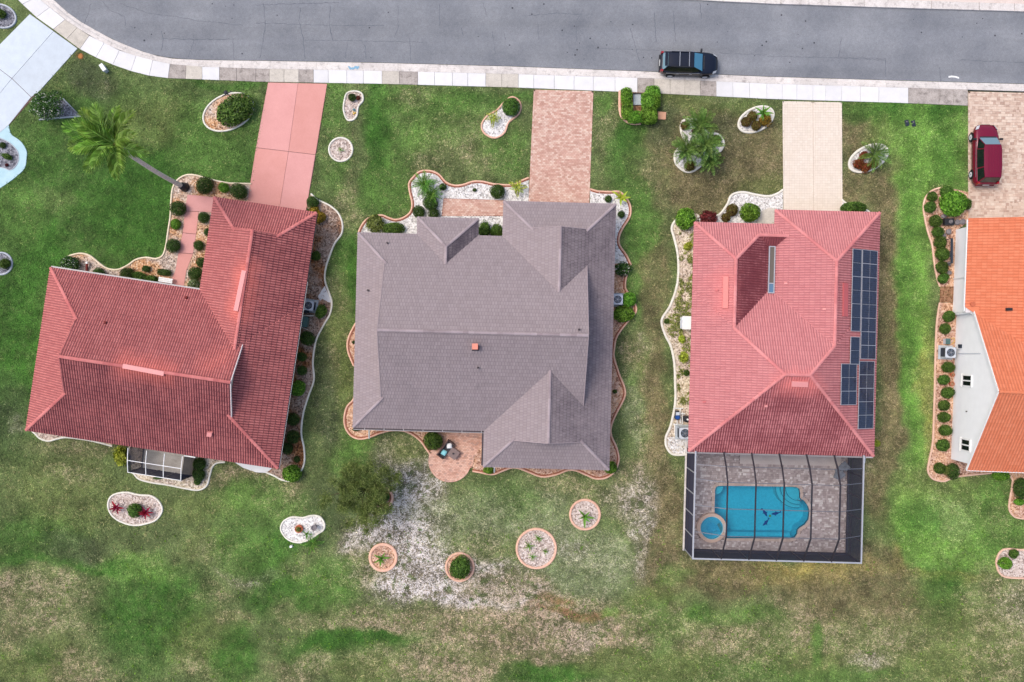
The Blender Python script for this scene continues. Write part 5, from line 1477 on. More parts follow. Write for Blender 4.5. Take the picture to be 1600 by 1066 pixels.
# ------------------------------------------------------------------ solar panels
def solar():
    pl = plane_of(F3, 14.7, 5, ZE, (-1, 0), PT)
    n = pl[1].normalized()
    upv = Vector((-F3[1].x, -F3[1].y, PT)).normalized(); al = Vector((F3[2].x, F3[2].y, 0))
    ordn = ["first", "second", "third", "fourth", "fifth", "sixth", "seventh", "eighth"]
    def one(px, py, up_len, al_len, label, group, cells):
        c = on_plane(px, py, pl[0] + n * .16, n)
        root = empty("solar_panel", c, 0, label, "solar panel", group)
        Rm = Matrix((upv, al, n)).transposed().to_4x4()
        root.rotation_euler = Rm.to_euler()
        f = MB(); a, b = up_len / 2, al_len / 2
        for y in (-b, b): f.box((0, y, 0), (up_len, .035, .045))
        for x in (-a, a): f.box((x, 0, 0), (.035, al_len + .035, .047))
        if cells == 'mid': f.box((0, 0, .006), (.016, al_len, .03))
        else: f.box((0, 0, .006), (up_len, .016, .03))
        f.build("frame", M['alu'], root, world=False)
        MB().box((0, 0, 0), (up_len - .03, al_len - .03, .03)).build("cells", M['cells'], root, world=False)
        leg = MB()
        for x in (-a * .6, a * .6): leg.box((x, 0, -.08), (.05, al_len * .9, .12))
        leg.build("rail", M['alu'], root, world=False)
    g1 = "long row of eight solar panels along the eave"
    for i in range(8): one(1359.3 - i * .42, 402 + i * 21.2, 1.68, 1.06, f"solar panel, {ordn[i]} from the street in the long eave row of eight", g1, 'mid')
    g2 = "short row of five solar panels along the eave"
    for i in range(5): one(1354.4 - i * .45, 575.3 + i * 21.0, 1.68, 1.05, f"solar panel, {ordn[i]} from the street in the short eave row of five", g2, 'mid')
    g3 = "tall solar panels beside the long row"
    for i in range(3): one(1339.1 - i * .9, 411 + i * 42.6, .98, 2.12, f"upright narrow solar panel uphill of the long row, {ordn[i]} from the street", g3, 'cross')
    one(1335.9, 548, .98, 2.12, "upright narrow solar panel standing alone beside the end of the long row", g3, 'cross')
    g4 = "block of three solar panels uphill of the short row"
    for i in range(3): one(1326.6 - i * .3, 579.5 + i * 21.2, 1.68, 1.06, f"solar panel, {ordn[i]} from the street in the uphill block of three", g4, 'mid')
# ------------------------------------------------------------------ pool, deck and screen enclosure
def build_pool():
    fr = F3
    U = lambda px, py, z=0: ((Vector(W2(px, py, z)) - fr[0]).dot(fr[1]), (Vector(W2(px, py, z)) - fr[0]).dot(fr[2]))
    pool_px = [(1117, 764), (1119, 760.5), (1123, 759), (1180, 759.5), (1236, 760.5), (1244, 761), (1249, 764), (1250, 771), (1250, 778), (1257, 783), (1262.5, 791), (1264.5, 800), (1263, 812), (1257, 820), (1250, 824), (1246, 828), (1245.5, 834), (1242, 839.5), (1234, 841.5), (1134, 841), (1133, 834), (1116, 800)]
    pool = P2(pool_px)
    sc = W2(1110.5, 823.5); sr = .95; sro = 1.21
    spa_o = [(sc[0] + sro * math.cos(2 * math.pi * k / 40), sc[1] + sro * math.sin(2 * math.pi * k / 40)) for k in range(40)]
    deck_o = [tuple(FW(fr, u, v)) for u, v in ((.5, -8.55), (13.85, -8.55), (13.85, .45), (.5, .45))]
    deck = empty("pool_deck", FW(fr, 7, -4, 0), kind="structure")
    NOGRASS.append([tuple(FW(fr, u, v)) for u, v in ((.25, -8.75), (14.0, -8.75), (14.0, .45), (.25, .45))])
    bm = bmesh.new()
    edges = []
    for loop in (ccw(deck_o), ccw(pool)):
        vs = [bm.verts.new((p[0], p[1], .03)) for p in loop]
        edges += [bm.edges.new((vs[i], vs[(i + 1) % len(vs)])) for i in range(len(vs))]
    bmesh.ops.triangle_fill(bm, use_beauty=True, use_dissolve=False, edges=edges)
    v = [q.co[:] for q in bm.verts]; bm.verts.index_update(); f = [tuple(x.index for x in fc.verts) for fc in bm.faces]; bm.free()
    part("bedding", v, f, M['grout_grey'], deck)
    grow = []
    n = len(pool); pl = ccw(pool)
    for i in range(n):
        p = Vector(pl[i]); a = (p - Vector(pl[i - 1])).normalized(); b = (Vector(pl[(i + 1) % n]) - p).normalized()
        q = Vector((a.y, -a.x)) + Vector((b.y, -b.x)); q = q / max(.5, q.length_squared / 2) ; grow.append(p + q.normalized() * .26)
    strip = [tuple(FW(fr, u, v)) for u, v in ((4.9, -1.3), (13.3, -1.3), (13.3, .3), (4.9, .3))]
    pavers(deck, deck_o, math.radians(-1.5), .22, .15, .055, M['pav_deck'], holes=(grow, spa_o, strip), ashlar=True, jit=.004, seed=21)
    slab("slab", strip, -.1, .06, M['sand_strip'], deck)
    # low kerb the walls stand on
    mb = MB()
    for a, b in (((.42, -8.55), (13.9, -8.55)), ((.42, -8.62), (.42, .3)), ((13.9, -8.62), (13.9, .3))):
        mb.bar(FW(fr, *a, .04), FW(fr, *b, .04), .16, .12)
    mb.build("footing", M['kerb'], deck)
    pr = empty("swimming_pool", (W(1190, 800).x, W(1190, 800).y, 0), 0, "turquoise swimming pool with curved corner steps under the screen enclosure", "swimming pool")
    pz = -1.35; n = len(pl)
    vs = [(p[0], p[1], .03) for p in pl] + [(p[0], p[1], pz) for p in pl]
    part("basin", vs, [(i, n + i, n + (i + 1) % n, (i + 1) % n) for i in range(n)] + [tuple(range(n, 2 * n))], M['plaster'], pr)
    part("water", [(p[0], p[1], -.10) for p in pl], [tuple(range(n))], M['water'], pr)
    mb = MB()
    for i in range(n):
        a = Vector(pl[i]); b = Vector(pl[(i + 1) % n]); ga, gb = grow[i], grow[(i + 1) % n]; k = max(1, round((b - a).length / .32))
        for q in range(k):
            t0, t1 = q / k + .02 / k, (q + 1) / k - .02 / k
            c4 = [a.lerp(b, t0), a.lerp(b, t1), ga.lerp(gb, t1), ga.lerp(gb, t0)]
            mb.add([(p.x, p.y, z) for z in (-.02, .075) for p in c4], [(4, 5, 6, 7), (0, 1, 5, 4), (1, 2, 6, 5), (2, 3, 7, 6), (3, 0, 4, 7)])
    mb.build("coping", M['coping'], pr)
    mb = MB()
    for i in range(n):
        a, b = pl[i], pl[(i + 1) % n]; d = (Vector(b) - Vector(a)); nn = Vector((-d.y, d.x)).normalized() * .012
        mb.add([(a[0] + nn.x, a[1] + nn.y, .02), (b[0] + nn.x, b[1] + nn.y, .02), (b[0] + nn.x, b[1] + nn.y, -.22), (a[0] + nn.x, a[1] + nn.y, -.22)], [(0, 1, 2, 3)])
    mb.build("tile_band", M['pool_band'], pr)
    # corner steps: quarter rounds that fall away from the top right corner
    cc = W2(1249, 763)
    for k, (r, z) in enumerate(((1.8, -.7), (1.45, -.45), (1.1, -.24))):
        mb = MB(); q = [(cc[0], cc[1])] + [(cc[0] + r * math.cos(math.radians(a)), cc[1] + r * math.sin(math.radians(a))) for a in range(176, 281, 8)]
        mb.prism(q, pz, z).build("step", M['plaster_step'], pr)
        MB().ring(cc, r - .045, r - .01, z + .002, z + .008, 16, math.radians(178), math.radians(278)).build("step_edge", M['pool_band'], pr)
    cc = W2(1118, 760.5)
    q = [(cc[0], cc[1])] + [(cc[0] + .75 * math.cos(math.radians(a)), cc[1] + .75 * math.sin(math.radians(a))) for a in range(-92, 3, 8)]
    MB().prism(q, pz, -.35).build("step", M['plaster_step'], pr)
    q = P2([(1136, 834), (1238, 834.5), (1238, 841), (1136, 840.5)]); MB().prism(q, pz, -.55).build("bench_ledge", M['plaster'], pr)
    # blue fish mosaics on the floor
    def fish(cx, cy, rot, s, name="fish_mosaic"):
        o = [(-1, 0), (-.6, .28), (-.1, .38), (.05, .62), (.2, .34), (.55, .16), (.8, .05), (1.05, .3), (1.0, 0), (1.1, -.28), (.75, -.08), (.3, -.12), (-.1, -.18), (-.25, -.4), (-.35, -.14), (-.7, -.1)]
        c = W2(cx, cy, -1.3)
        MB().prism([(c[0] + s * (x * math.cos(rot) - (y + .25 * x * x) * math.sin(rot)), c[1] + s * (x * math.sin(rot) + (y + .25 * x * x) * math.cos(rot))) for x, y in o], pz, pz + .012).build(name, M['blue'], pr)
    fish(1196, 800.5, 2.2, .42); fish(1213, 803.5, .25, .42); fish(1198, 817, .9, .42)
    fish(1260.5, 808.5, .6, .24)
    c = W(1203.5, 806.5, -1.3); MB().disc(c, .1, pz, pz + .014, 10).build("floor_drain", M['yellow'], pr)
    # chrome hand rail at the steps
    mb = MB(); a = W(1245, 780, .06); b = W(1254, 769, .06)
    mb.tube([a, a + Vector((0, 0, .75)), a.lerp(b, .4) + Vector((0, 0, .85)), b + Vector((0, 0, .6)), b], .03, 8)
    mb.build("handrail", M['steel'], pr, True)
    # round spa
    sp = empty("hot_tub", (sc[0], sc[1], 0), 0, "round raised spa with a peach rim at the left end of the pool", "hot tub")
    MB().ring(sc, sr, sro, -.2, .40, 40, math.radians(20), math.radians(338)).build("rim", M['spa_coping'], sp)
    MB().ring(sc, sr, sro, -.2, .3, 8, math.radians(-21), math.radians(19)).build("spillway", M['kerb'], sp)
    MB().ring(sc, sr - .03, sr, -.1, .36, 40).build("wall", M['plaster_step'], sp)
    MB().disc(sc, sr, .0, .05, 32).build("floor", M['plaster'], sp)
    MB().ring(sc, .42, sr - .04, .04, .20, 32, math.radians(30), math.radians(330)).build("seat", M['plaster_step'], sp)
    MB().disc(sc, sr - .035, .31, .315, 32).build("water", M['spa_water'], sp)

    # screen enclosure
    en = empty("screen_enclosure", FW(fr, 7.2, -4.4, 0), 0, "dark-framed screen cage over the pool behind the coral house", "pool enclosure")
    us = [.5, 2.73, 4.93, 7.12, 9.28, 11.48, 13.85]
    prof = [(.0, 3.05), (-1.0, 3.85), (-2.15, 4.4), (-4.2, 4.4), (-6.32, 4.4), (-8.48, 3.0)]
    sd = lambda v, z: z
    def P(u, v, z): return FW(fr, u, v, z)
    for u in us[1:-1]:
        mb = MB()
        for (a, b) in zip(prof[:-1], prof[1:]): mb.bar(P(u, *a), P(u, *b), .085, .14)
        mb.build("beam", M['bronze'], en)
        mb = MB(); mb.bar(P(u, -8.48, .05), P(u, -8.48, 3.0), .09, .09); mb.build("post", M['bronze'], en)
    for (v, z) in prof[1:-1]:
        mb = MB()
        pts = [P(us[0], v, 3.0)] + [P(u, v, z - .02) for u in us[1:-1]] + [P(us[-1], v, 3.0)]
        for a, b in zip(pts[:-1], pts[1:]): mb.bar(a, b, .05, .05)
        mb.build("purlin", M['purlin'], en)
    wv = [.0, -1.7, -3.4, -5.1, -6.8, -8.48]
    for u in (us[0], us[-1]):
        for v in wv: MB().bar(P(u, v, .05), P(u, v, 3.0), .08).build("post", M['alu' if u == us[0] else 'bronze'], en)
        MB().bar(P(u, .05, 3.02), P(u, -8.54, 3.02), .11, .12).build("top_rail", M['alu'], en)  # pale colour stands in for the highlight on the bronze rail
        MB().bar(P(u, .05, .14), P(u, -8.6, .14), .07, .08).build("bottom_rail", M['bronze'], en)
    MB().bar(P(us[0], -8.48, 3.022), P(us[-1], -8.48, 3.022), .11, .12).build("top_rail", M['alu'], en)  # highlight painted as a pale rail here too
    MB().bar(P(us[0], -8.48, .14), P(us[-1], -8.48, .14), .07, .08).build("bottom_rail", M['bronze'], en)
    MB().bar(P(us[0], -8.48, 1.0), P(us[-1], -8.48, 1.0), .05).build("chair_rail", M['bronze'], en)
    for u in (us[0], us[-1]): MB().bar(P(u, 0, 1.0), P(u, -8.48, 1.0), .05).build("chair_rail", M['bronze'], en)
    def sp_(q, m='screen'):
        part("screen_panel", q, [tuple(range(len(q)))], M[m], en)
    for i, (ua, ub) in enumerate(zip(us[:-1], us[1:])):
        for (a, b) in zip(prof[:-1], prof[1:]):
            za0 = 3.0 if i == 0 else a[1]; zb0 = 3.0 if i == 0 else b[1]; za1 = 3.0 if i == 5 else a[1]; zb1 = 3.0 if i == 5 else b[1]
            sp_([P(ua, a[0], za0), P(ua, b[0], zb0), P(ub, b[0], zb1), P(ub, a[0], za1)])
        sp_([P(ua, -8.48, .15), P(ub, -8.48, .15), P(ub, -8.48, 2.97), P(ua, -8.48, 2.97)], 'screen_wall')
    for u in (us[0], us[-1]):
        for a, b in zip(wv[:-1], wv[1:]): sp_([P(u, a, .15), P(u, b, .15), P(u, b, 2.97), P(u, a, 2.97)], 'screen_wall')
    # folded things in the corner of the cage
    c = W(1331, 742, 0)
    r = random.Random(4); mb = MB()
    c = P(13.1, -1.5, 0)
    for k in range(5): mb.box((c.x + r.uniform(-.35, .35), c.y + r.uniform(-.5, .5), .35 + k * .16), (.7, .5, .10), r.uniform(0, 3))
    tag(mb.build("folded_chairs", M['tarp']), "heap of folded grey chairs in the back corner of the pool cage", "folded chairs")

def lanai():
    """small screen porch on the back of the left house"""
    en = empty("screen_porch", W(245, 725), 0, "small white-framed screen porch on the back of the left red house", "screen porch")
    z = 2.45
    tl, tr, br, bl = W(203.5, 699, z), W(288, 712, z), W(282.5, 751, z), W(199.8, 738, z)
    e = (tr - tl).normalized(); s = (bl - tl).normalized()
    fl = [tl + s * -.6 - Vector((0, 0, z)), tr + s * -.6 - Vector((0, 0, z)), br - Vector((0, 0, z)), bl - Vector((0, 0, z))]
    poly = [(p.x, p.y) for p in fl]
    slab("floor", poly, -.2, .05, M['tan_slab'], en); NOGRASS.append(poly)
    mid = [tl.lerp(bl, .5), tr.lerp(br, .5)]
    up = Vector((0, 0, .35))
    mb_pts = [tl + up, tr + up]
    def bar(a, b, w=.08, n="frame", m='white'): MB().bar(a, b, w).build(n, M[m], en)
    A = [tl + up, tl.lerp(tr, .34) + up, tl.lerp(tr, .67) + up, tr + up]
    Bm = [mid[0] + up * .8, mid[0].lerp(mid[1], .34) + up * .8, mid[0].lerp(mid[1], .67) + up * .8, mid[1] + up * .8]
    Cc = [bl, bl.lerp(br, .34), bl.lerp(br, .67), br]
    for k in range(4):
        bar(A[k], Bm[k], .05, "beam"); bar(Bm[k], Cc[k], .05, "beam")
        bar(Cc[k], Vector((Cc[k].x, Cc[k].y, .05)), .06, "post", 'bronze')
    for k in range(3):
        bar(Bm[k], Bm[k + 1], .05, "purlin"); bar(Cc[k], Cc[k + 1], .05, "top_rail")
        for q in ([A[k], Bm[k], Bm[k + 1], A[k + 1]], [Bm[k], Cc[k], Cc[k + 1], Bm[k + 1]], [Cc[k], Cc[k + 1], Vector((*Cc[k + 1].xy, .1)), Vector((*Cc[k].xy, .1))]):
            part("screen_panel", q, [(0, 1, 2, 3)], M['screen'] if q[2].z > 1 else M['screen_wall'], en)
    for T, B in ((tl, bl), (tr, br)):
        part("screen_panel", [T, B, Vector((*B.xy, .1)), Vector((*T.xy, .1))], [(0, 1, 2, 3)], M['screen_wall'], en)
        bar(T, Vector((*T.xy, .05)), .06, "post", 'bronze')
        bar(Vector((*T.xy, .1)), Vector((*B.xy, .1)), .06, "bottom_rail", 'bronze')
    bar(tr + Vector((0, 0, .02)), tr + e * .9 + Vector((0, 0, .02)), .09, "top_rail")

# ------------------------------------------------------------------ plants
def rand_dirs(n, r, zmin=-.35):
    z = r.uniform(zmin, 1, n); a = r.uniform(0, 2 * np.pi, n); q = np.sqrt(1 - z * z)
    return np.stack([q * np.cos(a), q * np.sin(a), z], 1)

def leaves(points, normals, size, r, tilt=.7, aspect=.55):
    """one rhombic, slightly folded leaf per point"""
    n = len(points)
    nn = normals + r.normal(0, tilt, (n, 3)); nn /= np.linalg.norm(nn, axis=1)[:, None]
    t = np.cross(nn, r.normal(0, 1, (n, 3))); t /= np.linalg.norm(t, axis=1)[:, None] + 1e-9
    b = np.cross(nn, t); s = size * r.uniform(.6, 1.3, n)[:, None]
    v = np.zeros((n, 4, 3))
    v[:, 0] = points - t * s; v[:, 1] = points + b * s * aspect + nn * s * .15; v[:, 2] = points + t * s; v[:, 3] = points - b * s * aspect + nn * s * .15
    f = [(4 * i, 4 * i + 1, 4 * i + 2) for i in range(n)] + [(4 * i, 4 * i + 2, 4 * i + 3) for i in range(n)]
    return v.reshape(-1, 3), f

def shrub_mesh(name, mat, seed, n=1300, leaf=.075, lump=.1, flat=1.0, loose=.0, box=0.0, fray=.06):
    """unit-radius shrub sitting on z = 0; flat: height factor; lump: uneven outline; box > 0 squares it off"""
    r = np.random.default_rng(seed)
    d = rand_dirs(n, r)
    R = 1 + lump * (sum(np.sin(d @ r.normal(0, 3.2, 3) + r.uniform(0, 6)) for _ in range(5)) / 2.5)
    if box:
        mx = np.abs(d[:, :2]).max(1); mx = np.maximum(mx, np.abs(d[:, 2])); R = R * ((1 - box) + box / np.maximum(mx, .3) * .82)
    depth = 1 - np.abs(r.normal(0, fray + loose, n))
    p = d * (R * depth)[:, None]
    v, f = leaves(p, d, leaf, r, .55)
    # dark woody heart made of more leaves further in
    d2 = rand_dirs(n // 3, r, -.8); p2 = d2 * (R.mean() * r.uniform(.55, .86, n // 3))[:, None]
    v2, f2 = leaves(p2, d2, leaf * 2.0, r, .9, .8)
    off = len(v); v = np.concatenate([v, v2]); f = f + [tuple(i + off for i in q) for q in f2]
    v[:, 2] = np.maximum((v[:, 2] + .62) * .95 * flat, .01)
    return meshdata(name, v, f, mat)

SH = {}
def shrub_variants():
    def add(k, mat, **kw): SH[k] = [shrub_mesh("shrub_" + k, M[mat], 31 * len(SH) + i, **kw) for i in range(5)]
    add('dark', 'leaf_dark', n=1700, leaf=.062, lump=.055, fray=.04)
    add('mid', 'leaf_mid', n=1500, leaf=.08, lump=.085, fray=.06)
    add('bright', 'leaf_bright', n=1300, leaf=.09, lump=.08, fray=.06)
    add('lime', 'leaf_lime', n=420, leaf=.15, lump=.22, loose=.1)
    add('olive', 'leaf_olive', n=1000, leaf=.08, lump=.2, loose=.12)
    add('rust', 'leaf_rust', n=900, leaf=.11, lump=.16, loose=.08)
    add('redrust', 'leaf_redrust', n=800, leaf=.12, lump=.2, loose=.1)
    add('maroon', 'leaf_maroon', n=900, leaf=.1, lump=.14, loose=.08)
    add('croton', 'leaf_croton', n=700, leaf=.13, lump=.2, loose=.08)
    add('flower', 'leaf_flower', n=1100, leaf=.085, lump=.16, loose=.06)
    add('varieg', 'leaf_varieg', n=1000, leaf=.085, lump=.1, loose=.05)
    add('wild', 'leaf_mid', n=900, leaf=.1, lump=.26, loose=.14)
    add('hedge', 'leaf_mid', n=1500, leaf=.075, lump=.04, box=.75)
    add('hedgeb', 'leaf_bright', n=1500, leaf=.08, lump=.07, box=.6)
    add('hedgedark', 'leaf_dark', n=1500, leaf=.07, lump=.04, box=.75)

NSH = 0
def shrub(px, py, r, kind, label, group=None, ry=None, rot=0.0, flat=1.0, name=None, cat="shrub"):
    """r, ry: radii in photo pixels"""
    global NSH; NSH += 1
    h = r / 19 * .8 * flat
    w = W(px, py, h)
    o = bpy.data.objects.new(name or "shrub", SH[kind][NSH % 5])
    COL.objects.link(o)
    k = 1 / (PPM * H / (H - h))
    o.location = (w.x, w.y, .02)
    jx, jy = (1 + .07 * math.sin(NSH * 2.3), 1 + .07 * math.cos(NSH * 1.7))
    o.scale = (r * k * .96 * jx, (ry or r) * k * .96 * jy, (r + (ry or r)) / 2 * k * flat * .96)
    o.rotation_euler = (0, 0, rot if ry else NSH * 1.7)
    tag(o, label, cat, group)
    return o

def frond_mesh(name, mat, seed, n=26, leaf=.34, w=.03, arch=.5, rise=.35, drop=.25, v_up=.25):
    """unit-length feather frond along +x"""
    r = np.random.default_rng(seed); v = []; f = []
    def P(t): return np.array((t * (1 - .12 * t * arch), 0, rise * t - arch * t * t))
    ts = np.linspace(0, 1, 9)
    for i, t in enumerate(ts):
        p = P(t); q = .012 * (1.1 - t); v += [p + (0, -q, 0), p + (0, q, 0), p + (0, 0, q)]
    for i in range(8):
        for a, b in ((0, 1), (1, 2), (2, 0)): f.append((3 * i + a, 3 * i + b, 3 * i + 3 + b, 3 * i + 3 + a))
    for i in range(n):
        t = .12 + .88 * i / (n - 1); L = leaf * (math.sin(math.pi * min(1, (.25 + .75 * t)) * .93) ** .7) * (1.0 if t < .9 else .8)
        for s in (-1, 1):
            p = P(t); d = np.array((.55 + .3 * t + r.uniform(-.1, .1), s * (.85 - .25 * t), v_up + r.uniform(-.15, .1))); d /= np.linalg.norm(d)
            mid = p + d * L * .55; tip = p + d * L + np.array((0, 0, -drop * L)); q = np.array((d[1] * -s, d[0] * s * .4, .2)) * w
            k = len(v); v += [p, mid + q, tip, mid - q]; f += [(k, k + 1, k + 2), (k, k + 2, k + 3)]
    return meshdata(name, np.array(v), f, mat)

FR = {}
def frond_variants():
    FR['queen'] = [frond_mesh("frond_queen", M['frond'], i, n=32, leaf=.31, w=.0085, arch=.62, rise=.42, drop=.45, v_up=.05) for i in range(4)]
    FR['date'] = [frond_mesh("frond_date", M['frond_dark'], 10 + i, n=36, leaf=.22, w=.013, arch=.55, rise=.55, drop=.15) for i in range(4)]
    FR['cycad'] = [frond_mesh("frond_cycad", M['frond_cycad'], 20 + i, n=28, leaf=.2, w=.016, arch=.7, rise=.6, drop=.1) for i in range(3)]
    FR['lime'] = [frond_mesh("frond_lime", M['leaf_lime'], 30 + i, n=16, leaf=.3, w=.035, arch=.7, rise=.6, drop=.2) for i in range(3)]
    FR['blade'] = [blade_mesh("frond_blade", M['frond_cycad'], .10)]
    FR['blade_fine'] = [blade_mesh("frond_thin", M['leaf_bright'], .05)]
    FR['blade_red'] = [blade_mesh("frond_magenta", M['leaf_magenta'], .12)]
    FR['blade_lime'] = [blade_mesh("frond_lime_blade", M['leaf_lime'], .12)]

def blade_mesh(name, mat, w):
    v = []; f = []
    for i in range(6):
        t = i / 5; q = w * math.sin(math.pi * (.18 + .80 * t)) ; p = (t, 0, .75 * t - .55 * t * t)
        v += [(p[0], -q, p[2] + q * .5), (p[0], 0, p[2]), (p[0], q, p[2] + q * .5)]
    for i in range(5):
        for a in (0, 1): f.append((3 * i + a, 3 * i + a + 1, 3 * i + a + 4, 3 * i + a + 3))
    return meshdata(name, v, f, mat)

def rosette(name, px, py, r_px, kind, label, cat, n=14, z=.15, trunk=None, tr=.12, tiers=2, group=None, seed=1, rise0=.05, rise1=.9, lean=(0, 0), partname="frond", jitter=.25):
    """palm / cycad / agave: a trunk (if any) and n fronds as parts"""
    rr = random.Random(seed)
    ztop = trunk if trunk else z
    w = W(px, py, ztop + .25)
    root = empty(name, (w.x - lean[0], w.y - lean[1], 0), 0, label, cat, group)
    L = r_px / (PPM * H / (H - ztop))
    if trunk:
        pts = [(0, 0, 0), (lean[0] * .25, lean[1] * .25, trunk * .3), (lean[0] * .65, lean[1] * .65, trunk * .7), (lean[0], lean[1], trunk)]
        MB().tube(pts, [tr * 1.5, tr, tr * .95, tr * .9], 9).build("trunk", M['bark'] if trunk > 4 else M['bark_brown'], root, True, world=False)
    for i in range(n):
        t = i / max(1, n - 1)
        o = bpy.data.objects.new(partname, FR[kind][i % len(FR[kind])]); COL.objects.link(o); o.parent = root
        o.location = (lean[0], lean[1], ztop)
        o.rotation_euler = (rr.uniform(-.2, .2), -(rise0 + (rise1 - rise0) * t + rr.uniform(-.12, .12)), i * 2.39996 + rr.uniform(-jitter, jitter))
        s = L * rr.uniform(.85, 1.12) * (1.05 - .12 * t); o.scale = (s, s, s)
    return root

def feather_tree():
    base = W(597, 778, 0); r = np.random.default_rng(77)
    root = empty("feathery_tree", base, 0, "wispy olive tree with thin feathery foliage behind the grey house", "tree")
    mb = MB(); top = Vector((-1.2, 1.4, 3.0)); clumps = []
    mb.tube([(0, 0, 0), (-.3, .4, 1.0), (-.7, .8, 2.0), tuple(top)], [.16, .13, .11, .07], 8)
    rr = random.Random(3)
    for k in range(19):
        a = k * 2.4; L = rr.uniform(1.2, 2.9); s = Vector((-.5, .6, 1.4)).lerp(top, rr.uniform(.2, 1))
        e = s + Vector((math.cos(a) * L, math.sin(a) * L * 1.05, rr.uniform(.5, 1.6))); m = s.lerp(e, .5) + Vector((0, 0, .25))
        mb.tube([s, m, e], [.05, .035, .012], 5); clumps += [(m + Vector((rr.uniform(-.3, .3), rr.uniform(-.3, .3), .3)), .5), (e, .55)] + [(s.lerp(e, rr.uniform(.5, 1.05)) + Vector((rr.uniform(-.7, .7), rr.uniform(-.7, .7), rr.uniform(0, .7))), rr.uniform(.35, .6)) for _ in range(3)]
    mb.build("trunk", M['bark_brown'], root, world=False)
    pts = []; nr = []
    for c, s in clumps:
        n = 360; d = r.normal(0, 1, (n, 3)); d /= np.linalg.norm(d, axis=1)[:, None]
        q = d * (s * r.uniform(.1, 1.15, n) ** .8)[:, None]; q[:, 2] *= .55
        pts.append(np.array(c) + q); nr.append(d)
    v, f = leaves(np.concatenate(pts), np.concatenate(nr), .085, r, 1.0, .26)
    part("crown", v, f, M['leaf_tree'], root, world=False)

def flower_tree():
    base = W(88, 174, 0); r = np.random.default_rng(5)
    root = empty("flowering_tree", base, 0, "dense small tree with white blossoms beside the pale driveway", "tree")
    mb = MB(); mb.tube([(0, 0, 0), (0, .05, .5), (-.1, .1, .9)], [.1, .08, .06], 7)
    rr = random.Random(8); cl = []
    for k in range(9):
        a = k * 2.4; L = rr.uniform(.5, 1.05); e = Vector((math.cos(a) * L, math.sin(a) * L, rr.uniform(.9, 1.8))); mb.tube([(-.05, .05, .7), e], [.04, .015], 5); cl.append((e, .6))
    cl.append((Vector((0, 0, 1.9)), .7))
    mb.build("trunk", M['bark_brown'], root, world=False)
    pts = []; nr = []
    for c, s in cl:
        d = rand_dirs(420, r, -.6); pts.append(np.array(c) + d * (s * r.uniform(.55, 1.1, 420))[:, None]); nr.append(d)
    v, f = leaves(np.concatenate(pts), np.concatenate(nr), .075, r, .7)
    part("crown", v, f, M['leaf_flower'], root, world=False)

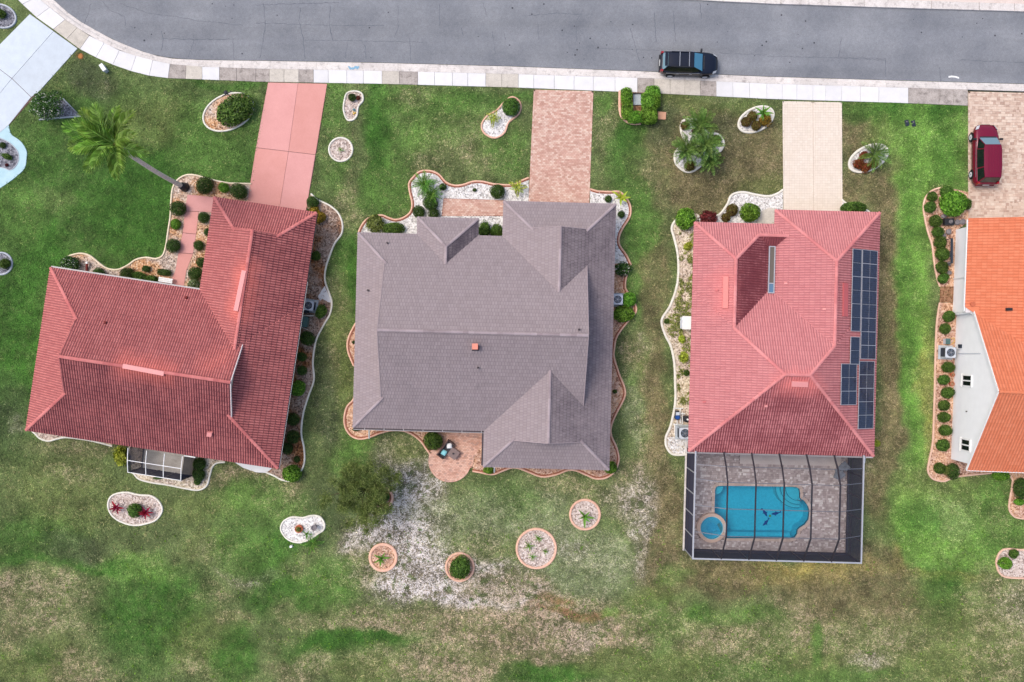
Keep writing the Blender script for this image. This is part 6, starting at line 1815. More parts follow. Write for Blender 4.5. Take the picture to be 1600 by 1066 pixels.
def build_plants():
    shrub_variants(); frond_variants()
    S = shrub
    # tall palm of the left house
    z = 11.0
    b = W(289, 293, 0)
    root = empty("palm_tree", b, 0, "tall slender palm leaning over the left front lawn, rooted in the red house's bed", "palm tree")
    lean = Vector((-.15, .75))
    pts = [(lean.x * t * t, lean.y * t * t, z * t) for t in (0, .1, .25, .4, .55, .7, .85, 1)]
    MB().tube(pts, [.22, .19, .18, .175, .17, .165, .16, .17], 10).build("trunk", M['bark'], root, True, world=False)
    MB().tube([(0, 0, 0), (0, 0, .45), (0, .01, .95)], [.42, .33, .2], 10).build("trunk_base", M['dark'], root, True, world=False)
    MB().tube([pts[-2], pts[-1], (lean.x, lean.y, z + .5)], [.13, .19, .08], 9).build("crownshaft", M['leaf_olive'], root, True, world=False)
    rr = random.Random(12); ang = [2.62 + k * 2.399 for k in range(15)]
    for i, a in enumerate(ang):
        t = i / 14
        o = bpy.data.objects.new("frond", FR['queen'][i % 4]); COL.objects.link(o); o.parent = root
        o.location = (lean.x, lean.y, z + .3)
        back = .5 + .5 * math.cos(a - 2.7)      # the wind has combed the crown to one side
        o.rotation_euler = (rr.uniform(-.25, .25), -(.0 + .95 * t), a + .45 * math.sin(2.7 - a))
        s = (2.45 + .8 * back) * rr.uniform(.9, 1.1); o.scale = (s, s, s)
    flower_tree(); feather_tree()
    S(366, 171, 31.5, 'mid', "large oval clipped shrub in the egg-shaped bed left of the salmon driveway", ry=23, rot=.5, flat=.6)
    S(1, 21, 8, 'wild', "small green plant in the grey bed at the top left corner")
    S(4, 227, 5, 'dark', "small dark ball plant in the dark bed by the aqua walkway")
    S(9, 244, 9, 'wild', "low green plant in the middle of the dark bed by the aqua walkway", ry=4.5, rot=-.4)
    S(10.5, 258, 3, 'maroon', "tiny dark plant at the lower end of the bed by the aqua walkway")
    S(7, 412, 9, 'wild', "tufty green plant in the small round bed at the left edge")
    g = "clipped shrubs in front of the left red house"
    for x, y, r, k, l in (
        (319, 289.5, 14, 'dark', "large dark ball shrub next to the foot of the tall palm"), (349, 293, 8.5, 'bright', "small bright green ball shrub between two dark ones above the red roof's corner"),
        (372.5, 298.5, 13.5, 'dark', "large dark ball shrub against the salmon driveway"), (277, 325.5, 13.3, 'dark', "large dark ball shrub left of the salmon walkway, nearest the palm"),
        (274, 350.5, 8, 'bright', "small bright ball shrub left of the salmon walkway"), (270, 384, 11.3, 'dark', "dark ball shrub on the bed's inner bend left of the salmon walkway"),
        (317.8, 340, 10, 'dark', "dark ball shrub right of the salmon walkway, nearest the street"), (325, 363, 7, 'dark', "dark ball shrub half under the red eave right of the salmon walkway"),
        (310, 383.5, 8.3, 'dark', "smallish dark ball shrub right of the salmon walkway, third from the street"), (314.5, 410, 9, 'dark', "dark ball shrub half under the red eave near the inner corner"),
        (304, 427, 11, 'dark', "large dark ball shrub at the end of the salmon walkway"), (198, 429, 11.5, 'dark', "dark ball shrub by the red wall left of the leafy shrubs"), (153.6, 427, 9, 'dark', "low dark ball shrub by the red eave near the red post")):
        S(x, y, r, k, l, g)
    S(303, 445, 10, 'varieg', "pale flowering plant in the inner corner of the left red house")
    S(228, 420, 7.5, 'hedgedark', "small clipped square shrub in the tan gravel", ry=6, rot=-.2, flat=.9)
    S(255.5, 425.5, 12, 'hedgedark', "oblong clipped shrub beside the white bench", ry=5.8, rot=-.1, flat=.75)
    S(216, 432, 12, 'wild', "loose leafy shrub under the red eave, left of the white bench", ry=8, rot=-.2); S(236, 436, 11, 'wild', "loose leafy shrub touching the white bench", ry=7, rot=-.2)
    S(108, 414, 14, 'flower', "dark leafy shrub at the left corner of the red roof")
    g = "shrubs along the right side of the left red house"
    for x, y, r, k, l in (
        (488, 316, 10, 'dark', "dark ball shrub at the top of the side bed by the salmon driveway"), (491, 331, 9, 'croton', "yellow croton below the dark ball shrub at the roof corner"), (499, 340, 9.5, 'croton', "bronze croton beside the right corner of the left red roof"),
        (493, 400, 8, 'mid', "small green shrub alone on the orange mulch"), (480, 529, 12, 'dark', "large dark ball shrub below the green pump box"), (471.4, 557.6, 8, 'dark', "small dark ball shrub, upper of a close pair by the left red house"),
        (471.7, 579, 8.8, 'dark', "small dark ball shrub, lower of a close pair by the left red house"), (465, 607, 12, 'bright', "bright green shrub beside the left red roof"), (457.8, 656, 10, 'dark', "dark shrub below the bright green one by the left red house"),
        (457.8, 683, 12, 'dark', "dark round shrub next to the bed's narrow waist"), (448.6, 701, 9.5, 'dark', "dark shrub half under the lower right red eave"), (463.6, 718, 5.3, 'dark', "smallest dark ball shrub near the lower end of the side bed"), (455, 740.6, 15, 'bright', "big light green ball shrub at the lower right corner of the left red house")):
        S(x, y, r, k, l, g)
    S(501.5, 487, 8, 'mid', "clipped upright shrub beside the left house's air conditioner", ry=12.5, rot=-.35, flat=1.1)
    S(189, 713, 11, 'lime', "lime-green bush left of the screen porch", ry=17, rot=.05, flat=.8)
    S(311, 726, 10.5, 'dark', "dark shrub at the right of the screen porch, next to the roof"); S(310, 742, 10.5, 'dark', "dark shrub at the right of the screen porch, lower one"); S(308, 753, 6, 'mid', "small green shrub at the bottom of the porch bed"); S(246, 747, 7, 'wild', "flat green plant below the screen porch", ry=2.5, flat=.5)
    # beds behind the left house
    S(210, 798, 11.5, 'mid', "round green shrub in the middle of the bean-shaped bed")
    rosette("cordyline", 181, 794, 12, 'blade_red', "magenta cordyline at the left end of the bean-shaped bed", "plant", 11, .2, seed=3, partname="leaf"); rosette("cordyline", 226.5, 801.5, 13, 'blade_red', "magenta cordyline right of the green shrub in the bean-shaped bed", "plant", 13, .25, seed=4, partname="leaf")
    rosette("palm", 487, 850, 18, 'cycad', "small bright palm over the lower edge of the white pebble bed", "palm", 14, .5, trunk=.6, tr=.1, seed=5)
    rosette("aloe", 479, 835, 10, 'blade', "grey-green aloe between the pot and the palm on the white pebbles", "plant", 7, .15, seed=6, partname="leaf")
    # front lawn of the grey house
    S(550, 152, 7.2, 'dark', "dark globe bush in the kidney-shaped bed"); S(559.8, 153, 3.6, 'maroon', "small purple plant beside the globe bush in the kidney-shaped bed")
    rosette("tuft", 531.5, 233.5, 7, 'blade_fine', "thin green tuft in the round pebble bed", "plant", 12, .1, seed=9, partname="leaf")
    S(798.5, 166.5, 14.3, 'mid', "globe bush in the neck of the keyhole bed"); rosette("fern", 770, 184, 14, 'lime', "yellow-green fern in the keyhole bed", "plant", 9, .3, seed=10)
    rosette("cycad", 663, 288, 24, 'cycad', "large glossy cycad in the white gravel, nearest the street", "cycad", 22, .6, trunk=.7, tr=.16, seed=11); rosette("cycad", 674, 304, 21, 'cycad', "glossy cycad just below the largest one in the white gravel", "cycad", 18, .5, trunk=.5, tr=.15, seed=12)
    g = "ball shrubs in front of the grey house"
    for x, y, r, k, l in (
        (692, 292, 6, 'dark', "small dark ball shrub right of the cycads"), (741.5, 296.8, 3.4, 'dark', "tiny dark plant above the brick walkway"), (777, 299, 12.5, 'dark', "round olive ball shrub above the right end of the brick walkway"), (672.5, 317, 12, 'dark', "ball shrub directly below the cycads"),
        (654, 331, 10.3, 'dark', "ball shrub at the inner bend of the terracotta edging"), (677.5, 334, 10, 'dark', "ball shrub touching the porch roof of the grey house"), (950.5, 311, 5.7, 'dark', "small dark ball shrub right of the brick driveway"), (971, 335, 6, 'dark', "small dark ball shrub by the grey garage wall")):
        S(x, y, r, k, l, g)
    S(586, 349, 17, 'olive', "loose olive bush at the left front corner of the grey house", flat=.8); S(614, 357, 17, 'mid', "dense dark green bush by the grey front wall", ry=11, flat=.8)
    S(757, 359, 11, 'wild', "feathery green shrub behind the porch roof of the grey house", ry=13); S(776, 361, 11, 'mid', "leafy shrub in the recess beside the grey garage", ry=11)
    rosette("fern", 808, 293, 15, 'lime', "yellow-green fern left of the brick driveway", "plant", 10, .4, seed=14); rosette("bird_of_paradise", 970.5, 309, 17, 'blade_lime', "yellow-green broad-leaved plant right of the brick driveway", "plant", 9, .4, seed=15, partname="leaf")
    S(973.5, 420, 13.5, 'flower', "dark bush sprinkled with white flowers beside the grey house", ry=12); S(982.5, 468, 12.5, 'bright', "bright green bush next to the grey house's air conditioner"); S(975, 490, 17.5, 'bright', "wide bright green bush along the grey wall", ry=12.5, flat=.7)
    S(954, 731, 11, 'bright', "bright green shrub at the lower right corner of the grey house", ry=10); S(961, 612, 4, 'dark', "small dark shrub under the grey right eave")
    S(676, 689, 14.5, 'mid', "round green bush beside the patio chairs"); S(763, 735, 9, 'bright', "bright shrub at the corner between patio and grey house", ry=6)
    S(552.5, 535, 3, 'dark', "tiny dark plant in the bulging bed left of the grey house"); S(556, 671.5, 6, 'dark', "low dark plant under the lower left grey eave", ry=3)
    # rings on the back lawn
    rosette("bromeliad", 596, 873, 15, 'blade', "spiky bromeliad in the pink ring bed on the sand", "plant", 8, .1, seed=21, partname="leaf")
    S(718.6, 888, 17.5, 'mid', "round bush filling the terracotta ring bed")
    for x, y, r, l, s in ((840.7, 842, 9, "tuft at the top of the largest ring bed", 1), (826, 853.5, 10.5, "biggest tuft, at the left of the largest ring bed", 2), (851.8, 862, 7.5, "tuft at the right of the largest ring bed", 3), (832, 871, 8.5, "tuft at the bottom of the largest ring bed", 4)):
        rosette("tuft", x, y, r, 'blade_fine', l, "plant", 20, .08, group="four tufts in the largest ring bed", seed=30 + s, partname="leaf", rise1=1.2)
    rosette("agave", 914, 808, 18, 'blade', "star-shaped green agave in the pink ring bed", "agave", 6, .1, seed=40, partname="leaf", jitter=.1)
    S(602, 777, 7, 'dark', "dark shrub inside the half-hidden ring bed under the feathery tree")
    # hedge by the sidewalk
    hd = empty("hedge", W(998, 170), 0, "bright three-sided clipped hedge round the grey pad by the sidewalk", "hedge")
    for x, y, a, b in ((980, 148, 10, 13), (981, 171, 10.5, 16), (993, 182, 13, 10.5), (1015, 179, 14.5, 15), (1016, 157, 15, 16), (1021, 144, 13.5, 13), (1026, 157, 8, 12)):
        h = 1.05; w = W(x, y, h * .8); me = SH['hedgeb'][int(x) % 3]
        o = bpy.data.objects.new("bush", me); COL.objects.link(o); o.parent = hd
        o.location = w - hd.location; o.location.z = 0; o.scale = (a / 19.1, b / 19.1, .68 + .04 * (int(y) % 3)); o.rotation_euler = (0, 0, .03)
    # date palms
    g = "date palms in the three-lobed bed"
    rosette("date_palm", 1092, 196, 30, 'date', "date palm in the upper lobe of the three-lobed bed", "palm", 30, 1, trunk=1.5, tr=.16, group=g, seed=51)
    rosette("date_palm", 1073, 235, 30, 'date', "date palm at the left of the three-lobed bed", "palm", 32, 1, trunk=1.7, tr=.16, group=g, seed=52)
    rosette("date_palm", 1102, 226, 30, 'date', "date palm in the middle right of the three-lobed bed", "palm", 32, 1, trunk=2.0, tr=.16, group=g, seed=53)
    rosette("date_palm", 1109, 252, 23, 'date', "smallest date palm, at the lower right of the three-lobed bed", "palm", 24, .8, trunk=1.2, tr=.14, group=g, seed=54)
    S(1071, 196, 7.5, 'rust', "bronze shrub in the upper lobe of the three-lobed bed"); S(1120, 218, 8, 'rust', "bronze shrub in the right lobe of the three-lobed bed"); S(1078, 259, 8, 'rust', "dark bronze shrub in the lower lobe of the three-lobed bed")
    g = "bronze and green bushes in the oval bed left of the cream driveway"
    for x, y, r, k, l in ((1166, 190.5, 8.5, 'rust', "bronze bush at the left end of the oval bed"), (1182, 196, 9, 'rust', "bronze bush at the bottom of the oval bed"), (1176, 181, 8, 'rust', "bronze bush at the top of the oval bed"), (1196, 187, 9.5, 'croton', "yellow-green bush at the right of the oval bed")): S(x, y, r, k, l, g)
    rosette("spider_plant", 1193, 176, 15, 'blade', "dark green strap-leaved plant at the top right of the oval bed", "plant", 13, .4, seed=60, partname="leaf")
    rosette("fern_palm", 1366, 240, 29, 'date', "leaning green fern palm in the bed right of the cream driveway", "palm", 20, .7, trunk=.7, tr=.12, seed=61)
    for x, y, r, l in ((1342, 256, 9, "red-bronze bush at the left of the fern palm's bed"), (1353, 262, 8, "red-bronze bush at the bottom of the fern palm's bed"), (1350, 243, 7, "red-bronze bush at the upper side of the fern palm's bed"), (1366, 256, 7, "red-bronze bush under the right of the fern palm")): S(x, y, r, 'redrust', l, "red-bronze bushes round the fern palm")
    # coral house front
    S(1071.5, 341.5, 15.5, 'bright', "big bright green bush at the left front corner of the coral house", ry=18.5); S(1108, 341, 15, 'maroon', "maroon bush at the front edge of the coral roof", ry=13); S(1144, 328, 9.5, 'rust', "dark bronze bush in the pale gravel bed of the coral house"); S(1134.5, 340, 8, 'rust', "small bronze bush behind the dark one at the coral house")
    S(1173, 331.5, 16.5, 'bright', "bright green bush left of the tan path"); S(1336, 324.5, 20, 'mid', "wide green bush at the foot of the cream driveway", ry=11)
    for x, y, r, k, l in ((1065.5, 530, 6.5, 'lime', "yellow-green shrub, nearer the white cabinet"), (1068.5, 558, 9, 'lime', "yellow-green shrub, larger one below the white cabinet"), (1075, 385, 7, 'lime', "yellow-green shrub near the top of the creeping-plant bed"), (1041.5, 502, 4.5, 'mid', "small green plant at the edging's bulge beside the white cabinet"), (1073, 583, 5, 'mid', "low green plant under the coral left eave")): S(x, y, r, k, l, "plants in the creeping-plant bed")
    S(1370, 693, 6, 'lime', "small yellow-green plant by the coral house's back corner")
    # white gabled house: rows of balls
    up = [(1457, 307, 8.6, 'mid'), (1453.7, 323.5, 8.8, 'mid'), (1462.7, 345.5, 10, 'mid'), (1466, 362.5, 9.5, 'mid'), (1470.3, 378.8, 10, 'mid'), (1473, 397, 11, 'mid'), (1472.8, 417.8, 10.3, 'mid'), (1474.6, 434.7, 8.6, 'mid')]
    od = ["first", "second", "third", "fourth", "fifth", "sixth", "seventh", "eighth"]
    for i, (x, y, r, k) in enumerate(up): S(x, y, r, k, f"clipped ball shrub, {od[i]} from the street in the upper row by the white gabled house", "upper row of ball shrubs by the white gabled house")
    S(1483.5, 494.3, 9.8, 'mid', "clipped ball shrub just below the brown mulch path"); S(1477.5, 513.7, 8.6, 'mid', "clipped ball shrub above the white house's air conditioner")
    lo = [(1482.3, 574.2, 10.3), (1475.3, 593.6, 10), (1481.6, 614, 10), (1476, 633.8, 10), (1476.2, 652.3, 10.6), (1478, 673, 10), (1474, 696, 11)]
    for i, (x, y, r) in enumerate(lo): S(x, y, r, 'mid', f"clipped ball shrub, {od[i]} below the air conditioner in the lower row by the white wall", "lower row of ball shrubs by the white gabled house", ry=r * .88)
    S(1469, 732, 9.3, 'mid', "dark ball shrub in the rounded end of the lower bed"); S(1479.5, 735, 7.5, 'olive', "olive shrub between two dark ones in the rounded end of the lower bed"); S(1489, 737, 10.5, 'dark', "dark shrub at the right in the rounded end of the lower bed", ry=13)
    S(1480, 299.5, 9.8, 'mid', "ball shrub at the top of the upper bed, left of the loose bush"); S(1491, 318, 21, 'bright', "large loose green bush by the tan paver driveway", flat=.9); S(1509.5, 318.5, 10, 'mid', "smaller round shrub right of the loose bush, on the paver edge")
    S(1566, 743, 13, 'bright', "green shrub under the lower orange eave", ry=8); S(1597, 764, 13, 'dark', "dark shrub in the curved bed at the right edge", ry=17); S(1594, 785, 9, 'bright', "bright green shrub below the dark one at the right edge", ry=6)
    S(1571.5, 880.5, 10.3, 'bright', "larger green ball in the round-ended gravel bed", ry=9.5); S(1584.8, 866, 8.2, 'mid', "smaller green ball in the round-ended gravel bed", ry=7)
    # broad-leaved weeds in the worn back lawn
    r = np.random.default_rng(18); n = 1500; x = r.uniform(-42.5, 42.5, n); y = r.uniform(-28.3, -15.5, n)
    ok = (rvn(x, y, .5, 4) + .5 * rvn(x, y, 1.3, 2) > .80)
    for poly in NOGRASS: ok &= ~inside(poly, x, y)
    x, y = x[ok], y[ok]; k = len(x); sz = r.uniform(.03, .13, k); m = 10
    pts = np.stack([np.repeat(x, m), np.repeat(y, m), np.full(m * k, .03)], 1) + r.normal(0, 1, (m * k, 3)) * np.repeat(sz, m)[:, None] * np.array([1, 1, .25]); pts[:, 2] = np.abs(pts[:, 2]) + .02
    v, f = leaves(pts, np.tile([0, 0, 1.], (m * k, 1)), .045, r, .5)
    tag(part("weeds", v, f, M['leaf_bright']), kind="stuff")
    # creeping ground cover
    r = np.random.default_rng(8); bedp = P2([(1062, 352), (1062, 420), (1062, 450), (1050, 482), (1040, 505), (1046, 525), (1058, 567), (1059, 632), (1078, 632), (1088, 420), (1090, 350)])
    n = 2400; x = r.uniform(12.5, 15.4, n); y = r.uniform(-6, 10, n); ok = inside(bedp, x, y) & (vnoise(x * 1.6, y * 1.6, 2) + .25 * vnoise(x * 5, y * 5, 3) > .62)
    x, y = x[ok], y[ok]; k = len(x); pts = np.stack([np.repeat(x, 14), np.repeat(y, 14), np.full(14 * k, .07)], 1) + r.normal(0, .055, (14 * k, 3)); pts[:, 2] = np.abs(pts[:, 2]) + .05
    v, f = leaves(pts, np.tile([0, 0, 1.], (14 * k, 1)), .05, r, .7)
    tag(part("ground_cover", v, f, M['leaf_cover']), kind="stuff")

# ------------------------------------------------------------------ grass blades
def build_grass(n=430000):
    r = np.random.default_rng(99)
    x = r.uniform(-43.2, 43.2, n); y = r.uniform(-28.8, 24, n)
    px = 800 + x * PPM; py = 533 - y * PPM
    ok = py > interp_y(WALK_S, px) + 1
    for poly in NOGRASS:
        ok &= ~inside(poly, x, y)
    x, y = x[ok], y[ok]
    col, bare = lawn_colour(x, y)
    k = r.random(len(x)) > bare * .8
    x, y, col = x[k], y[k], col[k]; n = len(x)
    a = r.uniform(0, 2 * np.pi, n); L = r.uniform(.09, .20, n); w = r.uniform(.018, .036, n); h = L * r.uniform(.25, .8, n)
    v = np.zeros((n, 3, 3)); ca, sa = np.cos(a), np.sin(a)
    v[:, 0] = np.stack([x - sa * w, y + ca * w, np.zeros(n)], 1); v[:, 1] = np.stack([x + sa * w, y - ca * w, np.zeros(n)], 1); v[:, 2] = np.stack([x + ca * L, y + sa * L, h], 1)
    me = bpy.data.meshes.new("grass")
    me.vertices.add(3 * n); me.vertices.foreach_set("co", v.ravel())
    me.loops.add(3 * n); me.loops.foreach_set("vertex_index", np.arange(3 * n))
    me.polygons.add(n); me.polygons.foreach_set("loop_start", np.arange(0, 3 * n, 3)); me.polygons.foreach_set("loop_total", np.full(n, 3))
    me.update(calc_edges=True)
    at = me.color_attributes.new("cover", 'FLOAT_COLOR', 'POINT')
    t = lin_np(np.clip(col, 10, 210)) * KALB * r.uniform(.5, 1.9, n)[:, None] * np.array([1, 1, .92]); c4 = np.ones((n, 3, 4)); c4[:, :, :3] = t[:, None, :]
    at.data.foreach_set("color", c4.ravel())
    m, nt, b = newmat("grass_blade"); b.inputs["Roughness"].default_value = .7; b.inputs["Specular IOR Level"].default_value = .15
    q = nt.nodes.new("ShaderNodeAttribute"); q.attribute_name = "cover"; nt.links.new(q.outputs["Color"], b.inputs["Base Color"])
    me.materials.append(m)
    tag(link("grass", me), kind="stuff")
# ------------------------------------------------------------------ vehicles
def loft(stations, ring):
    """stations: list of (x, params); ring(params) -> list of (y, z) half profile from sill to the middle; mirrored"""
    vs = []; m = None
    for x, p in stations:
        h = ring(p); full = h + [(-y, z) for y, z in reversed(h[:-1] if abs(h[-1][0]) < 1e-6 else h)]
        m = len(full); vs += [(x, y, z) for y, z in full]
    fs = []
    for i in range(len(stations) - 1):
        for k in range(m - 1): fs.append((i * m + k, i * m + k + 1, (i + 1) * m + k + 1, (i + 1) * m + k))
        fs.append((i * m + m - 1, i * m, (i + 1) * m, (i + 1) * m + m - 1))
    fs += [tuple(range(m - 1, -1, -1)), tuple((len(stations) - 1) * m + k for k in range(m))]
    return vs, fs

def car(name, loc, rz, label, cat, paint, L=4.75, Wd=1.84, Ht=1.72, van=False):
    root = empty(name, loc, rz, label, cat)
    hw = Wd / 2; f = L / 2
    # body: (x, half width, sill z, belt z, top z of the deck)
    if not van:
        st = [(-f, .72, .55, .85, .92), (-f + .08, .84, .36, .95, 1.04), (-f + .35, .96, .30, .98, 1.10), (-1.2, 1.0, .28, .98, 1.10), (0, 1.0, .27, .97, 1.08), (.75, 1.0, .28, .96, 1.07), (1.15, .99, .29, .93, 1.04), (1.6, .96, .30, .90, 1.00), (1.95, .90, .32, .84, .95), (f - .16, .78, .38, .74, .86), (f - .03, .62, .46, .66, .74), (f, .52, .5, .6, .66)]
    else:
        st = [(-f, .74, .52, .85, .92), (-f + .07, .88, .34, .95, 1.04), (-f + .3, .98, .28, .98, 1.10), (-1.2, 1.0, .25, 1.0, 1.12), (.2, 1.0, .25, .98, 1.10), (1.0, 1.0, .26, .95, 1.06), (1.45, .98, .28, .90, 1.02), (1.85, .93, .30, .84, .96), (f - .28, .86, .34, .76, .88), (f - .08, .70, .42, .66, .76), (f, .56, .5, .6, .66)]
    def ring(p):
        w, s, b, t = p; w *= hw
        return [(w * .86, s), (w * .97, s + .10), (w, (s + b) / 2), (w * .985, b), (w * .93, t - .03), (w * .80, t + .01), (w * .4, t + .035), (0, t + .045)]
    v, fc = loft([(q[0], q[1:]) for q in st], ring)
    body = part("body", v, fc, paint, root, True, world=False)
    # cabin: base ring and roof ring
    if not van: bx = [(-f + .16, .84), (-1.2, .92), (.2, .92), (1.05, .80)]; rx = [(-f + .55, .62), (-1.2, .70), (.0, .70), (.22, .66)]
    else: bx = [(-f + .12, .88), (-1.2, .93), (.4, .93), (1.32, .78)]; rx = [(-f + .42, .66), (-1.2, .735), (.25, .735), (.58, .66)]
    zb = 1.06; zr = Ht - .05
    vs = [(x, y * w * hw, zb) for y in (1, -1) for x, w in bx] + [(x, y * w * hw, zr) for y in (1, -1) for x, w in rx]
    fs = []
    for k in range(3): fs += [(k, k + 1, 8 + k + 1, 8 + k), (4 + k + 1, 4 + k, 12 + k, 12 + k + 1)]
    fs += [(0, 8, 12, 4), (3, 7, 15, 11)]
    part("pillars", vs, fs, paint, root, world=False)
    # roof panel, crowned
    rv = []; nu, nv = 10, 8
    for i in range(nu + 1):
        x = rx[0][0] + (rx[3][0] - rx[0][0]) * i / nu; w = np.interp(x, [q[0] for q in rx], [q[1] for q in rx]) * hw
        for j in range(nv + 1):
            t = j / nv * 2 - 1; z = zr + .055 * (1 - t ** 4) * (1 - .5 * (2 * i / nu - 1) ** 4); rv.append((x, t * w * 1.02, z))
    part("roof", rv, [(i * (nv + 1) + j, (i + 1) * (nv + 1) + j, (i + 1) * (nv + 1) + j + 1, i * (nv + 1) + j + 1) for i in range(nu) for j in range(nv)], paint, root, True, world=False)
    def lerp3(a, b, t): return tuple(a[i] + (b[i] - a[i]) * t for i in range(3))
    def pane(name, quad, mat, out, e=.06):
        c = [sum(q[i] for q in quad) / 4 for i in range(3)]
        q2 = [lerp3(q, c, e) for q in quad]; q2 = [(q[0] + out[0] * .012, q[1] + out[1] * .012, q[2] + out[2] * .012) for q in q2]
        return part(name, q2, [(0, 1, 2, 3)], mat, root, world=False)
    B = lambda k, s: (bx[k][0], s * bx[k][1] * hw, zb); T = lambda k, s: (rx[k][0], s * rx[k][1] * hw, zr)
    pane("windscreen", [B(3, 1), B(3, -1), T(3, -1), T(3, 1)], M['glass_blue'] if not van else M['glass_grey'], (.8, 0, .6), .05)
    pane("rear_window", [B(0, -1), B(0, 1), T(0, 1), T(0, -1)], M['glass_grey'] if not van else M['glass'], (-.9, 0, .4), .08)
    for s in (1, -1):
        pane("side_window", [B(2, s), B(3, s), T(3, s), T(2, s)], M['glass'], (0, s, .4), .10); pane("side_window", [B(1, s), B(2, s), T(2, s), T(1, s)], M['glass'], (0, s, .4), .05); pane("side_window", [B(0, s), B(1, s), T(1, s), T(0, s)], M['glass'], (0, s, .4), .10)
        # door seams and handles
        for x in (-1.15, -.1, .95):
            MB().add([(x - .012, s * (hw * .995 + .006), .42), (x + .012, s * (hw * .995 + .006), .42), (x + .012, s * (hw * .985 + .008), .96), (x - .012, s * (hw * .985 + .008), .96)], [(0, 1, 2, 3)]).build("door_seam", M['black'], root, world=False)
        for x in (-.95, .12): MB().box((x, s * (hw + .015), .90), (.2, .04, .035)).build("door_handle", M['steel'] if not van else paint, root, world=False)
        MB().bar((-1.9, s * (hw + .004), 1.005), (1.0, s * (hw * .97 + .004), 1.005), .02).build("window_trim", M['steel'], root, world=False)
        # mirrors
        m = MB(); m.box((bx[3][0] - .12, s * (hw + .10), 1.06), (.14, .22, .16)).bar((bx[3][0] - .1, s * hw * .93, 1.0), (bx[3][0] - .1, s * (hw + .05), 1.04), .06); m.build("mirror", M['dark'], root, world=False)
        # lamps
        zl = .78; lx = f - .30
        MB().add([(lx - .16, s * hw * .93, zl + .10), (lx + .14, s * hw * .78, zl + .03), (lx + .20, s * hw * .58, zl + .12), (lx - .12, s * hw * .74, zl + .20), (lx - .16, s * hw * .90, zl - .02), (lx + .16, s * hw * .76, zl - .08), (lx + .24, s * hw * .56, zl - .02)], [(0, 1, 2, 3), (0, 4, 5, 1), (1, 5, 6, 2)]).build("headlight", M['lamp_clear'], root, world=False)
        MB().box((-f + .10, s * hw * .80, 1.0), (.20, .16, .34), 0).build("tail_light", M['lamp_red'], root, world=False)
        if not van: MB().bar((-f + .75, s * .60 * hw * 1.1, zr + .075), (.0, s * .60 * hw * 1.1, zr + .075), .035, .05).build("roof_rail", M['dark'], root, world=False)
    if not van:
        for x in (-.95, -.18): MB().box((x, 0, zr + .10), (.05, 1.16, .035)).build("roof_bar", M['steel'], root, world=False)
        MB().box((-f + .36, 0, zr + .0), (.22, 1.1, .05)).build("spoiler", paint, root, world=False)
        MB().box((1.16, .0, 1.10), (.10, 1.1, .02)).build("wiper_cowl", M['dark'], root, world=False)
    else:
        for y in (-.42, -.21, 0, .21, .42): MB().box((-.62, y, zr + .052), (2.2, .035, .02)).build("roof_rib", paint, root, world=False)
        MB().box((1.36, 0, 1.075), (.10, 1.3, .02)).build("wiper_cowl", M['dark'], root, world=False)
    MB().add([(1.25, -.62 * hw, 1.035), (f - .42, -.52 * hw, .925), (f - .42, -.50 * hw, .927), (1.25, -.60 * hw, 1.04)], [(0, 1, 2, 3)]).add([(1.25, .62 * hw, 1.035), (f - .42, .52 * hw, .925), (f - .42, .50 * hw, .927), (1.25, .60 * hw, 1.04)], [(0, 1, 2, 3)]).build("bonnet_seam", M['black'], root, world=False)
    MB().box((f - .02, 0, .66), (.05, .7, .14)).build("grille", M['dark'], root, world=False)
    MB().box((-f - .03, 0, .74), (.03, .5, .13)).build("number_plate", M['white'], root, world=False)
    MB().box((-f + .02, 0, .52), (.16, hw * 1.55, .16)).build("rear_bumper", M['dark'] if not van else paint, root, world=False)
    MB().box((f - .06, 0, .48), (.14, hw * 1.1, .14)).build("front_bumper", M['dark'] if not van else paint, root, world=False)
    for sx in (f - .95, -f + .92):
        for s in (1, -1):
            w = empty("wheel", (sx, s * (hw - .10), .345)); w.parent = root
            cyl = MB(); n = 20
            prof = [(.12, .23), (.10, .335), (-.10, .335), (-.12, .23)]; vs = []
            for k in range(n):
                a = 2 * math.pi * k / n
                for y, r in prof: vs.append((r * math.cos(a), y, r * math.sin(a)))
            cyl.add(vs, [(k * 4 + q, k * 4 + (q + 1) % 4, ((k + 1) % n) * 4 + (q + 1) % 4, ((k + 1) % n) * 4 + q) for k in range(n) for q in range(4)])
            o = cyl.build("tyre", M['black'], w, True, world=False)
            rim = MB()
            for k in range(5):
                a = 2 * math.pi * k / 5; rim.bar((0, s * .115, 0), (.22 * math.cos(a), s * .115, .22 * math.sin(a)), .09, .02, up=(0, 1, 0))
            vs = [(.235 * math.cos(2 * math.pi * k / n), s * .10, .235 * math.sin(2 * math.pi * k / n)) for k in range(n)]; rim.add(vs, [tuple(range(n))])
            rim.build("rim", M['rim'], w, world=False)
            # dark wheel arch on the body side
            vs = [(sx + .41 * math.cos(math.pi * k / 12), s * (hw + .004), .33 + .41 * math.sin(math.pi * k / 12)) for k in range(13)] + [(sx - .40, s * (hw + .004), .27), (sx + .40, s * (hw + .004), .27)]
            part("wheel_arch", vs, [tuple(range(15))], M['black'], root, world=False)
            w.location.y = s * (hw - .07)
    return root

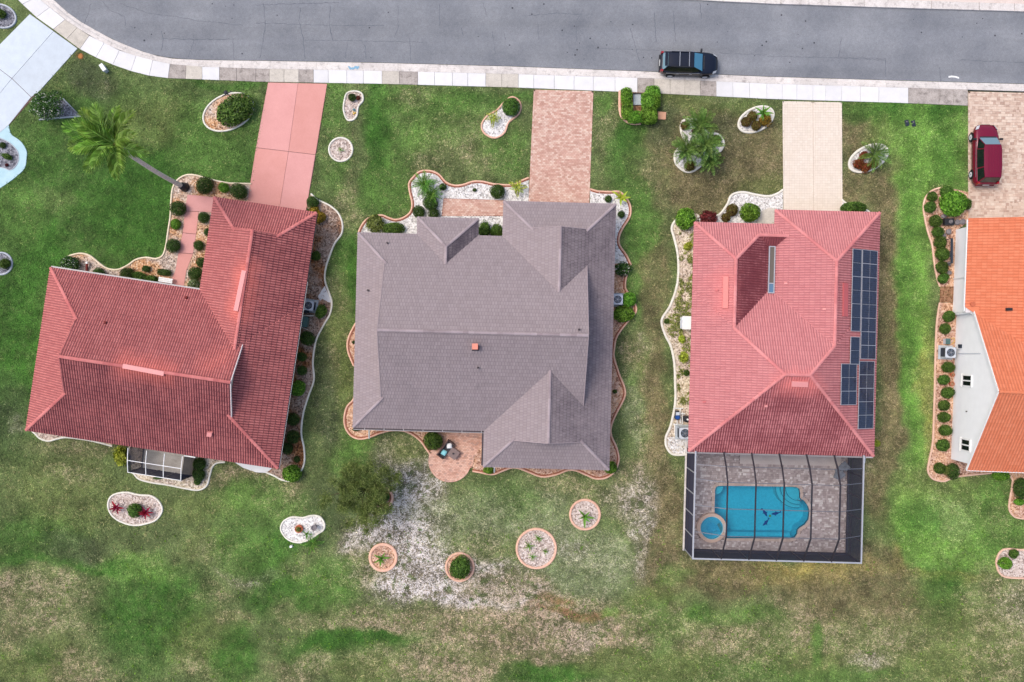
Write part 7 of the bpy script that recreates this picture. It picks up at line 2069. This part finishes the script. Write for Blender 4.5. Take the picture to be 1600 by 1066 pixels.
# ------------------------------------------------------------------ small things
def ac_unit(name, px, py, s, h, label, dark_side=None, rz=0.0, casing='ac_grey'):
    p = W(px, py, h); root = empty(name, (p.x, p.y, 0), rz, label, "air conditioner")
    MB().box((0, 0, .04), (s + .3, s + .3, .12)).build("pad", M['pad'], root, world=False)
    MB().box((0, 0, .04 + h / 2), (s * .94, s * .94, h - .12)).build("coil", M['ac_dark'], root, world=False)
    m = MB()
    for i, j in ((1, 1), (1, -1), (-1, 1), (-1, -1)): m.box((i * s * .47, j * s * .47, .1 + h / 2), (.08, .08, h - .1))
    m.box((0, 0, h + .02), (s, s, .06)); m.build("casing", M[casing], root, world=False)
    MB().disc((0, 0), s * .37, h + .045, h + .058, 24).build("fan_well", M['ac_dark'], root, world=False)
    m = MB()
    for k in range(5):
        a = 2 * math.pi * k / 5; m.bar((0, 0, h + .065), (s * .34 * math.cos(a), s * .34 * math.sin(a), h + .065), s * .14, .01)
    m.build("fan_blade", M['ac_dark'] if False else simple("fan_blade_grey", C(86, 98, 116), .4), root, world=False)
    m = MB()
    for r in (.14, .26, .38): m.ring((0, 0), s * r - .008, s * r + .008, h + .075, h + .09, 24)
    m.disc((0, 0), s * .07, h + .07, h + .1, 10); m.build("fan_guard", M['steel'], root, world=False)
    return root

def cushion(mb, c, sx, sy, h, rz):
    n = 6; vs = []; cr, sr = math.cos(rz), math.sin(rz)
    for i in range(n + 1):
        for j in range(n + 1):
            a, b = i / n * 2 - 1, j / n * 2 - 1; k = (1 - a ** 6) * (1 - b ** 6)
            x, y = a * sx / 2 * (1 - .06 * b * b), b * sy / 2 * (1 - .06 * a * a); vs.append((c[0] + x * cr - y * sr, c[1] + x * sr + y * cr, c[2] + h * k ** .5))
    return mb.add(vs, [(i * (n + 1) + j, (i + 1) * (n + 1) + j, (i + 1) * (n + 1) + j + 1, i * (n + 1) + j + 1) for i in range(n) for j in range(n)])

def patio_furniture():
    # two-seat wicker settee set diagonally
    c = W(697, 702.5, .3); a = math.radians(52)
    root = empty("settee", (c.x, c.y, 0), a, "brown wicker settee set diagonally on the brick patio", "settee")
    m = MB(); m.box((0, 0, .22), (1.5, .62, .32)); m.build("seat_base", M['wicker'], root, world=False)
    MB().box((0, .33, .45), (1.56, .10, .62)).build("backrest", M['wicker'], root, world=False)
    for s in (-1, 1): MB().box((s * .74, .02, .38), (.09, .66, .44)).build("armrest", M['wicker'], root, world=False)
    tag(MB().box((0, -.02, .40), (1.36, .56, .06)).build("seat_pad", M['dark'], root, world=False))
    for px, py, mt, nm in ((702, 696.8, 'white', "white"), (693.5, 707.5, 'teal', "pale teal")):
        p = W(px, py, .5); mb = cushion(MB(), (p.x, p.y, .47), .44, .44, .12, a + (.7 if mt == 'white' else .15)); mb.add([(q[0], q[1], .47) for q in ()], [])
        tag(mb.build("cushion", M[mt], None, True), f"{nm} square cushion on the wicker settee", "cushion", "cushions on the settee")
    p = W(708.5, 709, .5); t = empty("patio_table", (p.x, p.y, 0), a + .05, "square grey-brown patio table in front of the settee", "table")
    MB().box((0, 0, .46), (.78, .78, .05)).build("tabletop", M['table'], t, world=False)
    for i, j in ((1, 1), (1, -1), (-1, 1), (-1, -1)): MB().box((i * .33, j * .33, .22), (.06, .06, .43)).build("leg", M['wicker'], t, world=False)
    q = W(708, 709, .55); o = MB(); o.disc((q.x, q.y), .07, .485, .60, 10); tag(o.build("candle_holder", M['dark']), "small black candle holder on the patio table", "candle holder")

def small_things():
    ac_unit("air_conditioner", 482.5, 477.5, .80, .85, "pale air conditioner with a dark fan beside the left red house", rz=-math.radians(8))
    ac_unit("air_conditioner", 965, 468, .85, .85, "air conditioner peeping out from under the grey right eave", rz=-math.radians(1.5))
    ac_unit("air_conditioner", 1485, 551, .86, .85, "white air conditioner against the white gabled wall", rz=-math.radians(2))
    ac_unit("pool_heater", 1070, 677, .92, .95, "dark pool heater with a round fan beside the coral house", rz=0)
    b = W(475.5, 503, .5); g = empty("pump_box", (b.x, b.y, 0), -.15, "green-grey pump box below the left house's air conditioner", "pump box"); MB().box((0, 0, .3), (.55, .8, .6)).build("cabinet", M['green_box'], g, world=False); MB().box((0, 0, .62), (.6, .86, .05)).build("lid", M['green_box'], g, world=False)
    MB().bar((-.5, -.45, .15), (.3, -.6, .15), .06).bar((-.45, -.45, .15), (-.4, .7, .15), .06).build("pipe", M['pipe'], g, world=False)
    p = W(479, 486.5, .3); o = MB(); o.disc((p.x, p.y), .16, .03, .35, 12).disc((p.x, p.y), .18, .35, .39, 12); tag(o.build("tank", M['ac_dark']), "small dark tank at the foot of the left house's air conditioner", "tank")
    o = MB(); o.bar(W(470, 493.5, .3), W(491, 493.5, .3), .1, .4); tag(o.build("low_wall", M['tan_slab']), "short low pale wall between the air conditioner and the pump box", "low wall")
    # white bench by the left house
    c = W(258.5, 438, .45); g = empty("bench", (c.x, c.y, 0), -math.radians(9), "white garden bench at the red house's front wall", "bench")
    for k in range(3): MB().box((0, .14 - k * .13, .44), (1.15, .11, .035)).build("slat", M['white'], g, world=False)
    MB().box((0, -.26, .70), (1.15, .05, .26)).build("backrest", M['white'], g, world=False)
    for i in (-1, 1):
        for j in (-1, 1): MB().box((i * .5, j * .18, .21), (.06, .06, .42)).build("leg", M['white'], g, world=False)
    c0 = W(134.5, 424, .2); c1 = W(137.3, 411, .2); g = empty("garden_post", c0, 0, "dark red wooden post lying in the tan bed near the red house's left corner", "post"); g.location.z = 0
    MB().bar(Vector((c0.x, c0.y, .1)), Vector((c1.x, c1.y, .35)), .14).build("shaft", M['redwood'], g); MB().box((c1.x, c1.y, .38), (.16, .16, .1)).build("cap", M['white'], g)
    # lamp in the egg-shaped bed
    b = W(368, 158, 0); g = empty("lamp_post", (b.x, b.y, 0), .5, "small black lamp post standing in the big clipped shrub", "lamp post"); MB().tube([(0, 0, 0), (0, 0, 2.0)], [.045, .035], 8).build("pole", M['dark'], g, world=False)
    MB().box((0, 0, 1.95), (.9, .06, .05)).build("crossbar", M['dark'], g, world=False); MB().disc((0, 0), .07, 2.0, 2.28, 8, .13).disc((0, 0), .17, 2.28, 2.34, 8, .03).build("lantern", M['dark'], g, world=False)
    # utility pedestal by the sidewalk
    p = W(161.3, 106, .4); g = empty("utility_pedestal", (p.x, p.y, 0), -.95, "pale utility pedestal by the sidewalk's bend", "utility box"); MB().box((0, 0, .25), (.62, .28, .5)).build("cabinet", M['green_box'] if False else M['ac_grey'], g, world=False); MB().box((0, 0, .52), (.68, .34, .06), 0, .9).build("lid", M['white'], g, world=False)
    for k, (x, y) in enumerate(((1416.7, 192.5), (1427, 193.2))):
        p = W(x, y); g = empty("meter_lid", (p.x, p.y, 0), .2, ("left" if k == 0 else "right") + " of two dark utility lids set in the lawn right of the cream driveway", "utility lid", "pair of utility lids in the lawn")
        MB().box((0, 0, .03), (.32, .52, .07), 0, .94).build("lid", M['ac_dark'], g, world=False); MB().box((0, .1, .068), (.12, .1, .012)).build("hatch", M['rock'], g, world=False)
    # grey pad inside the hedge and the block beside it
    g = empty("transformer_pad", W(997, 155), 0, "blue-grey concrete pad inside the three-sided hedge", "pad"); slab("slab", P2([(989, 147), (1004, 147), (1004, 165), (989, 165)]), 0, .18, M['pad'], g); MB().bar(W(989, 146.5, .2), W(1004, 146.5, .2), .06, .2).build("kerb_strip", M['gutter_dark'], g)
    g = empty("stepping_block", W(1034, 181), 0, "tan concrete block beside the hedge", "concrete block"); slab("slab", P2([(1027.5, 175), (1040.5, 176), (1040, 187.5), (1027.5, 187)]), 0, .14, M['terra2'], g, .04)
    tag(MB().disc(W(126, 88), .25, -.01, .05, 10, .18).build("ant_mound", M['dirt']), "orange dirt mound by the corner of the pale driveway", "dirt mound")
    # on the pebble bed
    p = W(467, 826.5, .2); g = empty("flower_pot", (p.x, p.y, 0), 0, "terracotta pot with a small plant on the white pebbles", "flower pot"); MB().ring((0, 0), .26, .33, .0, .3, 20).disc((0, 0), .27, .0, .22, 16).build("pot", M['terra'], g, world=False)
    v, f = leaves(rng.normal(0, .10, (90, 3)) + np.array((0, 0, .36)), np.tile([0, 0, 1.], (90, 1)), .07, rng, .8); part("plant", v, f, M['leaf_olive'], g, world=False)
    p = W(495, 818, .5); g = empty("bird_bath", (W(493.5, 822).x, W(493.5, 822).y, 0), 0, "small grey bird bath at the right of the white pebble bed", "bird bath"); MB().tube([(0, 0, 0), (0, 0, .08), (0, 0, .12), (0, 0, .6)], [.16, .15, .06, .07], 10).build("pedestal", M['rock'], g, world=False); MB().ring((0, 0), .18, .24, .58, .70, 18).disc((0, 0), .2, .56, .62, 16).build("basin", M['rock'], g, world=False)
    tag(MB().box(W(455, 854, .1), (.26, .2, .24), .3, .8).build("block", M['white']), "little white block on the grass below the pebble bed", "block")
    # kidney bed ornaments
    p = W(553, 171.2, .2); tag(MB().disc((p.x, p.y), .12, .03, .26, 10, .07).disc((p.x, p.y), .07, .26, .4, 8, .02).build("garden_ornament", M['teal2']), "small blue garden ornament in the kidney-shaped bed", "ornament"); p = W(554, 177, .1); tag(MB().box((p.x, p.y, .1), (.3, .12, .12), .5, .6).disc((p.x - .1, p.y + .05), .05, .16, .24, 7).build("garden_ornament", M['yellow']), "small yellow garden ornament in the kidney-shaped bed", "ornament")
    # white cabinet and pool pump by the coral house
    p = W(1072, 504.5, .9); g = empty("utility_cabinet", (p.x, p.y, 0), -.02, "white louvred utility cabinet against the coral house's left wall", "cabinet"); MB().box((0, 0, .5), (.62, .98, 1.0)).build("cabinet", M['white'], g, world=False); MB().box((.02, 0, 1.02), (.72, 1.08, .05)).build("lid", M['white'], g, world=False)
    for k in range(4): MB().box((-.32, 0, .2 + k * .2), (.03, .8, .06)).build("louvre", M['ac_grey'], g, world=False)
    p = W(1060, 650, .3); g = empty("pool_pump", (p.x, p.y, 0), 0, "blue-capped pool pump with white pipes beside the coral house", "pool pump"); MB().tube([(-.1, .45, .25), (-.1, 0, .25)], .16, 10).build("motor", M['dark'], g, world=False); MB().disc((-.1, -.1), .22, .05, .48, 14).build("strainer", M['ac_dark'], g, world=False); MB().disc((-.1, -.1), .2, .48, .54, 14, .15).build("cap", M['blue'], g, world=False); MB().box((-.1, .2, .5), (.3, .25, .1)).build("timer_box", M['ac_grey'], g, world=False)
    m = MB()
    for a, b in (((-.35, .62, .2), (.4, .62, .2)), ((.18, .62, .2), (.18, -.6, .2)), ((-.1, -.35, .3), (-.1, -.75, .3)), ((-.4, -.7, .2), (.35, -.7, .2)), ((.35, -.7, .2), (.35, .3, .2)), ((-.25, -.75, .15), (-.25, -1.6, .15)), ((.18, .2, .5), (.5, .2, .5)), ((.18, .2, .2), (.18, .2, .5))): m.tube([a, b], .045, 8)
    m.build("pipe", M['pipe'], g, world=False)
    p = W(1073, 655, .6); g2 = empty("pool_filter", (p.x, p.y, 0), 0, "dark pool filter tank close under the coral eave", "filter tank"); MB().tube([(0, 0, .05), (0, 0, .75), (0, 0, .9)], [.26, .26, .12], 14).build("tank", M['dark'], g2, world=False); MB().disc((0, 0), .08, .9, 1.0, 8).build("valve", M['pipe'], g2, world=False)
    # white gabled house bits
    p = W(1479.5, 533.5, .3); g = empty("irrigation_box", (p.x, p.y, 0), 0, "small white irrigation control box above the white house's air conditioner", "control box"); MB().box((0, 0, .22), (.34, .44, .44)).build("cabinet", M['ac_grey'], g, world=False); MB().box((.02, 0, .45), (.38, .48, .04)).build("lid", M['green_box'], g, world=False)
    m = MB(); a = W(1486, 529.5, .05); m.tube([a, a + Vector((.2, .1, .05)), a + Vector((.27, -.2, .02)), a + Vector((.1, -.45, .02))], .03, 6); tag(m.build("hose", M['yellow']), "yellow garden hose curled by the irrigation box", "hose")
    p = W(1482, 347, .25); g = empty("fountain", (p.x, p.y, 0), 0, "black box fountain under the loose bush by the paver driveway", "fountain"); MB().box((0, 0, .22), (.80, .55, .42)).build("basin", M['dark'], g, world=False); MB().disc((.08, 0), .16, .43, .5, 12).disc((.08, 0), .08, .5, .62, 8).build("bowl", M['rock'], g, world=False)
    for k, (x, y, s, l) in enumerate(((1495.5, 347.5, .26, "round dark rock right of the black fountain"), (1503.5, 346.5, .25, "tilted dark rock farthest right of the black fountain"), (1475, 338, .2, "dark rock above the black fountain"), (1482.5, 362, .26, "leaning grey rock below the black fountain"), (1474.5, 369, .28, "flat grey rock between two ball shrubs"), (1486, 398, .24, "grey rock beside the sixth ball shrub"), (1483, 412, .2, "dark rock beside the seventh ball shrub"), (1483, 426.5, .2, "dark rock beside the eighth ball shrub"))):
        p = W(x, y, .1); v = rand_dirs(40, np.random.default_rng(k), -.6); bm = bmesh.new()
        for q in v: bm.verts.new((q[0] * s * (1 + .3 * math.sin(k)), q[1] * s, max(0, q[2] * s * .7 + .08)))
        bmesh.ops.convex_hull(bm, input=bm.verts); bmesh.ops.delete(bm, geom=[q for q in bm.verts if not q.link_faces], context='VERTS'); me = bpy.data.meshes.new("rock"); bm.to_mesh(me); bm.free(); me.materials.append(M['rock']); tag(link("rock", me, None, (p.x, p.y, .02)), l, "rock", "rocks in the upper bed of the white gabled house")
    m = MB(); pts = [W(1493.5, 372, 1.2), W(1491.8, 381, 1.2), W(1491.5, 392, 1.2), W(1493.5, 404, 1.2), W(1495, 411, 1.2)]; pts = [Vector((min(q.x, 36.05), q.y, .9)) for q in pts]
    m.tube(pts, .10, 7); [m.bar(q, Vector((q.x, q.y, 0)), .05) for q in (pts[0], pts[2], pts[4])]; tag(m.build("trellis_rail", M['ac_dark']), "dark curved rail along the upper white wall", "rail")
    for x, y, s, l in ((1488, 585.5, .17, "small terracotta pot by the white wall, above the second lower shrub"), (1487, 600, .2, "terracotta pot by the white wall, below the second lower shrub")):
        p = W(x, y, .2); g = empty("flower_pot", (p.x, p.y, 0), 0, l, "flower pot", "terracotta pots by the white wall"); MB().disc((0, 0), s * .75, 0, .3, 14, s).build("pot", M['terra'], g, world=False); MB().disc((0, 0), s * .8, .3, .31, 12).build("soil", M['gr_brown'], g, world=False)
    patio_furniture()

M['terra2'] = concrete("tan_block", C(196, 146, 116), C(210, 162, 134), .2)
M['teal2'] = simple("blue_ceramic", C(96, 156, 170), .3)
M['tan_pale'] = concrete("pale_pink_drive", C(206, 188, 178), C(218, 202, 194), .3)

# ------------------------------------------------------------------ build everything
build_ground()
build_street()
build_drives()
house1(); house2(); house3(); house4()
build_pool(); lanai()
build_beds()
solar()
car("parked_car", W(1076.6, 0, 0) * 1 + Vector((0, 0, 0)), -math.radians(1.7), "black sport utility car parked at the kerb", "car", M['car_black'])
bpy.data.objects["parked_car"].location = (14.55, 22.82, ZROAD + .03)
car("parked_van", (38.9, 15.3, .055), math.radians(90), "maroon minivan parked on the tan paver driveway", "van", M['car_red'], L=4.95, Wd=1.96, Ht=1.8, van=True)
build_plants()
small_things()
build_grass()
